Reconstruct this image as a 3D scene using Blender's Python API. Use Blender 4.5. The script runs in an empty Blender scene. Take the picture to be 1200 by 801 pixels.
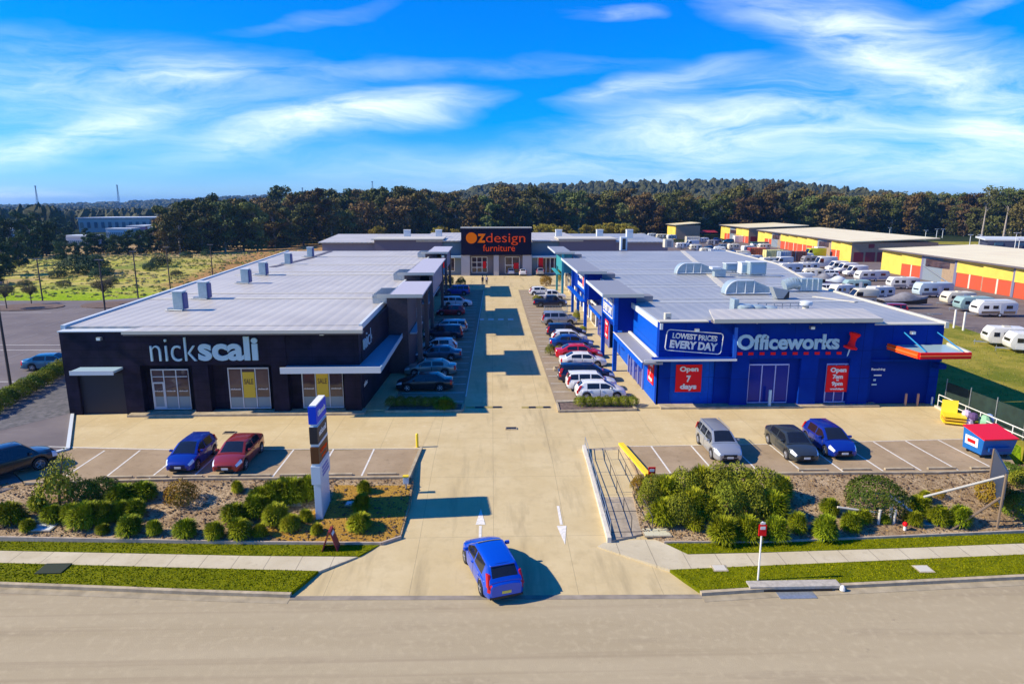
import bpy, bmesh, math, random
from mathutils import Vector, Matrix
R = math.radians
C = bpy.context.scene.collection
rnd = random.Random(7)

# ------------------------------------------------------------------ camera, sky, sun, exposure
F, EYE, YH, VPX = 780.0, 15.5, 238.0, 576.0
PITCH = math.atan((400.5 - YH) / F); YAW = math.atan((600 - VPX) / F * math.cos(PITCH))
cd = bpy.data.cameras.new('camera'); cam = bpy.data.objects.new('camera', cd); C.objects.link(cam)
cam.location = (0, 0, EYE); cam.rotation_euler = (R(90) - PITCH, 0, -YAW)
cd.sensor_width = 36; cd.lens = F / 1200 * 36; cd.clip_start = .3; cd.clip_end = 12000
bpy.context.scene.camera = cam
SUN_EL, SUN_FROM = 35.5, 3.5          # sun stands due left, a touch to the camera's side
SKY_STRENGTH, SKY_SAT, SKY_VAL = .12, 1.25, 1.0
EXPOSURE = 0.6
w = bpy.data.worlds.new("World"); bpy.context.scene.world = w; w.use_nodes = True
nt = w.node_tree; nt.nodes.clear()
def N(t, **k):
    n = nt.nodes.new(t)
    for a, b in k.items(): setattr(n, a, b)
    return n
def LK(a, b): nt.links.new(a, b)
def make_sky():
    sky = N('ShaderNodeTexSky', sky_type='NISHITA', sun_disc=False)
    sky.sun_elevation = R(SUN_EL); sky.sun_rotation = R(-90 - SUN_FROM)
    sky.air_density = 1.0; sky.dust_density = .35; sky.ozone_density = 2.2
    hs = N('ShaderNodeHueSaturation'); hs.inputs['Saturation'].default_value = SKY_SAT; hs.inputs['Value'].default_value = SKY_VAL
    tint = N('ShaderNodeMix', data_type='RGBA', blend_type='MULTIPLY'); tint.inputs['Factor'].default_value = 1; tint.inputs['B'].default_value = (.42, .67, 1.22, 1)
    LK(sky.outputs[0], tint.inputs['A']); LK(tint.outputs['Result'], hs.inputs['Color'])
    tc = N('ShaderNodeTexCoord'); sep = N('ShaderNodeSeparateXYZ'); LK(tc.outputs['Generated'], sep.inputs[0])
    ay = N('ShaderNodeMath', operation='ABSOLUTE'); LK(sep.outputs[1], ay.inputs[0])
    my = N('ShaderNodeMath', operation='MAXIMUM'); LK(ay.outputs[0], my.inputs[0]); my.inputs[1].default_value = .08
    dx = N('ShaderNodeMath', operation='DIVIDE'); LK(sep.outputs[0], dx.inputs[0]); LK(my.outputs[0], dx.inputs[1])
    dz = N('ShaderNodeMath', operation='DIVIDE'); LK(sep.outputs[2], dz.inputs[0]); LK(my.outputs[0], dz.inputs[1])
    cb = N('ShaderNodeCombineXYZ'); LK(dx.outputs[0], cb.inputs[0]); LK(dz.outputs[0], cb.inputs[1])
    # warp the streaks
    wn = N('ShaderNodeTexNoise'); wn.inputs['Scale'].default_value = 3.0; wn.inputs['Detail'].default_value = 4
    mp0 = N('ShaderNodeMapping'); mp0.inputs['Scale'].default_value = (1, 2.5, 1); LK(cb.outputs[0], mp0.inputs[0]); LK(mp0.outputs[0], wn.inputs['Vector'])
    sb = N('ShaderNodeVectorMath', operation='SUBTRACT'); LK(wn.outputs['Color'], sb.inputs[0]); sb.inputs[1].default_value = (.5, .5, .5)
    sc = N('ShaderNodeVectorMath', operation='MULTIPLY'); LK(sb.outputs[0], sc.inputs[0]); sc.inputs[1].default_value = (.26, .08, 0)
    ad = N('ShaderNodeVectorMath', operation='ADD'); LK(cb.outputs[0], ad.inputs[0]); LK(sc.outputs[0], ad.inputs[1])
    P = ad.outputs[0]
    blobs = [(20, 14, 150, 26, 8, .9), (232, 112, 75, 20, 0, .75), (455, 143, 150, 22, 6, .85), (330, 168, 190, 26, 10, .6), (90, 178, 170, 28, 12, .8),
             (60, 120, 230, 70, 0, .45), (300, 130, 280, 60, 0, .35), (560, 200, 250, 28, 0, .5), (0, 238, 120, 14, 0, .9), (1120, 105, 210, 60, -14, .95),
             (950, 48, 150, 42, -8, .85), (880, 140, 210, 62, 8, .7), (1130, 168, 210, 40, 4, .95), (700, 40, 70, 9, 2, .6), (745, 112, 110, 18, 14, .6),
             (1160, 15, 120, 14, 14, .55), (800, 170, 260, 40, 4, .55), (1010, 205, 330, 26, 0, .45), (560, 95, 260, 16, 2, .25), (380, 50, 120, 10, 8, .2),
             (1060, 218, 500, 22, 0, .22), (250, 228, 600, 18, 0, .12)]
    acc = None
    for u, v, ru, rv, rot, a in blobs:
        m = N('ShaderNodeMapping', vector_type='TEXTURE'); m.inputs['Location'].default_value = ((u - VPX) / F, (YH - v) / F * 1.03, 0)
        m.inputs['Rotation'].default_value = (0, 0, R(rot)); m.inputs['Scale'].default_value = (ru / F, rv / F, 1); LK(P, m.inputs[0])
        ln = N('ShaderNodeVectorMath', operation='LENGTH'); LK(m.outputs[0], ln.inputs[0])
        mr = N('ShaderNodeMapRange', interpolation_type='SMOOTHSTEP'); LK(ln.outputs['Value'], mr.inputs[0])
        mr.inputs[1].default_value = 0.05; mr.inputs[2].default_value = 1.25; mr.inputs[3].default_value = a; mr.inputs[4].default_value = 0
        if acc is None: acc = mr.outputs[0]
        else:
            s = N('ShaderNodeMath', operation='ADD'); LK(acc, s.inputs[0]); LK(mr.outputs[0], s.inputs[1]); acc = s.outputs[0]
    fn = N('ShaderNodeTexNoise'); fn.inputs['Scale'].default_value = 5.5; fn.inputs['Detail'].default_value = 12; fn.inputs['Roughness'].default_value = .64; fn.inputs['Distortion'].default_value = .45
    mp = N('ShaderNodeMapping'); mp.inputs['Scale'].default_value = (.8, 4.6, 1); mp.inputs['Rotation'].default_value = (0, 0, R(-9)); LK(P, mp.inputs[0]); LK(mp.outputs[0], fn.inputs['Vector'])
    fr = N('ShaderNodeMapRange'); LK(fn.outputs['Fac'], fr.inputs[0]); fr.inputs[1].default_value = .34; fr.inputs[2].default_value = .66; fr.inputs[3].default_value = .18; fr.inputs[4].default_value = 1.15
    mu = N('ShaderNodeMath', operation='MULTIPLY'); LK(acc, mu.inputs[0]); LK(fr.outputs[0], mu.inputs[1])
    cl = N('ShaderNodeMapRange'); LK(mu.outputs[0], cl.inputs[0]); cl.inputs[1].default_value = .03; cl.inputs[2].default_value = 1.25; cl.inputs[3].default_value = 0; cl.inputs[4].default_value = .82
    mx = N('ShaderNodeMix', data_type='RGBA'); LK(cl.outputs[0], mx.inputs['Factor']); LK(hs.outputs[0], mx.inputs['A']); mx.inputs['B'].default_value = (7.2, 7.9, 8.8, 1)
    bg = N('ShaderNodeBackground'); bg.inputs['Strength'].default_value = SKY_STRENGTH; LK(mx.outputs['Result'], bg.inputs['Color'])
    out = N('ShaderNodeOutputWorld'); LK(bg.outputs[0], out.inputs['Surface'])
make_sky()
sl = bpy.data.lights.new('sun', 'SUN'); sl.energy = 4.7; sl.angle = R(.55); sl.color = (1, .885, .66)
so = bpy.data.objects.new('sun', sl); C.objects.link(so)
sd = Vector((-math.cos(R(SUN_EL)) * math.cos(R(SUN_FROM)), -math.cos(R(SUN_EL)) * math.sin(R(SUN_FROM)), math.sin(R(SUN_EL))))
so.rotation_euler = sd.to_track_quat('Z', 'Y').to_euler(); so.location = (-60, -10, 60)
vs = bpy.context.scene.view_settings; vs.view_transform = 'Standard'; vs.look = 'None'; vs.gamma = 1; vs.exposure = EXPOSURE
bpy.context.scene.render.resolution_x = 1024; bpy.context.scene.render.resolution_y = 683
cy = bpy.context.scene.cycles; cy.max_bounces = 6; cy.transparent_max_bounces = 6; cy.volume_bounces = 0

# ------------------------------------------------------------------ survey: from a point of the photograph to metres on a plane
LOOK = Vector((math.sin(YAW) * math.cos(PITCH), math.cos(YAW) * math.cos(PITCH), -math.sin(PITCH)))
RGT = Vector((math.cos(YAW), -math.sin(YAW), 0)); UPV = RGT.cross(LOOK); EYEV = Vector((0, 0, EYE))
def ray(u, v): return LOOK * F + RGT * (u - 600) - UPV * (v - 400.5)
def G(u, v, z=0.0):
    d = ray(u, v); p = EYEV + d * ((z - EYE) / d.z); return (p.x, p.y)
def GZ(u, v, zf):
    z = 0
    for _ in range(12): p = G(u, v, z); z = zf(p[1])
    return (p[0], p[1], z)
def onY(u, v, y):
    d = ray(u, v); p = EYEV + d * (y / d.y); return (p.x, p.z)
def zat(x, y, v):
    lo, hi = -5, 80
    for _ in range(50):
        m = (lo + hi) / 2; q = Vector((x, y, m)) - EYEV
        if 400.5 - F * q.dot(UPV) / q.dot(LOOK) > v: lo = m
        else: hi = m
    return lo
def lerp(a, b, t): return a + (b - a) * t
def prof(knots):
    def f(y):
        if y <= knots[0][0]: return knots[0][1]
        for (a, b), (c, d) in zip(knots, knots[1:]):
            if y <= c: return lerp(b, d, (y - a) / (c - a))
        return knots[-1][1]
    f.k = [k[0] for k in knots]; return f
DRIVE = prof([(26.4, -.94), (29.5, -.83), (38.5, 0)])
GARD = prof([(29.6, -.78), (31.0, -.62), (35.6, -.02)])
VERGE = prof([(0, -.80), (1, -.80)]); STREET = prof([(0, -.95), (1, -.95)]); FLAT = prof([(0, 0), (1, 0)])

# ------------------------------------------------------------------ materials
M = {}
def mat(name, col, rough=.6, metal=0, *, joints=None, noise=0, nscale=5, col2=None, bump=0, bscale=40, spec=None, coat=0, objrand=0, detail=5, emit=None, stretch=None):
    if name in M: return M[name]
    m = bpy.data.materials.new(name); m.use_nodes = True; t = m.node_tree; b = t.nodes['Principled BSDF']
    b.inputs['Base Color'].default_value = (*col, 1); b.inputs['Roughness'].default_value = rough; b.inputs['Metallic'].default_value = metal
    if spec is not None: b.inputs['Specular IOR Level'].default_value = spec
    if coat: b.inputs['Coat Weight'].default_value = coat; b.inputs['Coat Roughness'].default_value = .05
    src = None
    tc = t.nodes.new('ShaderNodeTexCoord'); vec = tc.outputs['Object']
    if stretch:
        mp = t.nodes.new('ShaderNodeMapping'); mp.inputs['Scale'].default_value = stretch; t.links.new(vec, mp.inputs[0]); vec = mp.outputs[0]
    if noise or col2:
        n = t.nodes.new('ShaderNodeTexNoise'); n.inputs['Scale'].default_value = nscale; n.inputs['Detail'].default_value = detail; n.inputs['Roughness'].default_value = .6
        t.links.new(vec, n.inputs['Vector'])
        r = t.nodes.new('ShaderNodeMapRange'); t.links.new(n.outputs['Fac'], r.inputs[0]); r.inputs[1].default_value = .32; r.inputs[2].default_value = .68
        mx = t.nodes.new('ShaderNodeMix'); mx.data_type = 'RGBA'; t.links.new(r.outputs[0], mx.inputs['Factor'])
        c2 = col2 if col2 else tuple(min(1, c * (1 + noise)) for c in col); c1 = col if col2 else tuple(c * (1 - noise) for c in col)
        mx.inputs['A'].default_value = (*c1, 1); mx.inputs['B'].default_value = (*c2, 1); src = mx.outputs['Result']
    if joints:
        sp = t.nodes.new('ShaderNodeSeparateXYZ'); t.links.new(tc.outputs['Object'], sp.inputs[0]); ad = t.nodes.new('ShaderNodeMath'); ad.operation = 'ADD'; t.links.new(sp.outputs[0], ad.inputs[0]); t.links.new(sp.outputs[1], ad.inputs[1])
        cb = t.nodes.new('ShaderNodeCombineXYZ'); t.links.new(ad.outputs[0], cb.inputs[0]); t.links.new(sp.outputs[2], cb.inputs[1])
        br = t.nodes.new('ShaderNodeTexBrick'); br.offset = 0; br.inputs['Scale'].default_value = 1; br.inputs['Brick Width'].default_value = joints[0]; br.inputs['Row Height'].default_value = joints[1]; br.inputs['Mortar Size'].default_value = .02; t.links.new(cb.outputs[0], br.inputs['Vector'])
        mm = t.nodes.new('ShaderNodeMath'); mm.operation = 'MULTIPLY'; mm.inputs[1].default_value = .45; t.links.new(br.outputs['Fac'], mm.inputs[0]); mx = t.nodes.new('ShaderNodeMix'); mx.data_type = 'RGBA'; t.links.new(mm.outputs[0], mx.inputs['Factor'])
        if src: t.links.new(src, mx.inputs['A'])
        else: mx.inputs['A'].default_value = (*col, 1)
        mx.inputs['B'].default_value = (.0, .0, .01, 1); src = mx.outputs['Result']
    if objrand:
        oi = t.nodes.new('ShaderNodeObjectInfo'); hs = t.nodes.new('ShaderNodeHueSaturation'); rr = t.nodes.new('ShaderNodeMapRange')
        t.links.new(oi.outputs['Random'], rr.inputs[0]); rr.inputs[3].default_value = 1 - objrand; rr.inputs[4].default_value = 1 + objrand
        t.links.new(rr.outputs[0], hs.inputs['Value'])
        r2 = t.nodes.new('ShaderNodeMapRange'); mt = t.nodes.new('ShaderNodeMath'); mt.operation = 'FRACT'; m3 = t.nodes.new('ShaderNodeMath'); m3.operation = 'MULTIPLY'; m3.inputs[1].default_value = 7.13
        t.links.new(oi.outputs['Random'], m3.inputs[0]); t.links.new(m3.outputs[0], mt.inputs[0]); t.links.new(mt.outputs[0], r2.inputs[0])
        r2.inputs[3].default_value = .5 - objrand * .09; r2.inputs[4].default_value = .5 + objrand * .05; t.links.new(r2.outputs[0], hs.inputs['Hue'])
        if src: t.links.new(src, hs.inputs['Color'])
        else: hs.inputs['Color'].default_value = (*col, 1)
        src = hs.outputs[0]
    if src: t.links.new(src, b.inputs['Base Color'])
    if bump:
        n = t.nodes.new('ShaderNodeTexNoise'); n.inputs['Scale'].default_value = bscale; n.inputs['Detail'].default_value = 4; t.links.new(tc.outputs['Object'], n.inputs['Vector'])
        bp = t.nodes.new('ShaderNodeBump'); bp.inputs['Strength'].default_value = bump; bp.inputs['Distance'].default_value = .03; t.links.new(n.outputs['Fac'], bp.inputs['Height']); t.links.new(bp.outputs[0], b.inputs['Normal'])
    if emit: b.inputs['Emission Color'].default_value = (*emit[0], 1); b.inputs['Emission Strength'].default_value = emit[1]
    M[name] = m; return m
def ground_mat(name, cols, scales, weights=None, bump=.3, bscale=8, rough=.9, joints=None, stain=None, jointcol=None, jstr=.5):
    """layered noise ground: cols = base, then (colour) mixed over by noises of the given scales"""
    m = bpy.data.materials.new(name); m.use_nodes = True; t = m.node_tree; b = t.nodes['Principled BSDF']; b.inputs['Roughness'].default_value = rough; b.inputs['Specular IOR Level'].default_value = .08
    tc = t.nodes.new('ShaderNodeTexCoord'); src = None
    for i, c in enumerate(cols[1:]):
        n = t.nodes.new('ShaderNodeTexNoise'); s = scales[i]
        if isinstance(s, tuple):
            mp = t.nodes.new('ShaderNodeMapping'); mp.inputs['Scale'].default_value = (s[0], s[1], 1); t.links.new(tc.outputs['Object'], mp.inputs[0]); t.links.new(mp.outputs[0], n.inputs['Vector']); n.inputs['Scale'].default_value = 1
        else: n.inputs['Scale'].default_value = s; t.links.new(tc.outputs['Object'], n.inputs['Vector'])
        n.inputs['Detail'].default_value = 6; n.inputs['Roughness'].default_value = .62
        r = t.nodes.new('ShaderNodeMapRange'); t.links.new(n.outputs['Fac'], r.inputs[0]); wd = weights[i] if weights else (.42, .62)
        r.inputs[1].default_value = wd[0]; r.inputs[2].default_value = wd[1]
        mx = t.nodes.new('ShaderNodeMix'); mx.data_type = 'RGBA'; t.links.new(r.outputs[0], mx.inputs['Factor'])
        if src: t.links.new(src, mx.inputs['A'])
        else: mx.inputs['A'].default_value = (*cols[0], 1)
        mx.inputs['B'].default_value = (*c, 1); src = mx.outputs['Result']
    if joints:
        br = t.nodes.new('ShaderNodeTexBrick'); br.offset = 0; br.inputs['Scale'].default_value = 1; br.inputs['Brick Width'].default_value = joints[0]; br.inputs['Row Height'].default_value = joints[1]; br.inputs['Mortar Size'].default_value = joints[2]
        br.inputs['Mortar Smooth'].default_value = .3
        t.links.new(tc.outputs['Object'], br.inputs['Vector'])
        mm = t.nodes.new('ShaderNodeMath'); mm.operation = 'MULTIPLY'; t.links.new(br.outputs['Fac'], mm.inputs[0]); mm.inputs[1].default_value = jstr
        mx = t.nodes.new('ShaderNodeMix'); mx.data_type = 'RGBA'; t.links.new(mm.outputs[0], mx.inputs['Factor']); t.links.new(src, mx.inputs['A']); mx.inputs['B'].default_value = (*(jointcol or (.12, .1, .08)), 1); src = mx.outputs['Result']
    t.links.new(src, b.inputs['Base Color'])
    n = t.nodes.new('ShaderNodeTexNoise'); n.inputs['Scale'].default_value = bscale; n.inputs['Detail'].default_value = 5; t.links.new(tc.outputs['Object'], n.inputs['Vector'])
    bp = t.nodes.new('ShaderNodeBump'); bp.inputs['Strength'].default_value = bump; bp.inputs['Distance'].default_value = .05; t.links.new(n.outputs['Fac'], bp.inputs['Height']); t.links.new(bp.outputs[0], b.inputs['Normal'])
    M[name] = m; return m
m_conc = ground_mat('concrete paving', [(.53, .41, .215), (.59, .47, .26), (.42, .33, .18), (.63, .52, .32)], [.35, (.9, .12), 2.2], [(.4, .62), (.58, .78), (.55, .8)], joints=(3.65, 4.6, .012), bump=.12)
m_drive = ground_mat('driveway concrete', [(.53, .415, .22), (.59, .475, .27), (.36, .285, .16), (.47, .37, .20)], [.3, (.9, .10), 1.4], [(.4, .65), (.54, .74), (.5, .8)], joints=(3.65, 6.1, .012), bump=.12)
m_street = ground_mat('worn asphalt street', [(.37, .30, .185), (.42, .345, .22), (.30, .24, .155), (.45, .37, .235), (.31, .245, .155), (.26, .21, .14)], [(.05, .5), (.12, .9), 3.0, (.012, 1.3), .9], [(.35, .65), (.58, .8), (.5, .75), (.54, .7), (.68, .76)], bump=.25, bscale=30)
m_bay = ground_mat('brown grey asphalt', [(.32, .235, .145), (.38, .285, .18), (.22, .165, .10)], [.5, 2.4], [(.4, .62), (.55, .8)], bump=.25, bscale=25)
m_aisle = ground_mat('asphalt of aisle bays', [(.28, .22, .15), (.33, .26, .18), (.20, .16, .11)], [.5, 2.4], [(.4, .62), (.55, .8)], bump=.25, bscale=25)
m_lot = ground_mat('old asphalt car park', [(.155, .135, .135), (.19, .165, .16), (.24, .21, .20)], [.2, (.25, 1.3)], [(.4, .62), (.55, .78)], bump=.25, bscale=12)
m_yard = ground_mat('yard gravel asphalt', [(.15, .12, .115), (.20, .165, .15), (.30, .25, .2)], [.3, .8], [(.4, .62), (.6, .8)], bump=.3)
m_grass = ground_mat('mown grass', [(.13, .15, .0), (.19, .20, .002), (.09, .11, .0), (.24, .20, .01)], [1.3, 7, .35], [(.4, .6), (.45, .7), (.6, .8)], bump=.8, bscale=30)
m_grass2 = ground_mat('dry grass', [(.24, .22, .025), (.32, .26, .04), (.14, .16, .012), (.40, .32, .10)], [.5, .12, 2.2], [(.4, .6), (.5, .62), (.6, .75)], bump=.8, bscale=10)
m_mulch = ground_mat('bark mulch', [(.16, .10, .05), (.28, .19, .10), (.07, .04, .02), (.34, .25, .15)], [9, 22, 40], [(.35, .65), (.5, .6), (.55, .65)], bump=1, bscale=28)
m_mulch2 = ground_mat('golden mulch', [(.38, .20, .03), (.50, .29, .05), (.18, .09, .02), (.6, .4, .1)], [6, 18, 36], [(.35, .65), (.5, .6), (.56, .66)], bump=1, bscale=28)
m_mulch3 = ground_mat('pale wood chip', [(.36, .255, .145), (.50, .37, .22), (.16, .10, .05), (.66, .53, .36), (.22, .14, .07)], [3, 9, 18, .45], [(.38, .62), (.48, .6), (.56, .64), (.42, .66)], bump=1, bscale=14)
m_path = ground_mat('footpath concrete', [(.50, .43, .29), (.57, .50, .35), (.40, .34, .23)], [.5, 3], [(.4, .62), (.55, .8)], joints=(1.5, 40, .02), jstr=.75, jointcol=(.2, .17, .13), bump=.1)
m_kerb = mat('kerb concrete', (.42, .345, .23), .9, spec=.05, noise=.25, nscale=2)
m_white = mat('white paint', (.78, .76, .7), .5)
m_cvw = mat('weathered caravan white', (.60, .59, .55), .5, col2=(.74, .73, .68), nscale=.8)
m_line = mat('road line paint', (.68, .65, .58), .7, noise=.18, nscale=6)
m_yellow = mat('yellow paint', (.85, .62, .02), .5)
m_frame = mat('pale blue grey aluminium frame', (.50, .56, .62), .35, .2)
m_glassdk = mat('dark shop glass', (.03, .02, .03), .06, col2=(.10, .06, .06), nscale=.55, spec=.7)
m_glass = mat('car glass', (.012, .014, .02), .06, spec=.8)
m_black = mat('black cladding', (.014, .010, .022), .6, noise=.35, nscale=.6, spec=.1)
m_blackpanel = mat('black roller shutter', (.010, .010, .022), .5)
m_ow = mat('shade toned blue wall', (.0, .028, .27), .75, joints=(2.7, 2.2), noise=.16, nscale=.7, spec=.08)  # front's shade put into the colour, darker than the sunlit side wall
m_owd = mat('shade toned blue recess wall', (.0, .022, .24), .7, spec=.1)  # same blue with recess shade put into the colour, doors and towers too
m_teal = mat('teal column paint', (.03, .30, .33), .5)
m_alu = mat('light blue grey letters', (.42, .62, .70), .4)
m_awn = mat('pale blue awning', (.35, .5, .58), .45)
m_steel = mat('galvanised steel', (.42, .45, .46), .35, .6, noise=.15, nscale=8)
m_duct = mat('galvanised duct', (.38, .47, .49), .4, .3, noise=.12, nscale=4)
m_greyw = mat('grey render', (.22, .22, .24), .7, noise=.12, nscale=1)
m_greyb = mat('brown grey fascia', (.13, .11, .115), .6)
m_cream = mat('cream flashing', (.58, .54, .44), .6)
m_roofw = mat('white roof flashing', (.62, .66, .66), .5)
m_rubber = mat('tyre rubber', (.015, .015, .017), .8)
m_rim = mat('alloy rim', (.45, .46, .48), .3, .7)
m_dark = mat('dark trim', (.012, .012, .015), .5)
m_red = mat('red sign paint', (.85, .008, .012), .5, spec=.15)
m_orange = mat('orange red sign paint', (1.0, .09, .012), .8, spec=.02)
m_or2 = mat('bright orange', (1.0, .19, .0), .8, spec=.02)
m_tail = mat('red lamp lens', (.45, .008, .012), .15)
m_head = mat('clear lamp lens', (.75, .8, .85), .08, coat=1)
m_plate = mat('number plate', (.75, .62, .1), .5)
m_platew = mat('white number plate', (.7, .7, .66), .5)
def roofmat(name, base, dark, pitch):
    m = bpy.data.materials.new(name); m.use_nodes = True; t = m.node_tree; b = t.nodes['Principled BSDF']; b.inputs['Roughness'].default_value = .45; b.inputs['Metallic'].default_value = 0; b.inputs['Specular IOR Level'].default_value = .3
    tc = t.nodes.new('ShaderNodeTexCoord'); wv = t.nodes.new('ShaderNodeTexWave'); wv.wave_type = 'BANDS'; wv.bands_direction = 'Y' if name.endswith('cross') else 'X'
    wv.inputs['Scale'].default_value = .314 / pitch; wv.inputs['Distortion'].default_value = 0; t.links.new(tc.outputs['Object'], wv.inputs['Vector'])
    n = t.nodes.new('ShaderNodeTexNoise'); n.inputs['Scale'].default_value = .16; n.inputs['Detail'].default_value = 7; t.links.new(tc.outputs['Object'], n.inputs['Vector'])
    r = t.nodes.new('ShaderNodeMapRange'); r.inputs[1].default_value = .35; r.inputs[2].default_value = .65; t.links.new(n.outputs['Fac'], r.inputs[0])
    mx = t.nodes.new('ShaderNodeMix'); mx.data_type = 'RGBA'; mx.inputs['A'].default_value = (*base, 1); mx.inputs['B'].default_value = (*dark, 1); t.links.new(r.outputs[0], mx.inputs['Factor'])
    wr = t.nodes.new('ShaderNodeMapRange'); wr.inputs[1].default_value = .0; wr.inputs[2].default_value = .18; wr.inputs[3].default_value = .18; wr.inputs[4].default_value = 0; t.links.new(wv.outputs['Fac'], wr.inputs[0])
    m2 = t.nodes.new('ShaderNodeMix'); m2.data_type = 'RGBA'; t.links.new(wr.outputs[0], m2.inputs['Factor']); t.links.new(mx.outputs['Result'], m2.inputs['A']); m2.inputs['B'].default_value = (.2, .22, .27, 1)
    t.links.new(m2.outputs['Result'], b.inputs['Base Color'])
    bp = t.nodes.new('ShaderNodeBump'); bp.inputs['Strength'].default_value = 0 if name.endswith('cross') else .35; bp.inputs['Distance'].default_value = .05; t.links.new(wv.outputs['Fac'], bp.inputs['Height']); t.links.new(bp.outputs[0], b.inputs['Normal'])
    M[name] = m; return m
m_roof = roofmat('ribbed steel roof', (.47, .435, .38), (.56, .52, .45), 1.0)
m_roofb = roofmat('ribbed steel roof blue grey', (.30, .315, .33), (.36, .37, .38), 1.0)
m_roofy = roofmat('cream steel roof cross', (.90, .78, .46), (.84, .70, .40), 3.0)

# ------------------------------------------------------------------ mesh helpers
class MB:
    def __init__(s): s.v = []; s.f = []
    def add(s, vs, fs):
        o = len(s.v); s.v += [tuple(p) for p in vs]; s.f += [tuple(i + o for i in f) for f in fs]; return s
    def box(s, x0, x1, y0, y1, z0, z1):
        return s.add([(x0, y0, z0), (x1, y0, z0), (x1, y1, z0), (x0, y1, z0), (x0, y0, z1), (x1, y0, z1), (x1, y1, z1), (x0, y1, z1)],
                     [(0, 3, 2, 1), (4, 5, 6, 7), (0, 1, 5, 4), (1, 2, 6, 5), (2, 3, 7, 6), (3, 0, 4, 7)])
    def cbox(s, c, d, rz=0):
        x, y, z = c; a, b, e = d[0] / 2, d[1] / 2, d[2] / 2; cs, sn = math.cos(rz), math.sin(rz)
        vs = [(x + X * cs - Y * sn, y + X * sn + Y * cs, z + Z) for Z in (-e, e) for X, Y in ((-a, -b), (a, -b), (a, b), (-a, b))]
        return s.add(vs, [(0, 3, 2, 1), (4, 5, 6, 7), (0, 1, 5, 4), (1, 2, 6, 5), (2, 3, 7, 6), (3, 0, 4, 7)])
    def prism(s, poly, z0, z1):
        n = len(poly); a = sum(poly[i][0] * poly[(i + 1) % n][1] - poly[(i + 1) % n][0] * poly[i][1] for i in range(n))
        if a < 0: poly = poly[::-1]
        g = (lambda z, i: z[i] if isinstance(z, (list, tuple)) else z)
        if a < 0 and isinstance(z1, (list, tuple)): z1 = list(z1)[::-1]
        vs = [(p[0], p[1], g(z0, i)) for i, p in enumerate(poly)] + [(p[0], p[1], g(z1, i)) for i, p in enumerate(poly)]
        return s.add(vs, [tuple(range(n))[::-1], tuple(range(n, 2 * n))] + [(i, (i + 1) % n, n + (i + 1) % n, n + i) for i in range(n)])
    def tube(s, p0, p1, r0, r1=None, n=8):
        p0, p1 = Vector(p0), Vector(p1); r1 = r0 if r1 is None else r1; d = (p1 - p0).normalized(); a = d.orthogonal().normalized(); b = d.cross(a)
        vs = [p0 + (a * math.cos(t) + b * math.sin(t)) * r0 for t in [2 * math.pi * i / n for i in range(n)]] + [p1 + (a * math.cos(t) + b * math.sin(t)) * r1 for t in [2 * math.pi * i / n for i in range(n)]]
        return s.add(vs, [tuple(range(n))[::-1], tuple(range(n, 2 * n))] + [(i, (i + 1) % n, n + (i + 1) % n, n + i) for i in range(n)])
    def lathe(s, prof_, c=(0, 0, 0), axis='z', n=20):
        vs = []; fs = []
        for r, h in prof_:
            for i in range(n):
                t = 2 * math.pi * i / n; a, b = r * math.cos(t), r * math.sin(t)
                q = (a, b, h) if axis == 'z' else ((a, h, b) if axis == 'y' else (h, a, b))
                vs.append((q[0] + c[0], q[1] + c[1], q[2] + c[2]))
        k = len(prof_)
        for j in range(k - 1):
            for i in range(n): fs.append((j * n + i, j * n + (i + 1) % n, (j + 1) * n + (i + 1) % n, (j + 1) * n + i))
        fs += [tuple(range(n))[::-1], tuple(range((k - 1) * n, k * n))]
        return s.add(vs, fs)
    def mesh(s, name, smooth=None, bevel=0):
        me = bpy.data.meshes.new(name); me.from_pydata(s.v, [], s.f)
        if bevel or smooth is not None:
            bm = bmesh.new(); bm.from_mesh(me)
            bmesh.ops.recalc_face_normals(bm, faces=bm.faces)
            if bevel: bmesh.ops.bevel(bm, geom=list(bm.edges), offset=bevel, segments=2, profile=.6, affect='EDGES', clamp_overlap=True)
            bm.to_mesh(me); bm.free()
        if smooth is not None:
            me.shade_smooth(); me.set_sharp_from_angle(angle=R(smooth))
        return me
    def build(s, name, m, parent=None, world=True, smooth=None, bevel=0):
        if parent is not None and world:
            off = root_loc(parent); s.v = [(x - off[0], y - off[1], z - off[2]) for x, y, z in s.v]
        return link(name, s.mesh(name, smooth, bevel), m, parent)
def root_loc(p):
    l = Vector((0, 0, 0))
    while p is not None: l += p.location; p = p.parent
    return l
def link(name, me, m, parent=None):
    o = bpy.data.objects.new(name, me); C.objects.link(o)
    if m is not None:
        if len(me.materials) == 0: me.materials.append(m)
        elif me.materials[0] is not m:
            o.material_slots[0].link = 'OBJECT'; o.material_slots[0].material = m
    if parent is not None: o.parent = parent
    return o
def thing(name, label, cat, loc=(0, 0, 0), rz=0, group=None):
    o = bpy.data.objects.new(name, None); C.objects.link(o); o.empty_display_size = .3
    o.location = loc; o.rotation_euler = (0, 0, rz); o['label'] = label; o['category'] = cat
    if group: o['group'] = group
    return o
def tag(o, label, cat, group=None, kind=None):
    o['label'] = label; o['category'] = cat
    if group: o['group'] = group
    if kind: o['kind'] = kind
    return o
def struct(o, kind='structure'): o['kind'] = kind; return o
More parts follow.
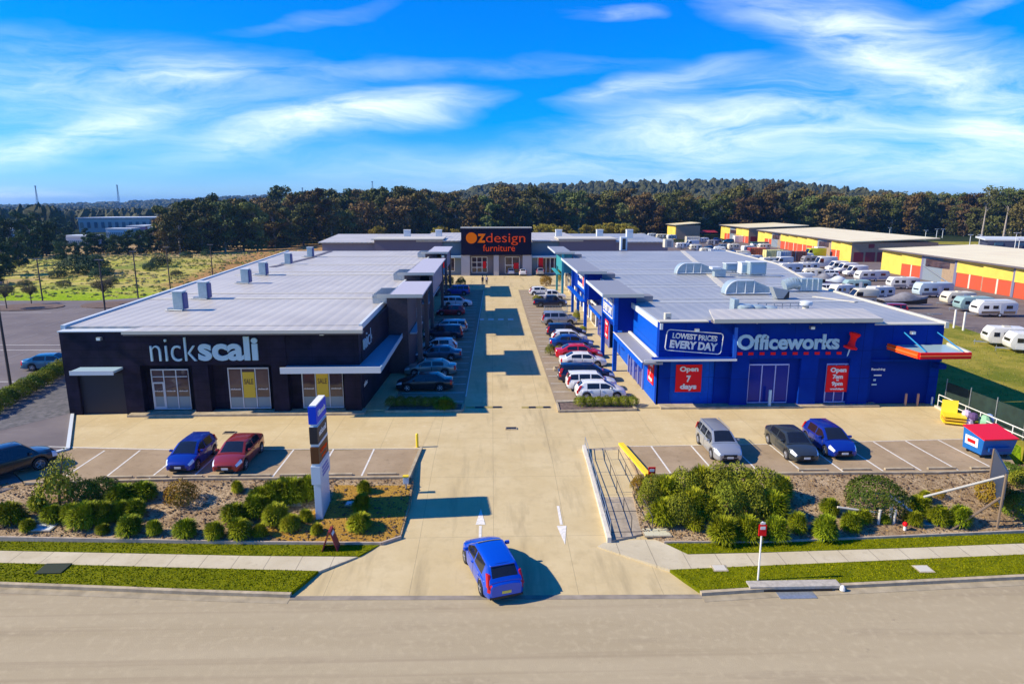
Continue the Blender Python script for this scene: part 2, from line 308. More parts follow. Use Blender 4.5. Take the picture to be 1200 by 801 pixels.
def sheet(name, poly, m, zf=FLAT, off=0.0, skirt=0, extra=()):
    """paved or planted sheet that follows the slope of its profile"""
    bm = bmesh.new(); vs = [bm.verts.new((p[0], p[1], 0)) for p in poly]; f = bm.faces.new(vs)
    if f.normal.z < 0 or (bm.normal_update() or f.normal.z < 0): f.normal_flip()
    bmesh.ops.triangulate(bm, faces=bm.faces)
    for k in list(zf.k) + list(extra):
        bmesh.ops.bisect_plane(bm, geom=list(bm.verts) + list(bm.edges) + list(bm.faces), plane_co=(0, k, 0), plane_no=(0, 1, 0))
    bmesh.ops.triangulate(bm, faces=bm.faces)
    for v in bm.verts: v.co.z = zf(v.co.y) + off
    if skirt:
        be = [e for e in bm.edges if len(e.link_faces) == 1]
        r = bmesh.ops.extrude_edge_only(bm, edges=be)
        for v in [g for g in r['geom'] if isinstance(g, bmesh.types.BMVert)]: v.co.z -= skirt
    bmesh.ops.recalc_face_normals(bm, faces=bm.faces)
    me = bpy.data.meshes.new(name); bm.to_mesh(me); bm.free()
    up = sum(p.normal.z for p in me.polygons)
    if up < 0: me.flip_normals()
    return link(name, me, m)
def strip(mb, pts, wdt, z0f, z1):
    """kerb or line along a polyline of (x,y); wdt = width"""
    for (a, b) in zip(pts, pts[1:]):
        A, B = Vector((a[0], a[1])), Vector((b[0], b[1])); d = (B - A).normalized(); n = Vector((-d.y, d.x)) * wdt / 2
        za, zb = z0f(a[1]), z0f(b[1])
        vs = []
        for lo in (True, False):
            for p, z in ((A - n, za), (B - n, zb), (B + n, zb), (A + n, za)):
                vs.append((p.x, p.y, z + (z1[0] if lo else z1[1])))
        mb.add(vs, [(0, 3, 2, 1), (4, 5, 6, 7), (0, 1, 5, 4), (1, 2, 6, 5), (2, 3, 7, 6), (3, 0, 4, 7)])
    return mb
_txt = {}
def text_mesh(s, bold=0.0, ext=.03):
    key = (s, bold, ext)
    if key in _txt: return _txt[key]
    cu = bpy.data.curves.new('t', 'FONT'); cu.body = s; cu.offset = bold; cu.extrude = ext; cu.resolution_u = 4; cu.align_x = 'LEFT'
    o = bpy.data.objects.new('t', cu); C.objects.link(o); dg = bpy.context.evaluated_depsgraph_get(); dg.update()
    me = bpy.data.meshes.new_from_object(o.evaluated_get(dg)); V = [tuple(v.co) for v in me.vertices]; Fc = [tuple(p.vertices) for p in me.polygons]
    bpy.data.objects.remove(o); bpy.data.curves.remove(cu); bpy.data.meshes.remove(me)
    _txt[key] = (V, Fc); return _txt[key]
def text(mb, s, origin, xdir, w_, h, bold=0, thick=.05, shear=0, zdir=(0, 0, 1)):
    """fit the words into a box w_ x h whose lower left corner is origin; xdir = reading direction"""
    V, Fc = text_mesh(s, bold, .5)
    x0 = min(v[0] for v in V); x1 = max(v[0] for v in V); y0 = min(v[1] for v in V); y1 = max(v[1] for v in V)
    X = Vector(xdir).normalized(); Z = Vector(zdir).normalized(); Nn = X.cross(Z); O = Vector(origin)
    out = []
    for v in V:
        a = (v[0] - x0) / (x1 - x0) * w_; b = (v[1] - y0) / (y1 - y0) * h; a += shear * b
        out.append(O + X * a + Z * b + Nn * (v[2] + .5) * thick)
    mb.add(out, Fc); return mb

# ================================================================== GROUND
def tz(x, y):
    """terrain: flat around the shops, a low valley far left, wooded rises behind"""
    z = 0.0
    def bump(cx, cy_, rx, ry, h):
        d = ((x - cx) / rx) ** 2 + ((y - cy_) / ry) ** 2
        return h * math.exp(-d)
    if y > 240:
        z += bump(150, 980, 170, 330, 31) + bump(-10, 1050, 70, 300, 16) + bump(370, 980, 130, 300, 27) + bump(620, 900, 200, 300, 8)
        z += bump(-750, 2500, 560, 450, 34) + bump(-1500, 2700, 500, 500, 4) + bump(900, 2200, 900, 700, 20) + bump(-250, 2300, 420, 400, 26)
        z *= min(1, (y - 240) / 260)
        if x < -100: z -= 6 * min(1, (-100 - x) / 300) * min(1, (y - 240) / 300)
    if y < 40: z = -1.2
    if -300 < x < -45 and 112 < y < 240: z += .9 * math.sin(x * .06 + 1) * math.sin(y * .045) * min(1, (y - 112) / 20)
    return z
def terrain():
    xs = sorted(set([-9000, -6000, -4500, -3500] + list(range(-3000, -600, 120)) + list(range(-600, -60, 12)) + list(range(-60, 60, 20)) + list(range(60, 700, 20)) + list(range(700, 3100, 120)) + [4000, 6000, 9000]))
    ys = [-300, -40, 20, 39.9, 40.1] + list(range(50, 110, 10)) + list(range(110, 300, 6)) + list(range(300, 700, 20)) + list(range(700, 3400, 75)) + [4000, 5500, 8500]
    mb = MB(); nx = len(xs)
    for y in ys:
        for x in xs: mb.v.append((x, y, tz(x, y) - .06 + (.0 if y < 112 or y > 240 or x > -46 else rnd.uniform(-.12, .12))))
    for j in range(len(ys) - 1):
        for i in range(nx - 1): mb.f.append((j * nx + i, j * nx + i + 1, (j + 1) * nx + i + 1, (j + 1) * nx + i))
    me = mb.mesh('ground'); me.shade_smooth()
    m = bpy.data.materials.new('field and woodland ground'); m.use_nodes = True; t = m.node_tree; b = t.nodes['Principled BSDF']; b.inputs['Roughness'].default_value = .95; b.inputs['Specular IOR Level'].default_value = .02
    tc = t.nodes.new('ShaderNodeTexCoord'); sep = t.nodes.new('ShaderNodeSeparateXYZ'); t.links.new(tc.outputs['Object'], sep.inputs[0])
    def noise(sc, det=6, st=None):
        n = t.nodes.new('ShaderNodeTexNoise'); n.inputs['Scale'].default_value = sc; n.inputs['Detail'].default_value = det; n.inputs['Roughness'].default_value = .65
        if st:
            mp = t.nodes.new('ShaderNodeMapping'); mp.inputs['Scale'].default_value = st; t.links.new(tc.outputs['Object'], mp.inputs[0]); t.links.new(mp.outputs[0], n.inputs['Vector'])
        else: t.links.new(tc.outputs['Object'], n.inputs['Vector'])
        return n.outputs['Fac']
    def rng(s, a, b_):
        r = t.nodes.new('ShaderNodeMapRange'); r.interpolation_type = 'SMOOTHSTEP'; r.inputs[1].default_value = a; r.inputs[2].default_value = b_; t.links.new(s, r.inputs[0]); return r.outputs[0]
    def mix(f, a, b_):
        mx = t.nodes.new('ShaderNodeMix'); mx.data_type = 'RGBA'; t.links.new(f, mx.inputs['Factor'])
        for k, c in (('A', a), ('B', b_)):
            if isinstance(c, tuple): mx.inputs[k].default_value = (*c, 1)
            else: t.links.new(c, mx.inputs[k])
        return mx.outputs['Result']
    def mth(op, a, b_):
        q = t.nodes.new('ShaderNodeMath'); q.operation = op
        for i, s in ((0, a), (1, b_)):
            if isinstance(s, (int, float)): q.inputs[i].default_value = s
            else: t.links.new(s, q.inputs[i])
        return q.outputs[0]
    yv = mth('ADD', sep.outputs[1], mth('MULTIPLY', mth('SUBTRACT', noise(.03, 3), .5), 60.0))
    c = mix(rng(noise(.35, 6, (.5, 1.6, 1)), .4, .6), (.33, .34, .04), (.56, .45, .15))
    c = mix(rng(noise(.05, 5), .50, .64), c, (.22, .25, .05)); c = mix(rng(noise(.022, 6, (1, 2, 1)), .50, .62), c, (.40, .29, .13))
    near = mix(rng(noise(1.2), .35, .65), (.19, .33, .008), (.32, .42, .02))
    c = mix(rng(yv, 112, 134), near, c)
    c = mix(rng(yv, 178, 215), c, mix(rng(noise(.4), .4, .6), (.36, .24, .12), (.42, .30, .14)))
    xx = mth('ADD', sep.outputs[0], mth('MULTIPLY', sep.outputs[1], .17))      # the dry orange paddock right of the track
    og = mth('MULTIPLY', rng(xx, -44, -38), rng(sep.outputs[1], 120, 130))
    c = mix(og, c, mix(rng(noise(.5, 5, (.6, 1.6, 1)), .35, .65), (.34, .185, .07), (.42, .25, .10)))
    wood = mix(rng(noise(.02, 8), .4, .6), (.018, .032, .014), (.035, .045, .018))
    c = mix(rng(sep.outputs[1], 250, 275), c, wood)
    t.links.new(c, b.inputs['Base Color'])
    bp = t.nodes.new('ShaderNodeBump'); bp.inputs['Strength'].default_value = 1; bp.inputs['Distance'].default_value = .3; t.links.new(noise(1.5), bp.inputs['Height']); t.links.new(bp.outputs[0], b.inputs['Normal'])
    struct(link('ground', me, m))
terrain()
def S(pts, zf): return [GZ(u, v, zf)[:2] for u, v in pts]
# the street: one sheet up to the kerb curve
kerbL = S([(-260, 678), (-120, 684), (0, 688), (120, 692.5), (230, 697), (340, 700.5)], STREET)
kerbR = S([(822, 698.5), (900, 693.5), (1000, 689), (1100, 684), (1200, 679), (1330, 671), (1500, 660)], STREET)
struct(sheet('street', [(-45, 3), (60, 3)] + kerbR[::-1] + kerbL[::-1], m_street, STREET, 0))
# concrete apron, driveway and forecourt
struct(sheet('driveway', [kerbL[-1], kerbR[0]] + [(p[0], p[1]) for p in S([(835, 690)], VERGE)] + [(10.5, 28.6), (10.5, 38.6), (8.6, 40.75), (34.6, 41.4), (34.8, 49.6), (12, 49.6), (12, 128), (46, 128), (46, 147.2), (-44, 147.2), (-44, 128), (-10, 128), (-10, 49.6), (-31.6, 49.6), (-31.55, 48.9), (-27.0, 41.2), (-4.6, 40.7), (-8.5, 37.6), (-12, 28.6)], m_drive, DRIVE, -.008))
# verges, footpath
def grass_blades(name, poly, z, n, h=.07, m=None):
    xs = [p[0] for p in poly]; ys = [p[1] for p in poly]; mb = MB(); k = 0
    def inside(x, y):
        c = False
        for i in range(len(poly)):
            (x1, y1), (x2, y2) = poly[i], poly[i - 1]
            if (y1 > y) != (y2 > y) and x < (x2 - x1) * (y - y1) / (y2 - y1) + x1: c = not c
        return c
    while k < n:
        x, y = rnd.uniform(min(xs), max(xs)), rnd.uniform(min(ys), max(ys))
        if not inside(x, y): continue
        k += 1; a = rnd.uniform(0, 6.28); w_ = rnd.uniform(.02, .05); hh = h * rnd.uniform(.5, 1.4); dx, dy = math.cos(a) * w_, math.sin(a) * w_; zz = z(y) if callable(z) else z
        mb.add([(x - dx, y - dy, zz), (x + dx, y + dy, zz), (x + rnd.uniform(-.04, .04), y + rnd.uniform(-.04, .04), zz + hh)], [(0, 1, 2)])
    return struct(mb.build(name, m), 'stuff')
m_blade = mat('grass blades', (.14, .16, .0), .9, col2=(.26, .25, .004), nscale=1.5, spec=.02)
polyA = S([(-260, 652), (0, 659.5), (190, 664.5), (373, 669)], VERGE) + [(x, y + .2) for x, y in kerbL[::-1]]
polyB = S([(-260, 625), (0, 631.5), (300, 636), (447, 637.5), (420, 651.5), (300, 651), (0, 644.8), (-260, 637)], VERGE)
polyC = S([(785, 667.5), (900, 662.5), (1060, 656), (1200, 649.5), (1450, 637)], VERGE) + [(x, y + .2) for x, y in kerbR[::-1]]
polyD = S([(779, 636), (900, 635.5), (1060, 629), (1200, 622.8), (1450, 611), (1450, 622), (1200, 636.3), (1060, 642), (900, 647), (806, 649)], VERGE)
for nm, p in (('verge', polyA), ('verge', polyB), ('verge', polyC), ('verge', polyD)): struct(sheet(nm, p, m_grass, VERGE, .03, .25))
for p, n in ((polyA, 9000), (polyB, 6500), (polyC, 8000), (polyD, 5500)): grass_blades('grass', p, -.77, n, .032, m_blade)
struct(sheet('footpath', S([(-260, 638), (0, 645), (300, 651.2), (419, 652), (374, 669), (300, 667), (0, 659), (-260, 651.5)], VERGE), m_path, VERGE, .012, .25))
struct(sheet('footpath', S([(806, 649.3), (900, 647.2), (1200, 636.5), (1450, 622.5), (1450, 636.5), (1200, 649.2), (900, 662.2), (785, 667.2), (700, 640), (716, 631), (753, 626), (779, 636.5)], VERGE), m_path, VERGE, .012, .25))
# kerbs and gutter
def kerb(name, pts, zf, wdt=.16, z=(0, .14), m=None): return struct(strip(MB(), pts, wdt, zf, z).build(name, m or m_kerb))
offs = lambda pts, d: [(x, y + d) for x, y in pts]
kerb('kerb', offs(kerbL, .12), STREET, .22, (0, .165)); kerb('kerb', offs(kerbR, .12), STREET, .22, (0, .165))
m_gut = mat('gutter concrete', (.36, .30, .20), .9, spec=.05, noise=.2, nscale=1.5)
kerb('gutter', offs(kerbL, -.2), STREET, .42, (-.01, .012), m_gut); kerb('gutter', offs(kerbR, -.2), STREET, .42, (-.01, .012), m_gut)
kerb('gutter', [kerbL[-1], (0, kerbL[-1][1] - .22), kerbR[0]], STREET, .30, (-.01, .014), mat('darker joint concrete', (.26, .22, .17), .9, noise=.3, nscale=1))
# planted beds
bedL = S([(-60, 600), (-60, 628), (0, 630), (300, 635), (447, 636), (470, 629), (479, 590), (487, 569)], GARD) 
bedL = [(-30, 31.5)] + S([(0, 629.5), (150, 632), (300, 635), (400, 636.2), (447, 636.2), (470, 628.5), (480, 592), (484, 568)], GARD) + [(-4.6, 36.15), (-11, 36.2), (-17, 36.3), (-23.6, 36.5), (-27.6, 36.0), (-31.0, 33.4)]
struct(sheet('garden_soil', bedL, m_mulch3, GARD, .02, .6))
struct(sheet('garden_soil', S([(308, 622), (330, 634.5), (447, 635.5), (468, 628), (478, 592), (481, 569), (392, 568.5), (388, 590)], GARD), m_mulch2, GARD, .032, .0, extra=(32, 33.5)))
bedR = S([(752, 625), (778, 634.5), (900, 634.5), (1060, 628), (1200, 621.8), (1400, 612)], GARD) + [(33, 33.5), (33, 37.2), (26.0, 35.9), (17, 36.0), (9.6, 36.15)] + S([(741, 575)], GARD)
struct(sheet('garden_soil', bedR, m_mulch3, GARD, .02, .6))
kerb('garden_edge', S([(-80, 628), (0, 630), (150, 632.8), (300, 635.7), (447, 636.8), (470, 629)], GARD), GARD, .1, (-.2, .09), mat('pale edging', (.42, .34, .26), .8, noise=.2, nscale=3))
kerb('garden_edge', S([(778, 635.6), (900, 635.2), (1060, 628.6), (1200, 622.4), (1400, 612.5)], GARD), GARD, .1, (-.2, .09), M['pale edging'])
# front bays
bayL = [(-4.85, 36.1), (-4.6, 40.75), (-10, 40.72), (-20, 41.0), (-23.5, 41.3), (-26.8, 41.7), (-29.2, 38.6), (-26.3, 35.9), (-17, 36.25), (-11, 36.15)]
struct(sheet('parking_bays', bayL, m_bay, FLAT, .012, .75))
bayR = [(8.45, 36.1), (17, 36.0), (26, 35.85), (31.2, 36.2), (34.0, 41.6), (26, 41.25), (17, 40.85), (8.3, 40.75)]
struct(sheet('parking_bays', bayR, m_bay, FLAT, .012, .75))
kerb('kerb', [(-4.75, 36.05), (-11, 36.1), (-17, 36.2), (-26.3, 35.85)], FLAT, .14, (-.3, .14)); kerb('kerb', [(8.5, 36.05), (17, 35.95), (26, 35.8), (31.2, 36.1)], FLAT, .14, (-.3, .14))
lines = MB()
def line(a, b, wdt=.1, z=.018): strip(lines, [a, b], wdt, FLAT, (z - .004, z))
for u0, v0, u1, v1 in [(124, 527, 86, 553), (165, 527, 131, 560), (218, 527, 178, 556), (262, 526, 224, 560), (302, 526, 268, 560), (344, 527, 326, 552), (391, 526, 375, 557), (438, 527, 425, 556)]:
    a, b = G(u0, v0), G(u1, v1); b = (a[0] + (b[0] - a[0]) * .35, 36.5); line((a[0], 40.85 if a[0] > -15 else 41.05), b)
for u0 in (762, 809, 856, 902, 945, 988, 1029, 1069, 1110): a = G(u0, 521); line((a[0], 40.8 + max(0, a[0] - 17) * .045), (a[0] + (.1), 36.3))
line((-29, 41.9), (-23.5, 41.35)); line((-23.5, 41.35), (-20, 41.05)); line((-20, 41.05), (-4.7, 40.8), .06)
line((8.4, 40.8), (17, 40.9), .06); line((17, 40.9), (33.9, 41.6), .06)
# big left car park, side road
lot = S([(-300, 352), (0, 352), (110, 352), (190, 347)], FLAT) + [(-33, 128), (-33, 60), (-31.8, 49.0)] + [(-27.4, 41.2), (-26.9, 40.6), (-29.3, 38.65), (-26.35, 35.85), (-28.5, 33.4), (-31, 31), (-60, 31), (-60, 60), (-110, 60)]
struct(sheet('car_park', lot, m_lot, FLAT, -.012, .9))
kerb('kerb', [(-31.65, 49.0), (-27.3, 41.3), (-28.6, 39.6)], FLAT, .22, (-.02, .12), m_roofw)
kerb('kerb', [(-31.75, 49.0), (-33.0, 60), (-39.5, 128)], FLAT, .15, (-.02, .12))
struct(sheet('access_road', [(-37.7, 40), (-31.95, 49), (-33.2, 60), (-39.7, 120), (-43.2, 120), (-38.6, 66), (-38.2, 50), (-40, 44), (-44, 38)], ground_mat('darker side road asphalt', [(.14, .135, .14), (.18, .17, .17), (.1, .1, .1)], [.4, 2], bump=.2), FLAT, -.004))
for v, ua, ub in [(357, 0, 70), (366, -40, 60), (404, -80, 88), (410, -80, 88), (447, -40, 55)]:
    a, b = G(ua, v), G(ub, v); line(a, b, .13, .004)
lotl = []
for j, y in enumerate((66, 76, 86, 97)):
    for i in range(16): lotl.append(((-44 - i * 2.7, y), (-44 - i * 2.7 - .3, y + 5)))
e = MB()
for a, b in lotl: strip(e, [a, b], .09, FLAT, (-.002, .002))
struct(e.build('road_markings', mat('faded line paint', (.27, .25, .24), .8)))
# traffic islands with earth
for (u, v, ru, rv) in ((30, 360, 42, 4), (140, 357, 42, 4)):
    c = G(u, v); rx = abs(G(u + ru, v)[0] - c[0]); ry = abs(G(u, v - rv)[1] - G(u, v + rv)[1]) / 2
    struct(sheet('island', [(c[0] + rx * math.cos(t * .314), c[1] + ry * math.sin(t * .314)) for t in range(20)], mat('brown earth', (.13, .08, .055), .9, noise=.3, nscale=2), FLAT, .1, .14))
# aisle bays, walkways
struct(sheet('parking_bays', [(-7.9, 50.3), (-2.25, 50.3), (-2.1, 62), (-1.7, 86), (-1.45, 121), (-8.0, 121)], m_aisle, FLAT, .006))
struct(sheet('parking_bays', [(5.0, 50.0), (10.6, 50.0), (10.4, 121), (4.8, 121), (4.75, 86)], m_aisle, FLAT, .006))
y0 = 50.6
for k in range(27):
    y = y0 + 2.6 * k + .55
    line((-7.6, y), (-2.35, y)); line((5.1, y), (10.2, y))
line((-2.2, 52.5), (-1.5, 120), .08)
struct(sheet('walkway', [(-10.5, 49), (-8.0, 49), (-8.0, 128), (-12, 128)], m_conc, FLAT, .07, .1)); struct(sheet('walkway', [(10.7, 49), (14, 49), (15, 128), (10.6, 128)], m_conc, FLAT, .07, .1))
struct(sheet('forecourt', [(-31.5, 48.6), (-27.1, 41.3), (-23.5, 41.4), (-4.6, 40.85), (-4.2, 48.6)], m_conc, FLAT, -.001)); struct(sheet('forecourt', [(7.5, 48.8), (8.35, 40.85), (17, 40.95), (34.1, 41.7), (35, 48.8)], m_conc, FLAT, -.001))
# storage yard and grass on the right
struct(sheet('storage_yard', [(40, 60), (40, 130), (46, 150), (60, 300), (112, 320), (112, 60), (80, 56)], m_yard, FLAT, -.03))
struct(sheet('grass_strip', S([(1094, 372), (1200, 408)], FLAT) + [(90, 65), (90, 30), (34.2, 30), (34.2, 37), (35.2, 49), (36.5, 60), (45, 95), (50, 95)], m_grass2, FLAT, -.012, .9))
grass_blades('grass', [(36, 44), (37, 58), (60, 80), (80, 62), (60, 44)], 0, 5000, .12, mat('dry grass blades', (.17, .17, .03), .8, col2=(.29, .26, .07), nscale=.6))
lines.build('road_markings', m_line); struct(bpy.data.objects['road_markings'])
# lane markings
mk = MB()
def arrow(u, v, length, flip):
    x, y, z = GZ(u, v, DRIVE); s = -1 if flip else 1
    for (x0, x1, a, b) in ((-.07, .07, -length * .55, -.05),):
        za, zb = DRIVE(y + s * a) + .006, DRIVE(y + s * b) + .006; mk.add([(x + x0, y + s * a, za), (x + x1, y + s * a, za), (x + x1, y + s * b, zb), (x + x0, y + s * b, zb)], [(0, 1, 2, 3)] if s > 0 else [(3, 2, 1, 0)])
    za, zb = DRIVE(y + s * .05) + .006, DRIVE(y + s * length * .5) + .006
    mk.add([(x - .25, y + s * .05, za), (x + .25, y + s * .05, za), (x, y + s * length * .5, zb)], [(0, 1, 2)] if s > 0 else [(2, 1, 0)])
arrow(563, 615, 3.2, False); arrow(658, 615, 3.4, True)
for u in (563, 574.5, 586, 597.5): x, y = G(u, 374); mk.cbox((x + .1, y, .0), (.75, 1.3, .012))
struct(mk.build('road_markings', mat('worn white arrow paint', (.72, .68, .6), .7, noise=.15, nscale=7)))
# speed humps / rubber strips and drain grates
for u0, u1, v in ((546, 588, 477.2), (611, 645, 477.2)):
    a, b = G(u0, v), G(u1, v); n = 4; t = thing('speed_hump', 'black and yellow rubber hump across the %s lane mouth' % ('left' if u0 < 600 else 'right'), 'speed hump', ((a[0] + b[0]) / 2, a[1], 0))
    for i in range(n):
        x0 = lerp(a[0], b[0], i / n) + .02; x1 = lerp(a[0], b[0], (i + 1) / n) - .02
        MB().add([(x0, a[1] - .2, 0), (x1, a[1] - .2, 0), (x1, a[1] + .2, 0), (x0, a[1] + .2, 0), (x0, a[1] - .08, .06), (x1, a[1] - .08, .06), (x1, a[1] + .08, .06), (x0, a[1] + .08, .06)],
                 [(4, 5, 6, 7), (0, 1, 5, 4), (1, 2, 6, 5), (2, 3, 7, 6), (3, 0, 4, 7)]).build('segment', m_dark if i % 2 else mat('dull hump yellow', (.35, .27, .08), .7), t)
def lid(name, u, v, zf, dx, dy, m, label, cat):
    x, y, z = GZ(u, v, zf); mb = MB(); mb.cbox((x, y, z + .03), (dx, dy, .07)); t = thing(name, label, cat, (x, y, z)); mb.build('cover', m, t)
    r = MB()
    for s in (-1, 1): r.cbox((x, y + s * (dy / 2 + .03), z + .025), (dx + .12, .06, .05)); r.cbox((x + s * (dx / 2 + .03), y, z + .025), (.06, dy, .05))
    r.build('rim', m_kerb, t)
lid('drain_grate', 599, 502, FLAT, .7, .35, m_dark, 'dark drain grate in the middle of the driveway', 'drain')
lid('drain_grate', 269, 507, FLAT, .7, .35, m_dark, 'dark drain grate in the left forecourt concrete', 'drain')
lid('pit_cover', 53, 617, GARD, 1.0, .9, m_roofw, 'pale square pit cover among shrubs in the left bed', 'pit cover')
lid('pit_cover', 346, 590, GARD, .7, .6, m_roofw, 'pale pit cover between strappy bushes beside the pylon sign', 'pit cover')
lid('pit_cover', 410, 590, GARD, .35, .4, m_roofw, 'small pale pit cover in the shade of the pylon sign', 'pit cover')
lid('pit_cover', 769, 624, GARD, 1.25, .75, mat('pale concrete lid', (.55, .52, .36), .8), 'cream concrete pit cover at the corner of the right bed', 'pit cover')
lid('pit_cover', 1083, 612, GARD, .9, .6, mat('teal plastic lid', (.05, .32, .36), .5), 'teal plastic pit cover in the right bed', 'pit cover')
lid('manhole_cover', 843, 666, VERGE, .55, .45, m_cream, 'pale manhole cover at the edge of the right footpath', 'manhole')
lid('manhole_cover', 1082, 667, VERGE, .6, .5, m_cream, 'pale manhole cover in the middle of the right grass verge', 'manhole')
x, y, z = GZ(63, 667, VERGE); t = tag(MB().cbox((x, y, z + .05), (1.15, .85, .06)).build('access_panel', mat('very dark green grate', (.02, .03, .012), .9)), 'dark square access panel in the left grass verge', 'drain')
x, y, z = GZ(935, 692.5, STREET); t = thing('storm_drain', 'kerb inlet with dark slot in the kerb on the right', 'drain', (x, y, z))
MB().box(x - 2.1, x + 1.9, y + .0, y + .5, z + .115, z + .24).build('lintel', mat('lintel concrete', (.42, .38, .31), .8, noise=.2), t); MB().box(x - 1.6, x + 1.5, y - .03, y + .1, z + .015, z + .112).build('slot', m_dark, t); MB().box(x - 1.0, x + .6, y - .55, y - .06, z + .0, z + .03).build('grate', m_steel, t)

# ================================================================== THE TWO RETAIL BUILDINGS
def root_box(t, name, m, *a, **k): return MB().box(*a).build(name, m, t, **k)
def shopfront(t, y, x0, x1, z0, z1, n, transom=None, doorcol=None, dmid=None, mg=None, mf=None, lower=None):
    """aluminium frame set in front of a recess, panes as sub-parts"""
    mb = MB(); w_ = .07
    mb.box(x0, x1, y - .05, y + .05, z1 - .1, z1); mb.box(x0, x1, y - .05, y + .05, z0, z0 + .08)
    for i in range(n + 1):
        x = lerp(x0, x1, i / n); mb.box(max(x0, x - w_ / 2), min(x1, x + w_ / 2) if i else x0 + w_, y - .052, y + .048, z0 + .081, z1 - .101)
    if transom: mb.box(x0 + w_, x1 - w_, y - .03, y + .03, transom - .04, transom + .04)
    if dmid is not None:
        a, b = lerp(x0, x1, dmid / n), lerp(x0, x1, (dmid + 1) / n); h = lerp(z0, z1, .64); mb.box(a + .05, b - .05, y - .035, y + .035, h, h + .12); mb.box(a + .05, a + .14, y - .034, y + .034, z0 + .1, h); mb.box(b - .14, b - .05, y - .034, y + .034, z0 + .1, h); mb.box(a + .05, b - .05, y - .033, y + .033, z0 + .08, z0 + .22)
    f = mb.build('window', mf or m_frame, t)
    for i in range(n):
        a, b = lerp(x0, x1, i / n) + .03, lerp(x0, x1, (i + 1) / n) - .03
        MB().box(a, b, y + .005, y + .02, z0 + .09, z1 - .11).build('pane', mg or m_glassdk, f)
        if lower: MB().box(a + .02, b - .02, y - .008, y + .001, z0 + .09, lower).build('frosted_film', mat('pale frosted film', (.20, .28, .30), .3), f)
    return f
def sheetpoly(t, name, m, poly, z0, z1, **k): return MB().prism(poly, z0, z1).build(name, m, t, **k)

# ---------------------------------------------- left: black furniture store
FY = 48.6
bl = thing('furniture_store', 'long black clad furniture store with a pale ribbed steel roof, left of the driveway', 'shop building', (-20, 80, 0))
NS = [(-31.6, 49.0), (-5.9, 49.0), (-5.9, 49.0)]
Z = 6.55
nsroof = [G(u, v, Z) for u, v in ((87, 388), (345, 296), (376, 291))]
xb = nsroof[1][0]; left_far = (nsroof[2][0], 129.0)
wl = MB().prism([(-31.6, 49.6), (-9.9, 49.6), (-10.9, 129), (-38.6, 129)], 0, Z - .25).build('wall', m_black, bl)
MB().prism([(-31.75, 49.55), (-9.8, 49.55), (-10.8, 129.1), (-38.8, 129.1)], Z - .249, Z).build('roof', m_roof, bl)
rf = bl.children[-1]
ed = MB(); strip(ed, [(-31.7, 49.3), (-38.75, 129)], .3, FLAT, (Z - .3, Z + .14)); ed.build('roof_flashing', m_roofw, rf)
ed = MB(); strip(ed, [(-31.55, 49.3), (-38.6, 129)], .02, FLAT, (Z + .0, Z + .15)); ed.build('gutter', m_dark, rf) if False else None
ed = MB(); strip(ed, [(-9.85, 49.2), (-10.8, 129)], .22, FLAT, (Z - .3, Z + .13)); ed.build('roof_flashing', m_roofw, rf)
# a valley gutter and translucent strips on the roof
ed = MB(); strip(ed, [(-31.3, 96), (-30.2, 112), (-30.6, 128)], .9, FLAT, (Z + .005, Z + .07)); ed.build('valley_gutter', m_greyb, rf)
for y, d in ((63.6, .8), (67.5, .5), (85, 1.0), (89, .5), (99, 1.0), (115, .9)):
    mb = MB(); mb.box(-32.5, -11.2, y, y + d, Z + .004, Z + .05); mb.build('skylight_strip', m_cream, rf)
# front facade, piece by piece: x limits read from the photograph at the facade line
def fx(u, v=480, y=FY): return onY(u, v, y)[0]
def fz(v, u=300, y=FY): return onY(u, v, y)[1]
top = fz(388)
m_bpl = mat('black facade panel', (.015, .011, .024), .6, joints=(3.1, .62), noise=.45, nscale=.8, spec=.12)
fc = MB()
xs = dict(L=-31.6, r1=fx(149), r2=fx(170), w1=fx(178), w1b=fx(222), r3=fx(238), r4=fx(249), w2=fx(268), w2b=fx(316), r5=fx(340), w3=fx(354), w3b=fx(402), R=-5.8 - 4.0)
R_ = fx(424) ; xs['R'] = R_
zr = fz(427); zs = fz(436)
fc.box(-31.6, xs['r1'], FY, FY + 1.0, fz(436), top)                # over the roller door
fc.box(-31.6, -30.7, FY + .001, FY + 1, 0, fz(436) - .001)
fc.box(xs['r1'] + .001, xs['r2'], FY - .05, FY + 1, 0, top + .02)
fc.box(xs['r2'] + .001, xs['r4'] - 1.2, FY - .049, FY + 1, zr, top + .019)
fc.box(xs['r4'] - 1.199, xs['r4'] - 0.02, FY - .05, FY + 1, 0, top + .018)
fc.box(xs['r4'] - .019, fx(340), FY - .048, FY + 1, zr, top + .017)
fc.box(fx(322), fx(340) - .001, FY - .052, FY + 1, 0, zr - .001)
fc.box(fx(340) + .001, R_, FY - .02, FY + 1, fz(430), top + .0)
fc.box(fx(405), R_, FY - .01, FY + 1, 0, fz(430) - .002)
fc.build('facade', m_bpl, bl)
MB().box(-30.7, xs['r1'], FY + .25, FY + .4, 0, fz(436)).build('roller_door', m_blackpanel, bl)
MB().box(xs['r2'], fx(405), FY + .7, FY + .8, 0, zr + .1).build('recess_wall', m_bpl, bl)
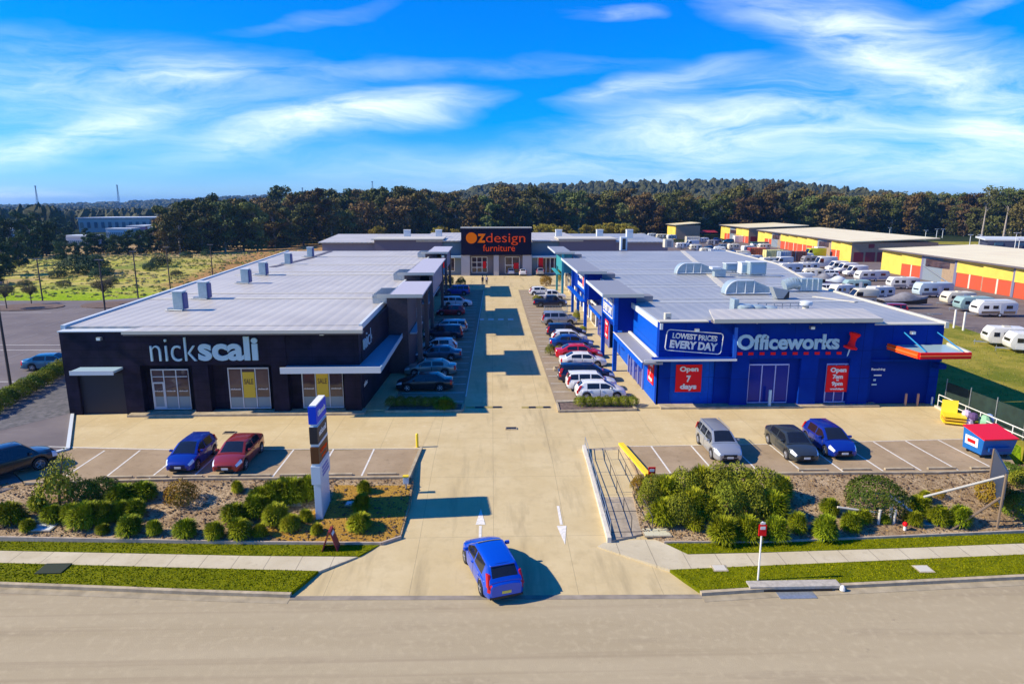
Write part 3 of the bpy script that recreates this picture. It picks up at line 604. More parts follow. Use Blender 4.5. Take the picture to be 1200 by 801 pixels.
# roof lid over the sign and its soffit
lid_ = MB(); a, b = fx(150, 385), fx(432, 378); lid_.prism([(a, FY - .9), (b - .3, FY - .9), (b - 1.2, FY + 4.2), (a + 1.5, FY + 4.2)], [top + .05] * 4, [top + .22] * 4); lid_.build('roof_lid', m_roof, bl)
MB().box(a + .05, b - .36, FY - .86, FY - .06, top - .12, top + .048).build('soffit', m_greyb, bl)
MB().box(a, b - .3, FY - .98, FY - .902, top + .0, top + .24).build('fascia', m_cream, bl)
MB().box(-31.65, xs['r2'], FY - .12, FY + .9, top + .021, top + .10).build('capping', m_roofw, bl)
# windows
shopfront(bl, FY + .45, xs['w1'], xs['w1b'], .25, fz(433), 3, None, None, 0, lower=1.25)
MB().box(xs['w1'] + .1, xs['w1b'] - .1, FY + .40, FY + .43, fz(433) - .62, fz(433) - .56).build('transom', m_frame, bl)
shopfront(bl, FY + .45, xs['w2'], xs['w2b'], .25, fz(432), 3, lower=1.15)
shopfront(bl, FY + .45, xs['w3'], xs['w3b'], .25, fz(432), 3, lower=1.15)
m_post = mat('yellow sale poster', (.62, .42, .02), .5); m_ink = mat('brown poster ink', (.16, .09, .02), .6)
for (xa, xb_) in ((xs['w2'], xs['w2b']), (xs['w3'], xs['w3b'])):
    a, b = lerp(xa, xb_, 1 / 3) + .08, lerp(xa, xb_, 2 / 3) - .06; zt = fz(437); zb = fz(467)
    p = MB().box(a, b, FY + .36, FY + .375, zb, zt).build('poster', m_post, bl); q = MB()
    text(q, "SALE", (a + .1, FY + .35, zt - .95), (1, 0, 0), b - a - .2, .42, .02, .01)
    q.build('lettering', m_ink, p)
    for i in (0, 2): text(MB(), "nickscali", (lerp(xa, xb_, i / 3) + .15, FY + .36, 1.75), (1, 0, 0), .75, .12, .02, .01).build('decal', m_white, bl)
for i in range(3): text(MB(), "nickscali", (lerp(xs['w1'], xs['w1b'], i / 3) + .15, FY + .36, 1.65), (1, 0, 0), .65, .11, .02, .01).build('decal', m_white, bl)
# sign letters
lt = MB(); xa, za = onY(178, 423, FY - .06); xm = fx(234, 420, FY - .06); xe = fx(304, 420, FY - .06); zt = fz(393.5)
text(lt, "nick", (xa, FY - .06, za), (1, 0, 0), fx(232, 420) - xa, zt - za - .04, -.012, .14)
text(lt, "scali", (xm - .02, FY - .06, za + .02), (1, 0, 0), xe - xm, zt - za - .02, .035, .14)
lt.build('sign_lettering', m_alu, bl)
# wall lamps
m_lampface = mat('lamp face', (.8, .85, .85), .2)
def wall_lamps(t, pts, y):
    for u, v in pts:
        x, z = onY(u, v, y - .2); o = MB().box(x - .16, x + .16, y - .3, y - .0, z - .1, z + .12).build('wall_lamp', m_steel, t); MB().box(x - .13, x + .13, y - .33, y - .301, z - .09, z + .08).build('lens', m_lampface, o)
wall_lamps(bl, [(116, 397), (240, 389), (274, 390), (377, 391)], FY)
# awnings
za = fz(431); MB().box(fx(82, 432, FY - 1.2), xs['r1'] + .1, FY - 1.3, FY - .002, za, za + .16).build('awning', m_awn, bl); o = bl.children[-1]
MB().box(fx(82, 432, FY - 1.2), xs['r1'] + .1, FY - 1.36, FY - 1.301, za - .12, za + .2).build('fascia', m_roofw, o)
zA = 3.55; xR = fx(445, 428, FY - 1.4)
MB().prism([(fx(340), FY - 1.4), (xR, FY - 1.4), (xR - .1, 61.0), (R_ + .0, 61.0), (R_, FY - .003), (fx(340), FY - .003)], zA, zA + .14).build('awning', mat('blue grey awning sheet', (.20, .36, .46), .45), bl); o = bl.children[-1]
MB().box(fx(339), xR + .06, FY - 1.5, FY - 1.401, zA - .12, zA + .34).build('fascia', m_roofw, o)
e = MB(); strip(e, [(xR + .03, FY - 1.4), (xR - .07, 61)], .08, FLAT, (zA - .1, zA + .3)); e.build('fascia', m_awn, o)
# side wall towards the aisle
sw = MB(); sw.box(-9.9, R_ - .001, FY + 1, 50.4, 0, 6.5); strip(sw, [(R_ - .12, 49.5), (-9.55, 61)], .3, FLAT, (0, Z - .31)); sw.build('side_wall', m_bpl, bl)
lt = MB(); text(lt, "nick", (R_ + .06, 49.9, 4.55), (0, 1, 0), 3.6, 1.2, -.012, .12); text(lt, "scali", (R_ + .08, 53.7, 4.55), (0, 1, 0), 5.4, 1.2, .035, .12); lt.build('sign_lettering', m_alu, bl)
text(MB(), "nickscali", (R_ + .06, 49.6, 1.7), (0, 1, 0), 1.8, .35, .02, .03).build('decal', m_white, bl)
# aisle towers of the left building
m_ltow = mat('purple brown tower wall', (.045, .032, .045), .6, noise=.2)
m_pillar = mat('brown grey pillar', (.12, .085, .085), .7)
for k, (ya, yb) in enumerate(((58.8, 69.3), (77.6, 98.6), (111.2, 126.2))):
    dx = -.9 * k if k < 2 else -1.9; xo = -6.15 - .55 * k; xi = -8.95 - .8 * k
    tw = MB(); tw.box(xi - .6, xi + 1.25, ya + 1.3, yb - 2.0, 0, 7.25); tb = tw.build('tower', m_ltow, bl)
    MB().prism([(xi - .1, ya), (xo, ya), (xo - .1, yb), (xi - .2, yb)], [7.42] * 4, [7.56] * 4).build('roof', mat('pale lilac roof sheet', (.50, .47, .50), .5), tb)
    MB().box(xi - 1.2, xo - .02, ya - .1, ya - .001, 7.3, 7.62).build('fascia', m_cream, tb)
    MB().prism([(xi + 0, ya + .1), (xo - .1, ya + .1), (xo - .2, yb - .1), (xi, yb - .1)], 7.26, 7.41).build('soffit', m_greyb, tb)
    for yy in (ya + 1.6, yb - 2.3): MB().box(xo - .75, xo - .35, yy, yy + .4, 0, 7.25).build('column', m_pillar, tb)
    MB().box(xo - .62, xo - .48, ya + 2.01, yb - 2.31, 4.6, 7.2).build('sign_panel', mat('dull lilac sign panel', (.22, .2, .28), .5), tb) if k else None
    MB().prism([(xi + 1.3, ya + 2.2), (xo - .9, ya + 2.2), (xo - .9, yb - 2.4), (xi + 1.3, yb - 2.4)], 3.6, 3.74).build('canopy', m_awn, tb)
    pl = MB()                                                   # louvred plant screen behind each tower roof
    for i in range(7): pl.box(xi - 1.9, xi - .3, ya + 1.5 + i * .8, ya + 1.56 + i * .8, Z + .02, Z + .85)
    pl.box(xi - 1.9, xi - 1.82, ya + 1.2, ya + 6.8, Z + .6, Z + .7); pl.box(xi - .3, xi - .22, ya + 1.2, ya + 6.8, Z + .86, Z + .95)
    pl.build('plant_screen', m_steel, tb)
e = MB(); strip(e, [(-8.3, 70.5), (-9.4, 77)], 1.6, FLAT, (3.5, 3.62)); strip(e, [(-9.5, 99.5), (-10.2, 111)], 1.6, FLAT, (3.5, 3.62)); e.build('awning', m_awn, bl)
# wall fronts below: dim glazing along the aisle walk
for a, b in ((62.5, 67), (70.5, 76.5), (81, 88), (90, 96), (100, 110), (114, 123)):
    x = lerp(-9.75, -10.75, (a - 50) / 79); xx = x + .02
    f = MB().box(xx - .05, xx + .06, a, b, 2.9, 3.0).box(xx - .05, xx + .06, a, a + .1, .1, 2.899).box(xx - .05, xx + .06, b - .1, b, .1, 2.899).build('window', m_frame, bl)
    MB().box(xx - .04, xx + .03, a + .1, b - .1, .12, 2.89).build('pane', m_glassdk, f)
# roof ventilators: things standing on the roof
def vent(u, v, w_, label, h=1.62, z=Z):
    x, y = G(u, v, z); w_ *= .78; t = thing('roof_ventilator', label, 'roof ventilator', (x, y, z), group='tall grey ventilators on the left roof')
    MB().box(x - w_ / 2, x + w_ / 2, y, y + .85, z + .1, z + h).build('casing', m_duct, t, bevel=.05)
    MB().box(x - w_ / 2 - .06, x + w_ / 2 + .06, y - .06, y + .91, z + h + .005, z + h + .08).build('cap', m_roofw, t)
    MB().box(x + w_ / 2 + .005, x + w_ / 2 + .14, y + .08, y + .78, z + .15, z + h - .1).build('filter_panel', mat('dark blue side panel', (.05, .06, .22), .5), t)
    c = MB(); c.box(x - w_ / 2 - .55, x - w_ / 2 - .05, y + .1, y + .5, z + .02, z + .25); c.tube((x - w_ / 2 - .8, y + .2, z + .08), (x + w_ / 2, y - .15, z + .08), .05, n=6); c.build('pipework', m_steel, t)
for i, (u, v, w_) in enumerate(((209, 364.5, 1.05), (238, 351, 1.05), (287, 332.5, 1.1), (307.5, 323, 1.1), (337, 310, 1.1), (363, 301.5, 1.15))):
    vent(u, v, w_, 'tall grey ventilator box on the left roof, %s from the front' % ('first', 'second', 'third', 'fourth', 'fifth', 'sixth')[i])

# ---------------------------------------------- right: vivid blue office supplies store
br = thing('office_supplies_store', 'long vivid blue office supplies store with a blue grey ribbed roof, right of the driveway', 'shop building', (22, 80, 0))
RY = 49.2
rpts = [G(u, v, 6.4) for u, v in ((1098, 381), (963, 338), (888, 306), (815, 288.5))]
sideR = [(34.9, 49.9), (rpts[1][0], rpts[1][1]), (43.3, 100.0), (45.5, 129)]
fpoly = [(12.9, 49.9)] + [(34.9, 49.9), sideR[1], sideR[2], sideR[3]] + [(14.2, 129)]
MB().prism(fpoly, 0, 6.2).build('wall', mat('blue side wall', (.0, .085, .52), .6, joints=(3.2, 2.2), noise=.12, spec=.15), br)  # lighter copy of the front wall's blue, for the sunlit side
ex = [(12.8, 49.9), (34.98, 49.9), (sideR[1][0] + .1, sideR[1][1]), (43.45, 100), (45.6, 129.1), (14.1, 129.1)]
MB().prism(ex, 6.201, 6.42).build('roof', m_roofb, br); rr = br.children[-1]
e = MB(); strip(e, [(34.95, 49.3), (sideR[1][0] + .05, sideR[1][1]), (43.4, 100), (45.6, 129)], .28, FLAT, (6.1, 6.56)); e.build('roof_flashing', m_cream, rr)
e = MB(); strip(e, [(12.85, 49.3), (12.9, 62), (14.1, 129)], .2, FLAT, (6.1, 6.56)); e.build('roof_flashing', m_roofw, rr)
e = MB(); strip(e, [(25.5, 72), (32.0, 104), (37, 129)], .8, FLAT, (6.425, 6.47)); e.build('roof_ridge', m_cream, rr)
for y, d in ((61, .9), (63.2, .5), (72.5, .8), (75, .5), (86, .9), (92, .9), (105, .9)):
    MB().box(14.3, 35 if y < 75 else 40, y, y + d, 6.422, 6.46).build('skylight_strip', mat('pale grey skylight', (.45, .46, .44), .5), rr)
def rx(u, v=470, y=RY): return onY(u, v, y)[0]
def rz_(v, u=930, y=RY): return onY(u, v, y)[1]
tp = rz_(377)
f1 = MB(); a, b = 12.75, rx(855); aw = rz_(419)
f1.box(a, b, RY + .25, RY + 1.0, aw + .1, rz_(377.5)); f1.box(a, rx(786), RY + .5, RY + 1, 0, aw + .05); f1.box(rx(838), b, RY + .5, RY + 1, 0, aw + .05); f1.box(rx(786), rx(838), RY + .55, RY + 1, rz_(424), aw + .05)
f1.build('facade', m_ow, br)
MB().box(rx(786), rx(838), RY + .85, RY + .95, 0, rz_(424)).build('recess_wall', m_owd, br)
f2 = MB(); a2, b2 = b + .001, rx(1015); zo = rz_(420)
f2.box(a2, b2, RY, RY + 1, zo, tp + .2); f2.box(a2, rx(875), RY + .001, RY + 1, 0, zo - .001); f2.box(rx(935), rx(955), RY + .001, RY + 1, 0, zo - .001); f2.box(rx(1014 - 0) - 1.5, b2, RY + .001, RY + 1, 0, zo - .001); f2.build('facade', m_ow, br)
MB().box(rx(875), rx(935), RY + .34, RY + .8, 0, zo).box(rx(955), b2 - 1.5, RY + .34, RY + .8, 0, zo).build('recess_wall', m_owd, br)
f3 = MB(); a3 = b2 + .001; zc = rz_(423)
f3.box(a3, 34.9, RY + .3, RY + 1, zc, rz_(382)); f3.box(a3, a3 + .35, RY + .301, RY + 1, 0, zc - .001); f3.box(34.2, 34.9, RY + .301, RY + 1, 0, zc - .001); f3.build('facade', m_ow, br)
MB().box(a3 + .35, 34.2, RY + .5, RY + .6, 0, zc).build('roller_door', m_owd, br)
MB().box(a3, 34.9, RY + .1, RY + .299, zc - .12, zc + .05).build('awning_rail', m_ow, br)
MB().box(34.3, 34.9, RY - .5, RY + .29, 3.0, 3.35).build('door_housing', m_owd, br)
# parapet lid with soffit and dotted lamps
a, b = rx(832, 375), rx(1020, 375)
MB().prism([(a, RY - .9), (b + .4, RY - .9), (b + 1.6, RY + 4.0), (a + 1.2, RY + 4.0)], tp + .22, tp + .38).build('roof_lid', m_roof, br)
MB().box(a + .05, b + .3, RY - .86, RY - .06, tp + .05, tp + .218).build('soffit', m_greyb, br)
MB().box(a, b + .4, RY - .98, RY - .902, tp + .1, tp + .40).build('fascia', m_cream, br)
MB().box(12.7, a - .02, RY + .15, RY + 1.0, rz_(377.5) + .001, rz_(377.5) + .09).build('capping', m_cream, br); MB().box(b + .41, 34.95, RY + .2, RY + 1.0, rz_(382) + .001, rz_(382) + .09).build('capping', m_cream, br)
MB().box(b2 + .4 - .42, b2 + 0.0, RY - .05, RY - .01, 0, .01).build('drip', m_ow, br) if False else None
for u in (887, 925, 962, 1000): x, z = onY(u, 377, RY - .4); MB().lathe([(.11, 0), (.09, -.08)], (x, RY - .42, tp + .049), n=10).build('soffit_lamp', m_lampface, br)
wall_lamps(br, [(817, 387)], RY + .25); wall_lamps(br, [(952, 384)], RY); wall_lamps(br, [(1070, 390)], RY + .3)
# brighter pilaster edge left of the big sign
MB().box(a2 - .001, a2 + .25, RY - .06, RY - .001, zo, rz_(383)).build('pilaster', mat('lighter blue trim', (.01, .13, .62), .5), br)
# awning on the left part, with white edge
MB().box(12.2, rx(855) - .01, RY - .9, RY + .249, aw - .02, aw + .08).build('awning', m_ow, br); o = br.children[-1]; MB().box(11.4, rx(855) - .01, RY - .97, RY - .901, aw + .0, aw + .14).build('fascia', m_white, o)
MB().prism([(11.3, RY - .9), (12.8, RY - .9), (12.85, 60.4), (11.3, 60.4)], 3.62, 3.76).build('awning', mat('grey awning sheet', (.30, .30, .31), .5), br); o = br.children[-1]
MB().box(11.22, 11.299, RY - .9, 60.4, 3.3, 3.78).build('fascia', M['blue side wall'], o); MB().box(11.2, 11.31, RY - .9, 60.4, 3.781, 3.83).build('edge_trim', m_white, o); MB().box(12.6, 12.82, RY + .3, 60.4, 3.78, 3.9).build('edge_trim', m_white, o)
MB().box(12.76, 12.89, RY + .5, 60.4, 0, 3.6).build('side_wall', M['blue side wall'], br)
# shopfront frames in the blue front
m_pf = mat('pale lilac window frame', (.42, .46, .75), .4); m_bg = mat('blue glazing', (.0, .018, .24), .15, spec=.25)
shopfront(br, RY + .78, rx(790), rx(838), .2, rz_(427), 4, mg=m_bg, mf=m_pf)
shopfront(br, RY + .28, rx(876), rx(923), .2, rz_(427), 3, mg=m_bg, mf=m_pf)
shopfront(br, RY + .28, rx(967), rx(1011), .2, rz_(427), 4, mg=m_bg, mf=m_pf, dmid=3)
MB().box(rx(900) - .09, rx(900) + .09, RY - .35, RY - .2, 0, 1.4).build('bollard', m_alu, br)
st = MB(); st.box(rx(773), 30, RY - .55, RY + .48, .0, .13); st.build('front_step', m_kerb, br); MB().box(-30.5 + 13.5 - 2, R_ + .3, FY - .7, FY + .6, .0, .16).box(xs['r2'] - 1.0, -19.001, FY - .7, FY + .6, 0, .16).build('front_step', m_kerb, bl)
# writing on the front
def signboard(u0, v0, u1, v1, y, rows):
    x0, z0 = onY(u0, v1, y); x1, z1 = onY(u1, v0, y); p = MB().box(x0, x1, y, y + .05, z0, z1).build('sign_board', m_red, br); q = MB(); W_ = x1 - x0; H_ = z1 - z0
    for s, cx, w_, zz, h in rows: text(q, s, (x0 + W_ * (cx - w_ / 2), y - .005, z0 + H_ * zz), (1, 0, 0), W_ * w_, H_ * h, .045, .03)
    q.build('lettering', m_white, p)
signboard(791, 427, 823, 459, RY + .5, [("Open", .5, .72, .70, .24), ("7", .5, .17, .36, .25), ("days", .5, .64, .05, .25)])
signboard(967, 428, 996, 459, RY + .12, [("Open", .5, .72, .70, .23), ("7am", .5, .46, .50, .17), ("to", .5, .12, .42, .065), ("9pm", .5, .5, .20, .20), ("weekdays", .5, .62, .06, .10)])
q = MB(); x0, z0 = onY(863, 409.5, RY - .02); x1, z1 = onY(984, 391.5, RY - .02)
text(q, "Officeworks", (x0, RY - .03, z0), (1, 0, 0), x1 - x0, z1 - z0 + .05, .035, .12); q.build('sign_lettering', m_alu, br)
q = MB()
for i in range(10): x = lerp(rx(868, 413), rx(984, 413), i / 9); q.box(x - .25, x + .12, RY - .06, RY - .012, rz_(415.3), rz_(412.2))
q.build('sign_dashes', m_red, br)
# red push pin emblem
px, pz = onY(996, 400, RY - .1); ang = R(14); pin = MB()
def pinlathe(prof_, m, name):
    b_ = MB().lathe(prof_, n=18); vs = [(px + x_ * math.cos(ang) + z_ * math.sin(ang), RY - .42 + y_ * .45, pz - x_ * math.sin(ang) + z_ * math.cos(ang)) for x_, y_, z_ in b_.v]; b_.v = vs; return b_.build(name, m, br, smooth=40)
pinlathe([(.12, -.55), (.52, -.5), (.56, -.36), (.3, -.22), (.24, .1), (.28, .42), (.42, .55), (.45, .72), (.3, .78), (0.01, .78)], m_red, 'push_pin'); pinlathe([(.01, -1.15), (.05, -1.0), (.06, -.56)], m_alu, 'pin_needle')
# slanted price frame
q = MB(); y = RY + .24; X = Vector((1, 0, -.085)).normalized(); Zd = Vector((.085, 0, 1)).normalized(); x0, z0 = onY(779, 410, y); x1 = onY(845, 410, y)[0]; Wd = x1 - x0; Hd = 1.62; O = Vector((x0, y, z0))
def bar(a, b, w_=.08):
    A = O + X * a[0] + Zd * a[1]; B = O + X * b[0] + Zd * b[1]; q.tube(A, B, w_ / 2, n=6)
c_ = .22
for a, b in (((c_, 0), (Wd - c_, 0)), ((c_, Hd), (Wd - c_, Hd)), ((0, c_), (0, Hd - c_)), ((Wd, c_), (Wd, Hd - c_)), ((0, c_), (.07, .07)), ((.07, .07), (c_, 0)), ((Wd, c_), (Wd - .07, .07)), ((Wd - .07, .07), (Wd - c_, 0)), ((0, Hd - c_), (.07, Hd - .07)), ((.07, Hd - .07), (c_, Hd)), ((Wd, Hd - c_), (Wd - .07, Hd - .07)), ((Wd - .07, Hd - .07), (Wd - c_, Hd))): bar(a, b)
text(q, "LOWEST PRICES", O + X * .45 + Zd * .98, X, Wd - .9, .42, .03, .05, zdir=Zd); text(q, "EVERY DAY", O + X * .35 + Zd * .22, X, Wd - .7, .62, .045, .05, zdir=Zd); q.build('sign_lettering', m_white, br)
q = MB(); x0, z0 = onY(1021, 434.5, RY - .02); x1 = onY(1037, 434, RY - .02)[0]; text(q, "Receiving", (x0, RY - .02, z0), (1, 0, 0), x1 - x0, .24, .03, .03); x0, z0 = onY(1024, 440.3, RY - .02); q.box(x0, x0 + .6, RY - .03, RY - .005, z0, z0 + .1); q.v = [(a_ - 1.2 if False else a_, b_, c2) for a_, b_, c2 in q.v]; q.build('sign_lettering', m_white, br)
q = MB().box(a3 + .55, a3 + .75, RY + .28, RY + .3, 1.9, 2.05).box(a3 + .45, a3 + .85, RY + .28, RY + .3, 1.55, 1.66).build('notice', m_alu, br)
# side wall sign boards (left face of the blue store)
def sideboard(parent, x, y0_, y1_, z0, z1, rows, m=m_red, ml=m_white):
    p = MB().box(x - .04, x, y0_, y1_, z0, z1).build('sign_board', m, parent); q = MB(); W_ = y1_ - y0_; H_ = z1 - z0
    for s, cx, w_, zz, h in rows: text(q, s, (x - .045, y1_ - W_ * (cx - w_ / 2), z0 + H_ * zz), (0, -1, 0), W_ * w_, H_ * h, .04, .02)
    q.build('lettering', ml, p)
sideboard(br, 12.74, 50.6, 52.5, 1.35, 3.2, [("Open", .5, .72, .70, .24), ("7", .5, .17, .36, .25), ("days", .5, .64, .05, .25)])
# frames along the west wall
for a, b in ((54.0, 57.5), (57.8, 60.0), (70.5, 78)):
    f = MB().box(12.6, 12.74, a, b, 2.85, 2.95).box(12.6, 12.74, a, a + .1, .1, 2.849).box(12.6, 12.74, (a + b) / 2 - .05, (a + b) / 2 + .05, .1, 2.849).box(12.6, 12.74, b - .1, b, .1, 2.849).build('window', m_pf, br)
    MB().box(12.66, 12.72, a + .1, b - .1, .12, 2.84).build('pane', m_bg, f)
# red framed canopy over the loading door
xl, xr2 = a3 + .1, 37.6; zf = rz_(417, 1060); yb, yf = RY + .28, RY - 3.2
x_ = [onY(1041, 403, RY + .2), onY(1078, 419, yf), onY(1138, 419, yf), onY(1102, 402, RY + .2)]
cn = thing('loading_canopy', 'flat glazed canopy with a thick red and orange rim over the loading door', 'canopy', (33, 48, 4.8))
A_, B_, C_, D_ = (x_[0][0], RY + .2), (x_[1][0], yf), (x_[2][0], yf), (x_[3][0] + .6, RY + .2); zz = 4.75
MB().prism([(A_[0] + .3, A_[1]), (B_[0] + .2, B_[1] + .2), (C_[0] - .2, C_[1] + .2), D_], zz - .05, zz + .04).build('deck', mat('pale teal canopy sheet', (.33, .46, .46), .3), cn)
e = MB(); strip(e, [(B_[0], B_[1] + .05), (C_[0], C_[1] + .05)], .16, FLAT, (zz - .3, zz + .16)); e.build('rim', m_red, cn)
e = MB(); strip(e, [(A_[0], A_[1]), (B_[0] + .0, B_[1] + .14)], .16, FLAT, (zz - .3, zz + .16)); e.build('rim', m_orange, cn)
e = MB(); strip(e, [(B_[0] - .02, B_[1] - .04), (C_[0] + .02, C_[1] - .04)], .06, FLAT, (zz - .1, zz - .02)); strip(e, [(A_[0] - .11, A_[1]), (B_[0] - .11, B_[1] + .14)], .06, FLAT, (zz - .1, zz - .02)); e.build('rim_stripe', mat('red orange stripe', (.8, .2, .05), .5), cn)
e = MB(); strip(e, [(C_[0] - .03, C_[1] + .14), D_], .2, FLAT, (zz - .1, zz + .2)); e.build('edge_flashing', m_cream, cn)
e = MB(); e.tube((A_[0] + 1.2, RY + .3, zz + 1.0), (B_[0] + .8, B_[1] + .6, zz + .1), .05, n=6); e.tube((A_[0] + 3.8, RY + .3, zz + 1.0), (B_[0] + 3.6, B_[1] + .6, zz + .1), .04, n=6); e.build('stay_rod', mat('blue stay', (.02, .25, .5), .4), cn)
# aisle towers of the right building
for k, (ya, yb, cols_, cm) in enumerate(((58.4, 69.5, (60.2, 66.9), 'b'), (78.4, 98.2, (81.2, 88.4, 94.5), 'b'), (110.2, 125.7, (110, 119.5), 't'))):
    xo = 9.85 + .3 * k; xi = 13.15 + .1 * k; cmx = M['blue side wall'] if cm == 'b' else m_teal; xc = 11.25 + .15 * k
    tb = MB().box(xc + .36, xi + .1, ya + 1.9, yb - 2.2, 3.95, 7.25).build('tower', m_owd if k < 2 else m_teal, br)
    MB().prism([(xo, ya), (xi - .1, ya), (xi + .1, yb), (xo + .1, yb)], 7.42, 7.56).build('roof', mat('mid grey roof sheet', (.27, .27, .28), .5), tb)
    MB().box(xo, xi + .35, ya - .1, ya - .001, 7.3, 7.62).build('fascia', m_cream, tb); e = MB(); strip(e, [(xo - .04, ya - .1), (xo + .06, yb)], .08, FLAT, (7.35, 7.62)); e.build('fascia', m_roofw, tb)
    MB().prism([(xo + .1, ya + .1), (xi + .1, ya + .1), (xi, yb - .1), (xo + .1, yb - .1)], 7.26, 7.41).build('soffit', m_greyb, tb)
    for yy in cols_: MB().box(xc, xc + .35, yy, yy + .4, 0, 7.25).build('column', cmx, tb)
    yA, yB = cols_[0] + .41, cols_[-1] - .01
    if len(cols_) == 3: yB = cols_[1] - .01
    MB().box(xc + .05, xc + .25, yA, yB, 4.6, 7.2).build('sign_panel', cmx, tb); sp = tb.children[-1]
    q = MB()
    if k == 0:
        for a, b in (((yA + .5, 4.9), (yB - .5, 4.9)), ((yA + .5, 6.9), (yB - .5, 6.9))): q.box(xc - .02, xc + .04, a[0], b[0], a[1] - .05, a[1] + .05)
        for yy in (yA + .5, yB - .5): q.box(xc - .02, xc + .04, yy - .05, yy + .05, 4.951, 6.849)
        text(q, "LOWEST PRICES", (xc, yB - .8, 6.1), (0, -1, 0), yB - yA - 1.6, .55, .03, .04); text(q, "EVERY DAY", (xc, yB - .8, 5.15), (0, -1, 0), yB - yA - 1.6, .75, .04, .04); q.build('lettering', m_white, sp)
        sideboard(tb, xc + .2, yA + 3.6, yA + 5.4, 2.3, 4.1, [("Open", .5, .72, .70, .24), ("7", .5, .17, .36, .25), ("days", .5, .64, .05, .25)])
    elif k == 1:
        p = MB().box(xc - .0, xc + .049, yA + .5, yB - .5, 5.0, 6.9).build('sign_board', m_white, tb); text(q, "Officeworks", (xc - .01, yB - .8, 5.5), (0, -1, 0), yB - yA - 2.6, .8, .03, .04); q.build('lettering', m_ow, p); MB().box(xc - .03, xc - .005, yA + .7, yA + 1.5, 5.3, 6.6).build('emblem', m_red, p)
    MB().prism([(xc - .5, ya + 2.2), (xc + .1, ya + 2.2), (xc + .1, yb - 2.2), (xc - .5, yb - 2.2)], 3.6, 3.74).build('canopy', cmx, tb) if k else None
    MB().prism([(xi + .25, ya + 3.0), (xi + 1.9, ya + 3.0), (xi + 1.9, ya + 4.6), (xi + .25, ya + 4.6)], 6.43, 7.0).build('roof_hatch', m_greyw, tb)
e = MB(); e.box(11.6, 12.9, 70, 78, 3.5, 3.62); e.build('awning', M['grey awning sheet'], br); MB().box(11.5, 11.599, 69.8, 78.2, 3.3, 3.7).build('fascia', M['blue side wall'], br)
for a, b in ((83, 88), (90, 96), (100, 108), (113, 118), (120, 126)):
    x = lerp(12.8, 14.1, (a - 50) / 79) - .14; f = MB().box(x - .05, x + .08, a, b, 0.08, 3.1).build('window', m_white if a < 110 else m_cream, br); MB().box(x - .08, x - .051, a + .5, b - 1.5, .2, 2.7).build('pane', m_glassdk, f)

# ---------------------------------------------- plant on the right roof
ZR = 6.43
def roofthing(name, label, cat, u, v, group=None, z=ZR): x, y = G(u, v, z); return thing(name, label, cat, (x, y, z), group=group), x, y
def arched(label, u0, v0, length, hgt, dpt):
    t, x, y = roofthing('air_intake_duct', label, 'roof duct', u0, v0, 'arched ducts on the right roof'); z = ZR
    n = 10; pr = [(x + length, z + .1)] + [(x + .9 * hgt - .9 * hgt * math.cos(a), z + .1 + hgt * math.sin(a)) for a in [math.pi / 2 * (1 - i / n) for i in range(n + 1)]]
    pr = [(x, z + .1), (x + length, z + .1), (x + length, z + .55 * hgt), (x + length * .62, z + .1 + hgt)] + [(x + .9 * hgt * (1 - math.cos(a)), z + .1 + hgt * math.sin(a)) for a in [math.pi / 2 * (1 - i / n) for i in range(n)]]
    k = len(pr); vs = [(p[0], y, p[1]) for p in pr] + [(p[0], y + dpt, p[1]) for p in pr]
    MB().add(vs, [tuple(range(k)), tuple(range(2 * k - 1, k - 1, -1))] + [(i + 1 if i + 1 < k else 0, i, k + i, k + (i + 1) % k) for i in range(k)]).build('casing', m_duct, t, smooth=35)
    rb = MB()
    for i in range(n):
        a0, a1 = math.pi / 2 * i / n, math.pi / 2 * (i + 1) / n; rb.tube((x + .9 * hgt * (1 - math.cos(a0)), y - .06, z + .1 + hgt * math.sin(a0)), (x + .9 * hgt * (1 - math.cos(a1)), y - .06, z + .1 + hgt * math.sin(a1)), .08, n=6)
    rb.tube((x + .9 * hgt, y - .06, z + .1 + hgt), (x + length * .62, y - .06, z + .1 + hgt), .08, n=6); rb.tube((x, y - .06, z + .15), (x + length, y - .06, z + .15), .07, n=6)
    for fx_ in (.3, .55, .8): rb.tube((x + length * fx_ * .8, y - .06, z + .15), (x + length * fx_ * .8, y - .06, z + .1 + hgt * (1 if fx_ < .7 else .95)), .06, n=6)
    rb.build('frame', m_roofw, t)
arched('arched grey duct on the right roof, the farther of two', 793, 321.5, 4.9, 1.35, 1.4); arched('arched grey duct on the right roof, the nearer of two', 850, 345.5, 4.5, 1.35, 1.4)
def cooler(label, u, v, wd, h, dp, m=m_duct, group='evaporative coolers on the right roof'):
    t, x, y = roofthing('evaporative_cooler', label, 'air cooler', u, v, group); z = ZR
    MB().box(x - wd / 2, x + wd / 2, y, y + dp, z + .25, z + h).build('casing', m, t, bevel=.06); MB().box(x - wd / 2 + .15, x + wd / 2 - .15, y - .04, y - .005, z + .45, z + h - .25).build('louvre', mat('blue grey louvre', (.22, .36, .48), .5, bump=.2), t)
    MB().box(x - wd / 2 - .05, x + wd / 2 + .05, y - .05, y + dp + .05, z + h + .005, z + h + .1).build('lid', m_roofw, t)
    f = MB()
    for sx in (-1, 1):
        for sy in (.1, dp - .2): f.box(x + sx * (wd / 2 - .15) - .06, x + sx * (wd / 2 - .15) + .06, y + sy, y + sy + .1, z, z + .25)
    f.build('feet', m_steel, t); f = MB(); f.tube((x + wd / 2, y - .2, z + .1), (x + wd / 2 + 1.6, y - .9, z + .1), .09, n=7); f.tube((x - wd / 2 - 1.4, y + .2, z + .1), (x + wd / 2, y - .2, z + .1), .07, n=7); f.build('pipework', m_steel, t)
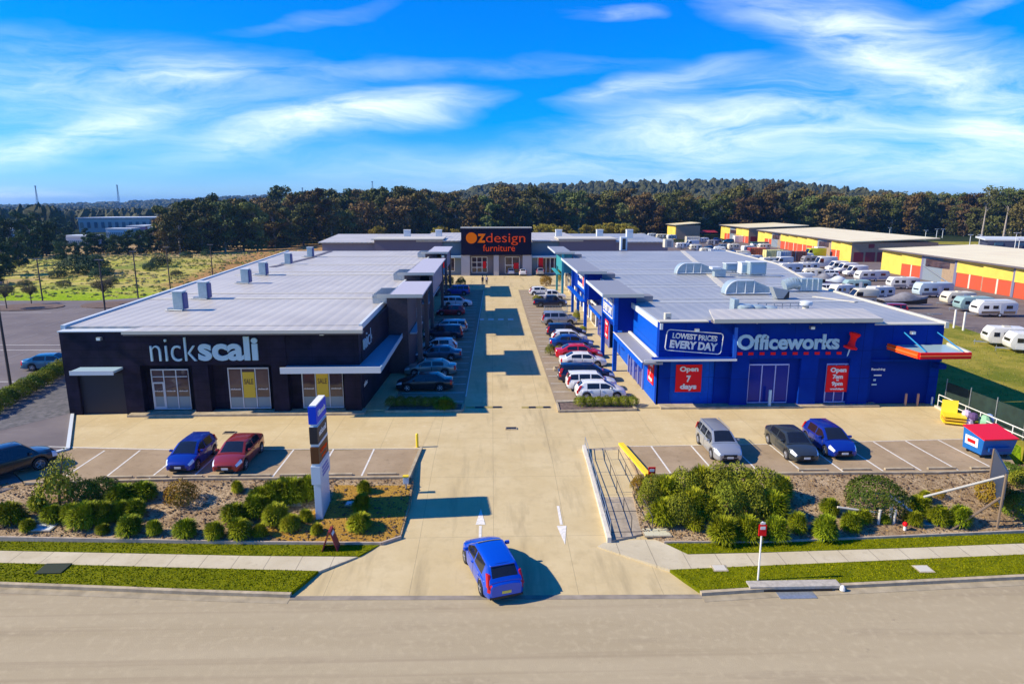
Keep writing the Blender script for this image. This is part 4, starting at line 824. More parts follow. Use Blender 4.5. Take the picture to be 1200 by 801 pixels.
cooler('large boxy cooler with a blue grey louvre on the right roof', 888, 324, 2.1, 1.75, 1.6); cooler('narrow pale cooler standing left of the large cooler on the right roof', 872, 323, .8, 1.6, 1.4, m_roofw)
cooler('small green grey cooler at the end of the far arched duct', 857, 320, 1.5, 1.2, 1.3)
t, x, y = roofthing('exhaust_hood', 'tapered grey exhaust hood at the end of the far arched duct', 'exhaust hood', 842, 325); MB().prism([(x - .5, y), (x + .9, y), (x + .9, y + 1), (x - .5, y + 1)], ZR + .1, ZR + 1.0).build('casing', m_duct, t); MB().prism([(x - .9, y - .2), (x + .2, y - .2), (x + .2, y + 1.1), (x - .9, y + 1.1)], ZR + 1.001, [ZR + 1.3] * 4).build('cowl', m_roofw, t)
t, x, y = roofthing('exhaust_hood', 'slanted louvred exhaust hood at the end of the near arched duct', 'exhaust hood', 913, 351); z = ZR
MB().add([(x - .7, y, z + 1.2), (x + .9, y, z + .9), (x + .4, y, z + .1), (x - .2, y, z + .1), (x - .7, y + 1, z + 1.2), (x + .9, y + 1, z + .9), (x + .4, y + 1, z + .1), (x - .2, y + 1, z + .1)], [(0, 3, 2, 1), (4, 5, 6, 7), (0, 1, 5, 4), (1, 2, 6, 5), (2, 3, 7, 6), (3, 0, 4, 7)]).build('casing', mat('perforated grey hood', (.30, .33, .34), .5, bump=.4), t); MB().box(x + .4, x + 1.0, y + .1, y + .8, z + .1, z + .75).build('fan_box', m_dark, t)
t, x, y = roofthing('curved_duct', 'fat curved blue grey duct elbow at the right end of the plant row', 'roof duct', 934, 342); z = ZR; d = MB(); pp = None
for i in range(9):
    a = math.pi / 2 * i / 8; q_ = Vector((x - 1.2 + 1.5 * math.sin(a), y + .5, z + .6 + .5 * math.sin(a * 2) * .6)); 
    if pp is not None: d.tube(pp, q_, .62, n=12)
    pp = q_
d.box(x + .3, x + 2.6, y, y + 1.1, z + .15, z + 1.35); d.build('duct', m_duct, t, smooth=40); d = MB()
for i in range(4): d.box(x + .35 + i * .6, x + .42 + i * .6, y - .05, y - .002, z + .15, z + 1.4)
d.build('rib', m_roofw, t)
t, x, y = roofthing('condenser_cluster', 'low cluster of curved steel condenser shrouds near the roof front', 'condenser', 872, 366); d = MB(); z = ZR
for i in range(3): d.lathe([(.75 - .1 * i, .1), (.78 - .1 * i, .55 - .08 * i), (.6 - .1 * i, .7 - .1 * i)], (x + i * 1.15, y + .1 * i, z), n=18)
d.box(x - 1.0, x - .6, y - .3, y + .8, z, z + 1.15); d.build('shroud', m_duct, t, smooth=40); d = MB()
for i in range(4): d.tube((x - .6 + i, y - .5, z + .12), (x + .3 + i, y + 1.2, z + .4), .05, n=6)
d.build('pipework', m_steel, t)
t, x, y = roofthing('pipe_rack', 'tangle of thin steel pipes and rails on the roof front', 'pipe rack', 912, 364); d = MB(); z = ZR
for i in range(6): d.tube((x - 1.6 + i * .7, y - .6, z + .08), (x - 1.5 + i * .7, y + 1.6, z + .1), .04, n=6); d.tube((x - 1.6 + i * .7, y + .4, z), (x - 1.6 + i * .7, y + .4, z + .6), .035, n=6)
d.tube((x - 1.7, y + .4, z + .6), (x + 2.1, y + .4, z + .6), .04, n=6); d.tube((x - 1.7, y + .4, z + .35), (x + 2.1, y + .4, z + .35), .03, n=6); d.build('pipes', m_steel, t)
t, x, y = roofthing('mushroom_vent', 'white mushroom vent with a round cap on the roof front', 'roof vent', 944, 362); MB().lathe([(.28, 0), (.26, .35)], (x, y, ZR), n=14).build('stem', m_cream, t); MB().lathe([(.5, .35), (.55, .5), (.5, .66), (.25, .74), (.01, .75)], (x, y, ZR), n=18).build('cap', m_roofw, t, smooth=50)
for i, (u, v, lb) in enumerate(((731, 293.5, 'white upright vent box at the far end of the right roof'), (784, 290, 'cream vent box at the far right corner of the right roof'), (783, 375, 'small grey vent at the front left corner of the blue store roof'))):
    t, x, y = roofthing('vent_box', lb, 'roof vent', u, v); s = (1.3, 2.6) if i == 0 else ((1.8, 1.7) if i == 1 else (.5, .55))
    MB().box(x - s[0] / 2, x + s[0] / 2, y, y + s[0], ZR, ZR + s[1]).build('casing', m_roofw if i == 0 else m_cream, t, bevel=.03); MB().box(x - s[0] / 4, x + s[0] / 4, y - .03, y - .002, ZR + .15, ZR + s[1] - .3).build('louvre', m_dark if i == 0 else m_greyw, t)
t, x, y = roofthing('roof_panel', 'pale slim roof panel lying near the right roof edge', 'roof panel', 988, 352); e = MB(); strip(e, [(x - 1.6, y + 2.6), (x + .6, y - 1.2)], .55, FLAT, (ZR + .01, ZR + .08)); e.build('panel', m_cream, t)

# ---------------------------------------------- building across the end
bb = thing('end_building', 'low grey retail building across the end of the driveway with a big dark sign block', 'shop building', (0, 160, 0))
BY = 147.3
m_bg1 = mat('grey green render', (.20, .25, .28), .7, noise=.1); m_bg2 = mat('lilac grey render', (.19, .17, .22), .7, noise=.1); m_lg = mat('light stone pier', (.48, .46, .44), .7)
def ex_(u, v=320): return onY(u, v, BY)[0]
def ez(v): return onY(580, v, BY)[1]
MB().prism([(-37, BY + .3), (39, BY + .3), (41, 184), (-41, 184)], 0, 7.0).build('wall', m_bg2, bb)
MB().prism([(-37.6, BY - .6), (-16.5, BY - .6), (-16.5, 186), (-42, 186)], 7.001, 7.22).build('roof', m_roof, bb); MB().prism([(-16.4, BY - 1.0), (ex_(540), BY - 1.0), (ex_(540), 186), (-16.4, 186)], 7.3, 7.55).build('roof', m_roof, bb)
MB().prism([(ex_(623), BY - 1.0), (20, BY - 1.0), (20, 186), (ex_(623), 186)], 7.3, 7.55).build('roof', m_roof, bb); MB().prism([(20.1, BY - .6), (39.6, BY - .6), (42, 186), (20.1, 186)], 7.001, 7.22).build('roof', m_roofb, bb)
MB().prism([(-26, BY - 1.4), (-10.5, BY - 1.4), (-10.5, 156), (-26, 156)], 7.7, 7.95).build('roof_lid', m_cream, bb); MB().prism([(14.5, BY - 1.4), (27.5, BY - 1.4), (27.5, 156), (14.5, 156)], 7.7, 7.95).build('roof_lid', m_cream, bb)

for a_, b_ in ((-25.5, -10.8), (14.8, 27.2)): MB().box(a_, b_, BY - .7, BY + .3, 0, 7.69).build('bay_wall', mat('darker lilac wall', (.13, .11, .15), .7), bb)
sx0, sx1 = ex_(541, 290), ex_(622, 290); zt_, zb_ = ez(267), ez(298)
MB().box(sx0, sx1, BY - 2.2, BY + .2, zb_, zt_).build('sign_block', mat('near black navy panel', (.008, .005, .022), .6, spec=.1), bb); sb_ = bb.children[-1]
MB().box(sx0 - .1, sx1 + .1, BY - 2.3, BY + .3, zt_ + .002, zt_ + .2).build('capping', m_cream, sb_)
yS = BY - 2.25
def oz(u, v): return onY(u, v, yS)
q = MB(); cx_, cz_ = oz(552.5, 278.8); q.lathe([(1.18, 0), (1.18, -.25)], (cx_, yS, cz_), axis='y', n=28)
xa, za = oz(559.5, 284.3); xb2, zb2 = oz(569, 274); text(q, "Z", (xa, yS, za), (1, 0, 0), xb2 - xa, zb2 - za, .06, .22); q.build('lettering', m_or2, sb_)
q = MB(); xa, za = oz(569.5, 287.3); xb2, zb2 = oz(615.5, 273.2); text(q, "design", (xa, yS, za), (1, 0, 0), xb2 - xa, zb2 - za, -.004, .2)
xa, za = oz(566, 294.3); xb2, zb2 = oz(603.5, 286.6); text(q, "furniture", (xa, yS, za), (1, 0, 0), xb2 - xa, zb2 - za, 0, .2); q.build('lettering', m_orange, sb_)
# piers, windows, awnings of the end building
for u0, u1 in ((541, 551), (578.5, 584.5), (612, 622.5)): MB().box(ex_(u0), ex_(u1), BY - 1.9, BY + .2, 0, zb_ - .002).build('pier', m_lg, bb)
MB().box(sx0 + .01, sx1 - .01, BY - .2, BY + .25, 0, zb_ - .003).build('entry_wall', mat('brown grey render', (.26, .22, .21), .7), bb)
def grid_window(u0, u1, v0, v1, nx, nz, y=BY - .25, t=bb):
    x0, x1 = ex_(u0), ex_(u1); z0, z1 = ez(v1), ez(v0); f = MB()
    for i in range(nx + 1): x = lerp(x0, x1, i / nx); f.box(x - .08, x + .08, y - .08, y + .02, z0, z1)
    for i in range(nz + 1): z = lerp(z0, z1, i / nz); f.box(x0, x1, y - .09, y + .019, z - .08, z + .08)
    o = f.build('window', m_white, t); MB().box(x0, x1, y + .021, y + .04, z0, z1).build('pane', m_glassdk, o)
grid_window(553, 571, 301, 319, 3, 3); grid_window(592, 608.5, 301, 320, 2, 2)
x0, z0 = onY(602, 315, BY - .4); MB().box(x0, x0 + 1.1, BY - .42, BY - .38, z0, z0 + 1.3).build('poster', m_red, bb)
x0 = ex_(566); MB().box(x0, x0 + .7, BY - .38, BY - .35, 1.5, 3.0).build('poster', m_red, bb)
for u0, u1, d in ((513, 541, 1), (623, 657, 1)):
    MB().box(ex_(u0), ex_(u1), BY - 2.2, BY + .2, ez(301), ez(299)).build('awning', m_awn, bb); MB().box(ex_(u0), ex_(u1), BY - .3, BY + .2, 0, ez(301) - .01).build('bay_wall', m_bg1, bb)
MB().box(ex_(515), ex_(541), BY - .3, BY + .25, ez(299) + .01, 7.1).box(ex_(622.5) + .01, ex_(655), BY - .3, BY + .25, ez(299) + .01, 7.1).build('upper_wall', mat('teal grey wall', (.10, .16, .20), .7), bb)
grid_window(515, 533, 302, 317, 4, 1, BY - .35); grid_window(630, 654, 302, 320, 5, 1, BY - .35)
MB().box(ex_(516), ex_(521), BY - .5, BY - .46, 1.6, 4.2).build('poster', m_red, bb); MB().box(ex_(631), ex_(636), BY - .5, BY - .46, 1.0, 4.2).build('poster', m_red, bb)
for i, u in enumerate((477, 514, 655, 703, 738)):
    x, y = G(u, 283, 7.55); x, z = onY(u, 280, 160); t = thing('vent_box', 'white square vent box on the end building roof, %s from the left' % ('first', 'second', 'third', 'fourth', 'fifth')[i], 'roof vent', (x, 160, 7.5), group='white vent boxes on the end building roof')
    MB().box(x - .75, x + .75, 160, 161.5, 7.2, 9.2).build('casing', m_roofw, t, bevel=.05); MB().box(x - .8, x + .8, 159.95, 161.55, 9.205, 9.35).build('lid', m_white, t)

# ================================================================== VEHICLES
def sm(a, b, t):
    t = max(0, min(1, (t - a) / (b - a))); return t * t * (3 - 2 * t)
KINDS = {
 #         L    W    H    wb   r    hoodf hoodc belt  xf    xwt   xrt    xr    zdeck  doors glass ranges
 'hatch': dict(L=4.05, W=1.72, H=1.45, wb=2.50, r=.32, hf=.64, hc=.92, belt=.92, xf=1.14, xt=.28, xrt=-1.36, xr=-1.93, deck=.88, doors=[(-1.12, -.12), (-.10, .95)], win=[(-1.15, -.16), (-.08, .9)]),
 'sedan': dict(L=4.75, W=1.80, H=1.45, wb=2.8, r=.33, hf=.66, hc=.92, belt=.95, xf=1.28, xt=.48, xrt=-1.0, xr=-1.75, deck=.99, doors=[(-1.15, -.16), (-.14, .98)], win=[(-1.22, -.2), (-.10, 1.02)]),
 'wagon': dict(L=4.7, W=1.78, H=1.52, wb=2.7, r=.33, hf=.68, hc=.95, belt=.96, xf=1.3, xt=.5, xrt=-1.95, xr=-2.25, deck=.96, doors=[(-1.12, -.14), (-.12, .98)], win=[(-2.0, -1.25), (-1.15, -.18), (-.08, 1.02)]),
 'suv':   dict(L=4.60, W=1.86, H=1.74, wb=2.7, r=.37, hf=.85, hc=1.10, belt=1.12, xf=1.22, xt=.50, xrt=-1.9, xr=-2.22, deck=1.1, doors=[(-1.1, -.14), (-.12, .95)], win=[(-1.95, -1.25), (-1.15, -.18), (-.08, .98)]),
 'ute':   dict(L=5.2, W=1.84, H=1.74, wb=3.1, r=.38, hf=.85, hc=1.08, belt=1.10, xf=1.55, xt=.82, xrt=-.55, xr=-.72, deck=1.05, doors=[(-.55, .22), (.24, 1.28)], win=[(-.52, .18), (.28, 1.3)]),
}
_cars = {}
def car_mesh(kind):
    if kind in _cars: return _cars[kind]
    K = KINDS[kind]; L2 = K['L'] / 2; W2 = K['W'] / 2; xa = K['wb'] / 2 - .05; axf, axr = xa + .06, -xa + .02; ra = K['r'] + .055; zb0 = .2 if K['H'] < 1.6 else .30
    crit = [x for d in K['doors'] for e in d for x in (e - .012, e + .012)] + [x for d in K['win'] for x in d] + [K['xf'], K['xt'], K['xrt'], K['xr'], L2 * .985, -L2 * .985, L2 * .90, -L2 * .90]
    for ax in (axf, axr): crit += [ax + ra * math.cos(a) for a in [math.pi * i / 10 for i in range(11)]]
    xs = sorted(set([round(-L2 + K['L'] * i / 46, 3) for i in range(47)] + [round(c, 3) for c in crit]))
    xs = [x for i, x in enumerate(xs) if i == 0 or x - xs[i - 1] > .004]; xs[-1] = L2
    def belt(x):
        if x > K['xf'] - .05: t = (x - K['xf']) / (L2 - K['xf']); return lerp(K['hc'], K['hf'], max(0, t) ** 1.7)
        if x < K['xr'] + .15: return K['deck'] - .05 * max(0, (K['xr'] - x)) 
        return lerp(K['deck'], K['hc'], sm(K['xr'] + .1, K['xf'], x))
    rows = []
    for x in xs:
        t = abs(x) / L2; w_ = W2 * (1 - .03 * t ** 2 - .19 * max(0, (t - .66) / .34) ** 2.2); zt = belt(x); zb = zb0 + (.06 * max(0, (t - .8) / .2))
        for ax in (axf, axr):
            if abs(x - ax) < ra: zb = max(zb, K['r'] + math.sqrt(max(0, ra * ra - (x - ax) ** 2)))
        e = max(0, (t - .93) / .07); s = math.sqrt(max(0, 1 - e * e)); zc = lerp(zb, zt, .42); sq = (.60 + .40 * s) if x > 0 else (.84 + .16 * s); w_ *= .90 + .10 * s
        zt2 = zc + (zt - zc) * sq; zb2 = zc + (zb - zc) * (.75 + .25 * s); h = zt2 - zb2
        hh = [(w_ * .93, zb2), (w_ * .985, zb2 + .12 * h), (w_, zb2 + .45 * h), (w_ * .985, zb2 + .70 * h), (w_ * .955, zb2 + .90 * h), (w_ * .86, zb2 + h), (w_ * .5, zb2 + h + .035), (0, zb2 + h + .045)]
        ring = [(x, -a, b) for a, b in hh] + [(x, a, b) for a, b in hh[::-1][1:]]; rows.append(ring)
    n = len(rows[0]); V = [p for r in rows for p in r]
    parts = {k: MB() for k in ('body', 'door', 'door2', 'doorR', 'door2R', 'headL', 'headR', 'tailL', 'tailR', 'seam')}
    fs = {k: [] for k in parts}
    for i in range(len(xs) - 1):
        xm = (xs[i] + xs[i + 1]) / 2
        for j in range(n - 1):
            f = (i * n + j, (i + 1) * n + j, (i + 1) * n + j + 1, i * n + j + 1); k = 'body'; row = min(j, n - 2 - j); side = '' if j < n / 2 else 'R'
            for di, d in enumerate(K['doors']):
                if d[0] + .012 < xm < d[1] - .012 and row in (1, 2, 3): k = ('door', 'door2')[di] + side
                if (abs(xm - d[0]) < .012 or abs(xm - d[1]) < .012) and row in (1, 2, 3, 4): k = 'seam'
            if row in (3, 4) and L2 * .80 < xm < L2 * .975 and K['H'] < 1.6 or row in (2, 3, 4) and L2 * .86 < xm < L2 * .975 and K['H'] > 1.6: k = 'head' + ('R' if side else 'L')
            if row in (2, 3, 4) and xm < -L2 * .93 and xm > -L2 * .985 or (row == 3 and -L2 * .93 > xm > -L2 * .97): k = 'tail' + ('R' if side else 'L')
            fs[k].append(f)
    fs['body'] += [tuple(range(n))[::-1], tuple((len(xs) - 1) * n + q for q in range(n))]
    # cabin
    B = K['belt']; cx = [x for x in xs if K['xr'] - .001 <= x <= K['xf'] + .001]; H = K['H']; crow = []
    for x in cx:
        if x > K['xt']: zr = lerp(H - .03, belt(x) + .03, ((x - K['xt']) / (K['xf'] - K['xt'])) ** 1.15)
        elif x < K['xrt']: zr = lerp(H - .055, belt(x) + .03, ((K['xrt'] - x) / (K['xrt'] - K['xr'])) ** 1.25)
        else: zr = H - .03 - .03 * ((x - (K['xt'] + K['xrt']) / 2) / ((K['xt'] - K['xrt']) / 2)) ** 2
        t = abs(x) / L2; wb_ = W2 * (1 - .03 * t * t - .19 * max(0, (t - .66) / .34) ** 2.2) * .945; zb = belt(x) - .05; tum = .40
        yf = lambda z: wb_ - max(0, z - zb) * tum
        side = [(yf(lerp(zb, zr, q)), lerp(zb, zr, q)) for q in (0, .13, .86, .97)]; ye = yf(zr) - .03
        hh = side + [(ye - .03, zr + .015), (ye * .86, zr + .03), (ye * .45, zr + .05), (0, zr + .055)]
        crow.append([(x, -a, b) for a, b in hh] + [(x, a, b) for a, b in hh[::-1][1:]])
    n2 = len(crow[0]); V2 = [p for r in crow for p in r]; gl = {'body': [], 'screen': [], 'rear': []}
    for q in range(len(K['win'])): gl['w%d' % q] = []; gl['w%dR' % q] = []
    for i in range(len(cx) - 1):
        xm = (cx[i] + cx[i + 1]) / 2
        for j in range(n2 - 1):
            f = (i * n2 + j, (i + 1) * n2 + j, (i + 1) * n2 + j + 1, i * n2 + j + 1); row = min(j, n2 - 2 - j); k = 'body'
            if row == 1:
                for q, (a, b) in enumerate(K['win']):
                    if a < xm < b: k = 'w%d' % q + ('R' if j > n2 / 2 else '')
            if row >= 5 and xm > K['xt'] + .03 and xm < K['xf'] - .04: k = 'screen'
            if row >= 5 and xm < K['xrt'] - .03 and xm > K['xr'] + (.03 if kind != 'hatch' else .1): k = 'rear'
            gl[k].append(f)
    gl['body'] += [tuple(range(n2))[::-1], tuple((len(cx) - 1) * n2 + q for q in range(n2))]
    def mk_(V_, F_, name, dbl=None):
        used = sorted(set(i for f in F_ for i in f)); mp_ = {a: b for b, a in enumerate(used)}; vv = [V_[i] for i in used]; ff = [tuple(mp_[i] for i in f) for f in F_]
        me = bpy.data.meshes.new(name); me.from_pydata(vv, [], ff); me.shade_smooth(); me.set_sharp_from_angle(angle=R(38)); return me
    out = {'_n': {}}
    # body = lower faces + cabin faces in one mesh, seams as second slot
    bv = V + V2; bf = fs['body'] + fs['seam'] + [tuple(i + len(V) for i in f) for f in gl['body']]
    me = bpy.data.meshes.new(kind + '_body'); me.from_pydata(bv, [], bf); me.materials.append(m_rim); me.materials.append(m_dark)
    for pi in range(len(fs['body']), len(fs['body']) + len(fs['seam'])): me.polygons[pi].material_index = 1
    bm = bmesh.new(); bm.from_mesh(me); bmesh.ops.delete(bm, geom=[v for v in bm.verts if not v.link_faces], context='VERTS'); bm.to_mesh(me); bm.free(); me.shade_smooth(); me.set_sharp_from_angle(angle=R(38)); out['body'] = me
    for a, b in (('door', 'door'), ('door2', 'door'), ('doorR', 'door'), ('door2R', 'door'), ('headL', 'headlight'), ('headR', 'headlight'), ('tailL', 'tail_light'), ('tailR', 'tail_light')):
        if fs[a]: out[a] = mk_(V, fs[a], b)
    for a in gl:
        if a != 'body' and gl[a]: out[a] = mk_(V2, gl[a], 'glass')
    wy = W2 - .10
    ub = MB(); ub.box(-L2 + .25, L2 - .25, -W2 * .62, W2 * .62, zb0 - .02, .62)
    for ax in (axf, axr): ub.box(ax - ra - .02, ax + ra + .02, -W2 * .60, W2 * .60, zb0 + .05, K['r'] + ra + .03)
    out['under'] = ub.mesh('underbody')
    tw = .2; r = K['r']; out['wheel'] = MB().lathe([(r * .62, -tw / 2), (r * .93, -tw / 2), (r, -tw / 2 + .03), (r, tw / 2 - .03), (r * .93, tw / 2), (r * .62, tw / 2)], axis='y', n=22).mesh('wheel', smooth=40)
    rm = MB()
    for q in range(5):
        a = 2 * math.pi * q / 5; d0 = Vector((math.cos(a), 0, math.sin(a))); rm.tube(d0 * .03, d0 * r * .6, .042, .034, 6)
    rm.lathe([(r * .66, -.02), (r * .66, .02), (r * .58, .02), (r * .58, -.02)], axis='y', n=22); rm.lathe([(.055, -.03), (.055, .035)], axis='y', n=10); out['rim'] = rm.mesh('rim', smooth=40)
    out['disc'] = MB().lathe([(r * .6, -.01), (r * .6, .0)], axis='y', n=18).mesh('spoke_gap_disc')  # plain dark disc, paints the shade in the gaps between the spokes
    out['wpos'] = [(axf, wy), (axf, -wy), (axr, wy), (axr, -wy)]
    mr = MB(); mr.cbox((0, 0, 0), (.13, .2, .14)); out['mirror'] = mr.mesh('mirror', smooth=60, bevel=.035)
    out['K'] = K; out['grille'] = MB().box(-.03, .012, -.42, .42, -.1, .1).mesh('grille', bevel=.01, smooth=50); out['bumpin'] = MB().box(-.04, .012, -.5, .5, -.06, .06).mesh('bumper_vent')
    out['plate'] = MB().box(-.01, .012, -.19, .19, -.058, .058).mesh('number_plate'); out['noser'] = L2; _cars[kind] = out; return out
PAINT = {}
def paint(name, col, metal=.25, rough=.28): 
    if name not in PAINT: PAINT[name] = mat('car paint ' + name, col, rough, metal, coat=.8)
    return PAINT[name]
def car(kind, p, label, x, y, rz, z=0, group=None, cat=None, detail=2, scale=1, tiltx=0, plate=None, rack=False, tray=None):
    D = car_mesh(kind); K = D['K']; t = thing('parked_car' if cat != 'car on the move' else 'car', label, 'car' if cat in (None, 'car on the move') else cat, (x, y, z), rz, group)
    t.scale = (scale,) * 3
    def part(name, me, m, par=t, loc=(0, 0, 0)):
        o = bpy.data.objects.new(name, me); C.objects.link(o); o.parent = par; o.location = loc
        if not me.materials: me.materials.append(m)
        if me.materials[0] is not m: o.material_slots[0].link = 'OBJECT'; o.material_slots[0].material = m
        return o
    b = part('body', D['body'], p)
    for k in ('door', 'door2', 'doorR', 'door2R'): 
        o = part('door', D[k], p)
        if detail > 1:
            di = 1 if '2' in k else 0; s = 1 if k.endswith('R') else -1; d = K['doors'][di]; part('handle', handle_me, p, o, (d[0] + .16, s * (K['W'] / 2 - .005), K['belt'] - .14))
    for k, nm in (('screen', 'windscreen'), ('rear', 'rear_window')): part(nm, D[k], m_glass)
    for k in D:
        if isinstance(k, str) and k[0] == 'w' and k[1:2].isdigit(): part('side_window', D[k], m_glass)
    for k in ('headL', 'headR'): part('headlight', D[k], m_head)
    for k in ('tailL', 'tailR'): part('tail_light', D[k], m_tail)
    part('underbody', D['under'], m_dark)
    for wx, wy in D['wpos']:
        w_ = part('wheel', D['wheel'], m_rubber, t, (wx, wy, K['r'])); s = 1 if wy > 0 else -1
        part('spoke_gap_disc', D['disc'], m_dark, w_, (0, s * .06, 0)); part('rim', D['rim'], m_rim, w_, (0, s * .08, 0))
    L2 = K['L'] / 2
    part('grille', D['grille'], m_dark, t, (L2 - .012, 0, lerp(.3, K['hf'], .62))); part('air_intake', D['bumpin'], m_dark, t, (L2 - .002, 0, .36 if K['H'] < 1.6 else .46))
    part('number_plate', D['plate'], plate or m_platew, t, (L2 + .006, 0, .44)); o = part('number_plate', D['plate'], plate or m_platew, t, (-L2 - .004, 0, .52 if K['H'] < 1.6 else .65)); o.rotation_euler.z = math.pi
    for s in (-1, 1): part('mirror', D['mirror'], p, t, (K['xf'] - .42, s * (K['W'] / 2 + .055), K['belt'] + .09))
    if kind in ('hatch', 'wagon', 'suv'):                              # upright lamps beside the rear window, wiper and spoiler lip
        zb_, zt__ = K['deck'] - .14, lerp(K['deck'], K['H'], .52)
        for s in (-1, 1):
            q = MB(); y1_ = s * K['W'] * .435; y2_ = s * K['W'] * .355; xa_ = -L2 + .035; xb_ = K['xr'] + (K['xrt'] - K['xr']) * .42
            q.add([(xa_, y1_, zb_), (xa_, y2_ - 0, zb_), (xb_ - .04, y2_ * .97, zt__), (xb_ - .02, y1_ * .93, zt__), (xa_ + .2, y1_ * 1.04, zb_), (xa_ + .2, y2_, zb_), (xb_ + .12, y2_ * .97, zt__), (xb_ + .16, y1_ * .97, zt__)], [(0, 3, 2, 1), (4, 5, 6, 7), (0, 1, 5, 4), (1, 2, 6, 5), (2, 3, 7, 6), (3, 0, 4, 7)]); q.build('tail_light', m_tail, t, world=False, bevel=.012, smooth=50)
        MB().box(K['xrt'] - .16, K['xrt'] + .06, -K['W'] * .30, K['W'] * .30, K['H'] - .075, K['H'] - .03).build('spoiler', p, t, world=False, bevel=.015, smooth=50)
    MB().box(-L2 - .012, -L2 + .05, -K['W'] * .40, K['W'] * .40, .27 if K['H'] < 1.6 else .36, .36 if K['H'] < 1.6 else .48).build('bumper_trim', m_dark, t, world=False, bevel=.01)
    if rack:
        q = MB()
        for s in (-1, 1): q.tube((K['xrt'] + .1, s * K['W'] * .33, K['H'] + .06), (K['xt'] - .15, s * K['W'] * .33, K['H'] + .06), .022, n=6)
        q.build('roof_rail', m_rim, t, world=False)
    if kind == 'ute':
        q = MB(); q.box(-L2 + .12, K['xr'] - .04, -.74, .74, 1.02, 1.11); q.build('tonneau_cover', tray or m_dark, t, world=False)
        if rack is not False: pass
    return t
handle_me = MB().cbox((0, 0, 0), (.17, .035, .035)).mesh('handle', bevel=.01)
P_ = dict(blue=paint('bright blue', (.002, .075, .58)), navy=paint('deep blue', (.006, .03, .30)), red=paint('dusty red', (.33, .03, .02), .35), silver=paint('silver', (.42, .44, .46), .5), grey=paint('graphite grey', (.07, .085, .09), .6),
          white=paint('white', (.78, .78, .76), 0), black=paint('black', (.008, .009, .014), .1), champagne=paint('green silver', (.30, .34, .30), .5), midblue=paint('slate blue', (.06, .12, .18), .5), teal=paint('teal blue', (.01, .12, .22), .3),
          brred=paint('bright red', (.6, .008, .02), .1), darkred=paint('dark red', (.30, .004, .02), .2), lblue=paint('pale blue', (.32, .42, .47), .4), dnavy=paint('dark navy', (.006, .012, .05), .3), blue2=paint('royal blue', (.005, .06, .30), .3), steel=paint('steel grey', (.20, .22, .23), .5))
# the car turning in from the street
xr_, yr_, zr_ = GZ(596, 699, DRIVE); xf_, yf_, zf_ = GZ(572, 655, DRIVE)
car('hatch', P_['blue'], 'bright blue hatchback seen from behind, driving up the driveway from the street', -.10, 27.25, R(100), z=DRIVE(27.25) + .0, cat='car on the move', plate=m_plate)
m_car = bpy.data.objects['car']; m_car.rotation_euler = (0, R(-1.5), R(107)); m_car.scale = (1.07, 1.07, 1.06)
# front bays
def pk(u, v): return G(u, v)
car('hatch', P_['navy'], 'deep blue hatchback parked nose out in the left front bays', -18.35, 39.0, R(-90)); car('sedan', P_['red'], 'dusty red sedan parked in the left front bays', -15.55, 39.1, R(-90))
car('wagon', P_['silver'], 'silver wagon parked alone behind the big hedge in the right front bays', 14.35, 39.9, R(-90), rack=True)
car('sedan', P_['grey'], 'graphite grey sedan in the right front bays beside a blue hatchback', 18.95, 39.7, R(-90)); car('hatch', P_['navy'], 'deep blue hatchback in the right front bays beside the graphite grey sedan', 21.6, 40.1, R(-90), scale=1.06)
car('ute', P_['black'], 'black crew cab ute parked at the left edge near the side road', -28.5, 37.3, R(52), cat='ute')
car('sedan', P_['teal'], 'teal blue sedan alone in the old car park beside the hedge', -42.2, 63.3, R(8))
# left aisle row
LR = [(497, 459, 'sedan', 'black', 180, 'black sedan nearest the street in the shaded left aisle row', 1), (504, 441, 'sedan', 'champagne', 180, 'green silver sedan second in the shaded left aisle row', 1),
      (513, 423, 'sedan', 'midblue', 180, 'slate blue sedan third in the shaded left aisle row', 0), (513, 413.5, 'hatch', 'white', 180, 'white hatchback behind the slate blue sedan in the left aisle row', 0),
      (519, 399, 'suv', 'dnavy', 180, 'dark navy four wheel drive in the middle of the left aisle row', 0), (525, 390, 'wagon', 'silver', 180, 'silver wagon behind the dark red hatchback in the left aisle row', 0),
      (528, 370, 'hatch', 'darkred', 180, 'dark red hatchback in the left aisle row', 0), (535, 359.5, 'wagon', 'white', 0, 'white wagon facing the lane near the far end of the left aisle row', 1), (535, 346.5, 'suv', 'navy', 180, 'deep blue four wheel drive farthest in the left aisle row', 0)]
for u, v, k, p, rz, lb, dt in LR:
    x, y = G(u, v); car(k, P_[p], lb, x, y + .9, R(rz), group='cars parked in the left aisle row')
RR = [(705, 469, 'hatch', 'white', 'white hatchback nearest the street in the right aisle row'), (694, 459.5, 'suv', 'white', 'white four wheel drive second in the right aisle row', .92), (688, 449, 'wagon', 'dnavy', 'dark navy wagon third in the right aisle row', 1.06),
      (684, 431, 'sedan', 'white', 'white sedan beside the small planter in the right aisle row', .95), (679, 421.5, 'sedan', 'brred', 'bright red sedan in the right aisle row'), (670, 409, 'sedan', 'blue2', 'royal blue sedan in the right aisle row'),
      (668, 402.5, 'hatch', 'white', 'white hatchback between a blue and a navy car in the right aisle row'), (664, 395, 'wagon', 'dnavy', 'dark navy wagon in the middle of the right aisle row'), (656, 381.5, 'suv', 'silver', 'silver four wheel drive with dark rear windows in the right aisle row'),
      (645, 360, 'ute', 'dnavy', 'dark ute with an open tray in the right aisle row'), (645, 352.5, 'ute', 'white', 'white crew cab ute in the right aisle row'), (634, 346, 'hatch', 'white', 'white hatchback farthest in the right aisle row')]
for r in RR:
    x, y = G(r[0], r[1]); car(r[2], P_[r[3]], r[4], x, y + .9, 0, group='cars parked in the right aisle row', scale=r[5] if len(r) > 5 else 1)
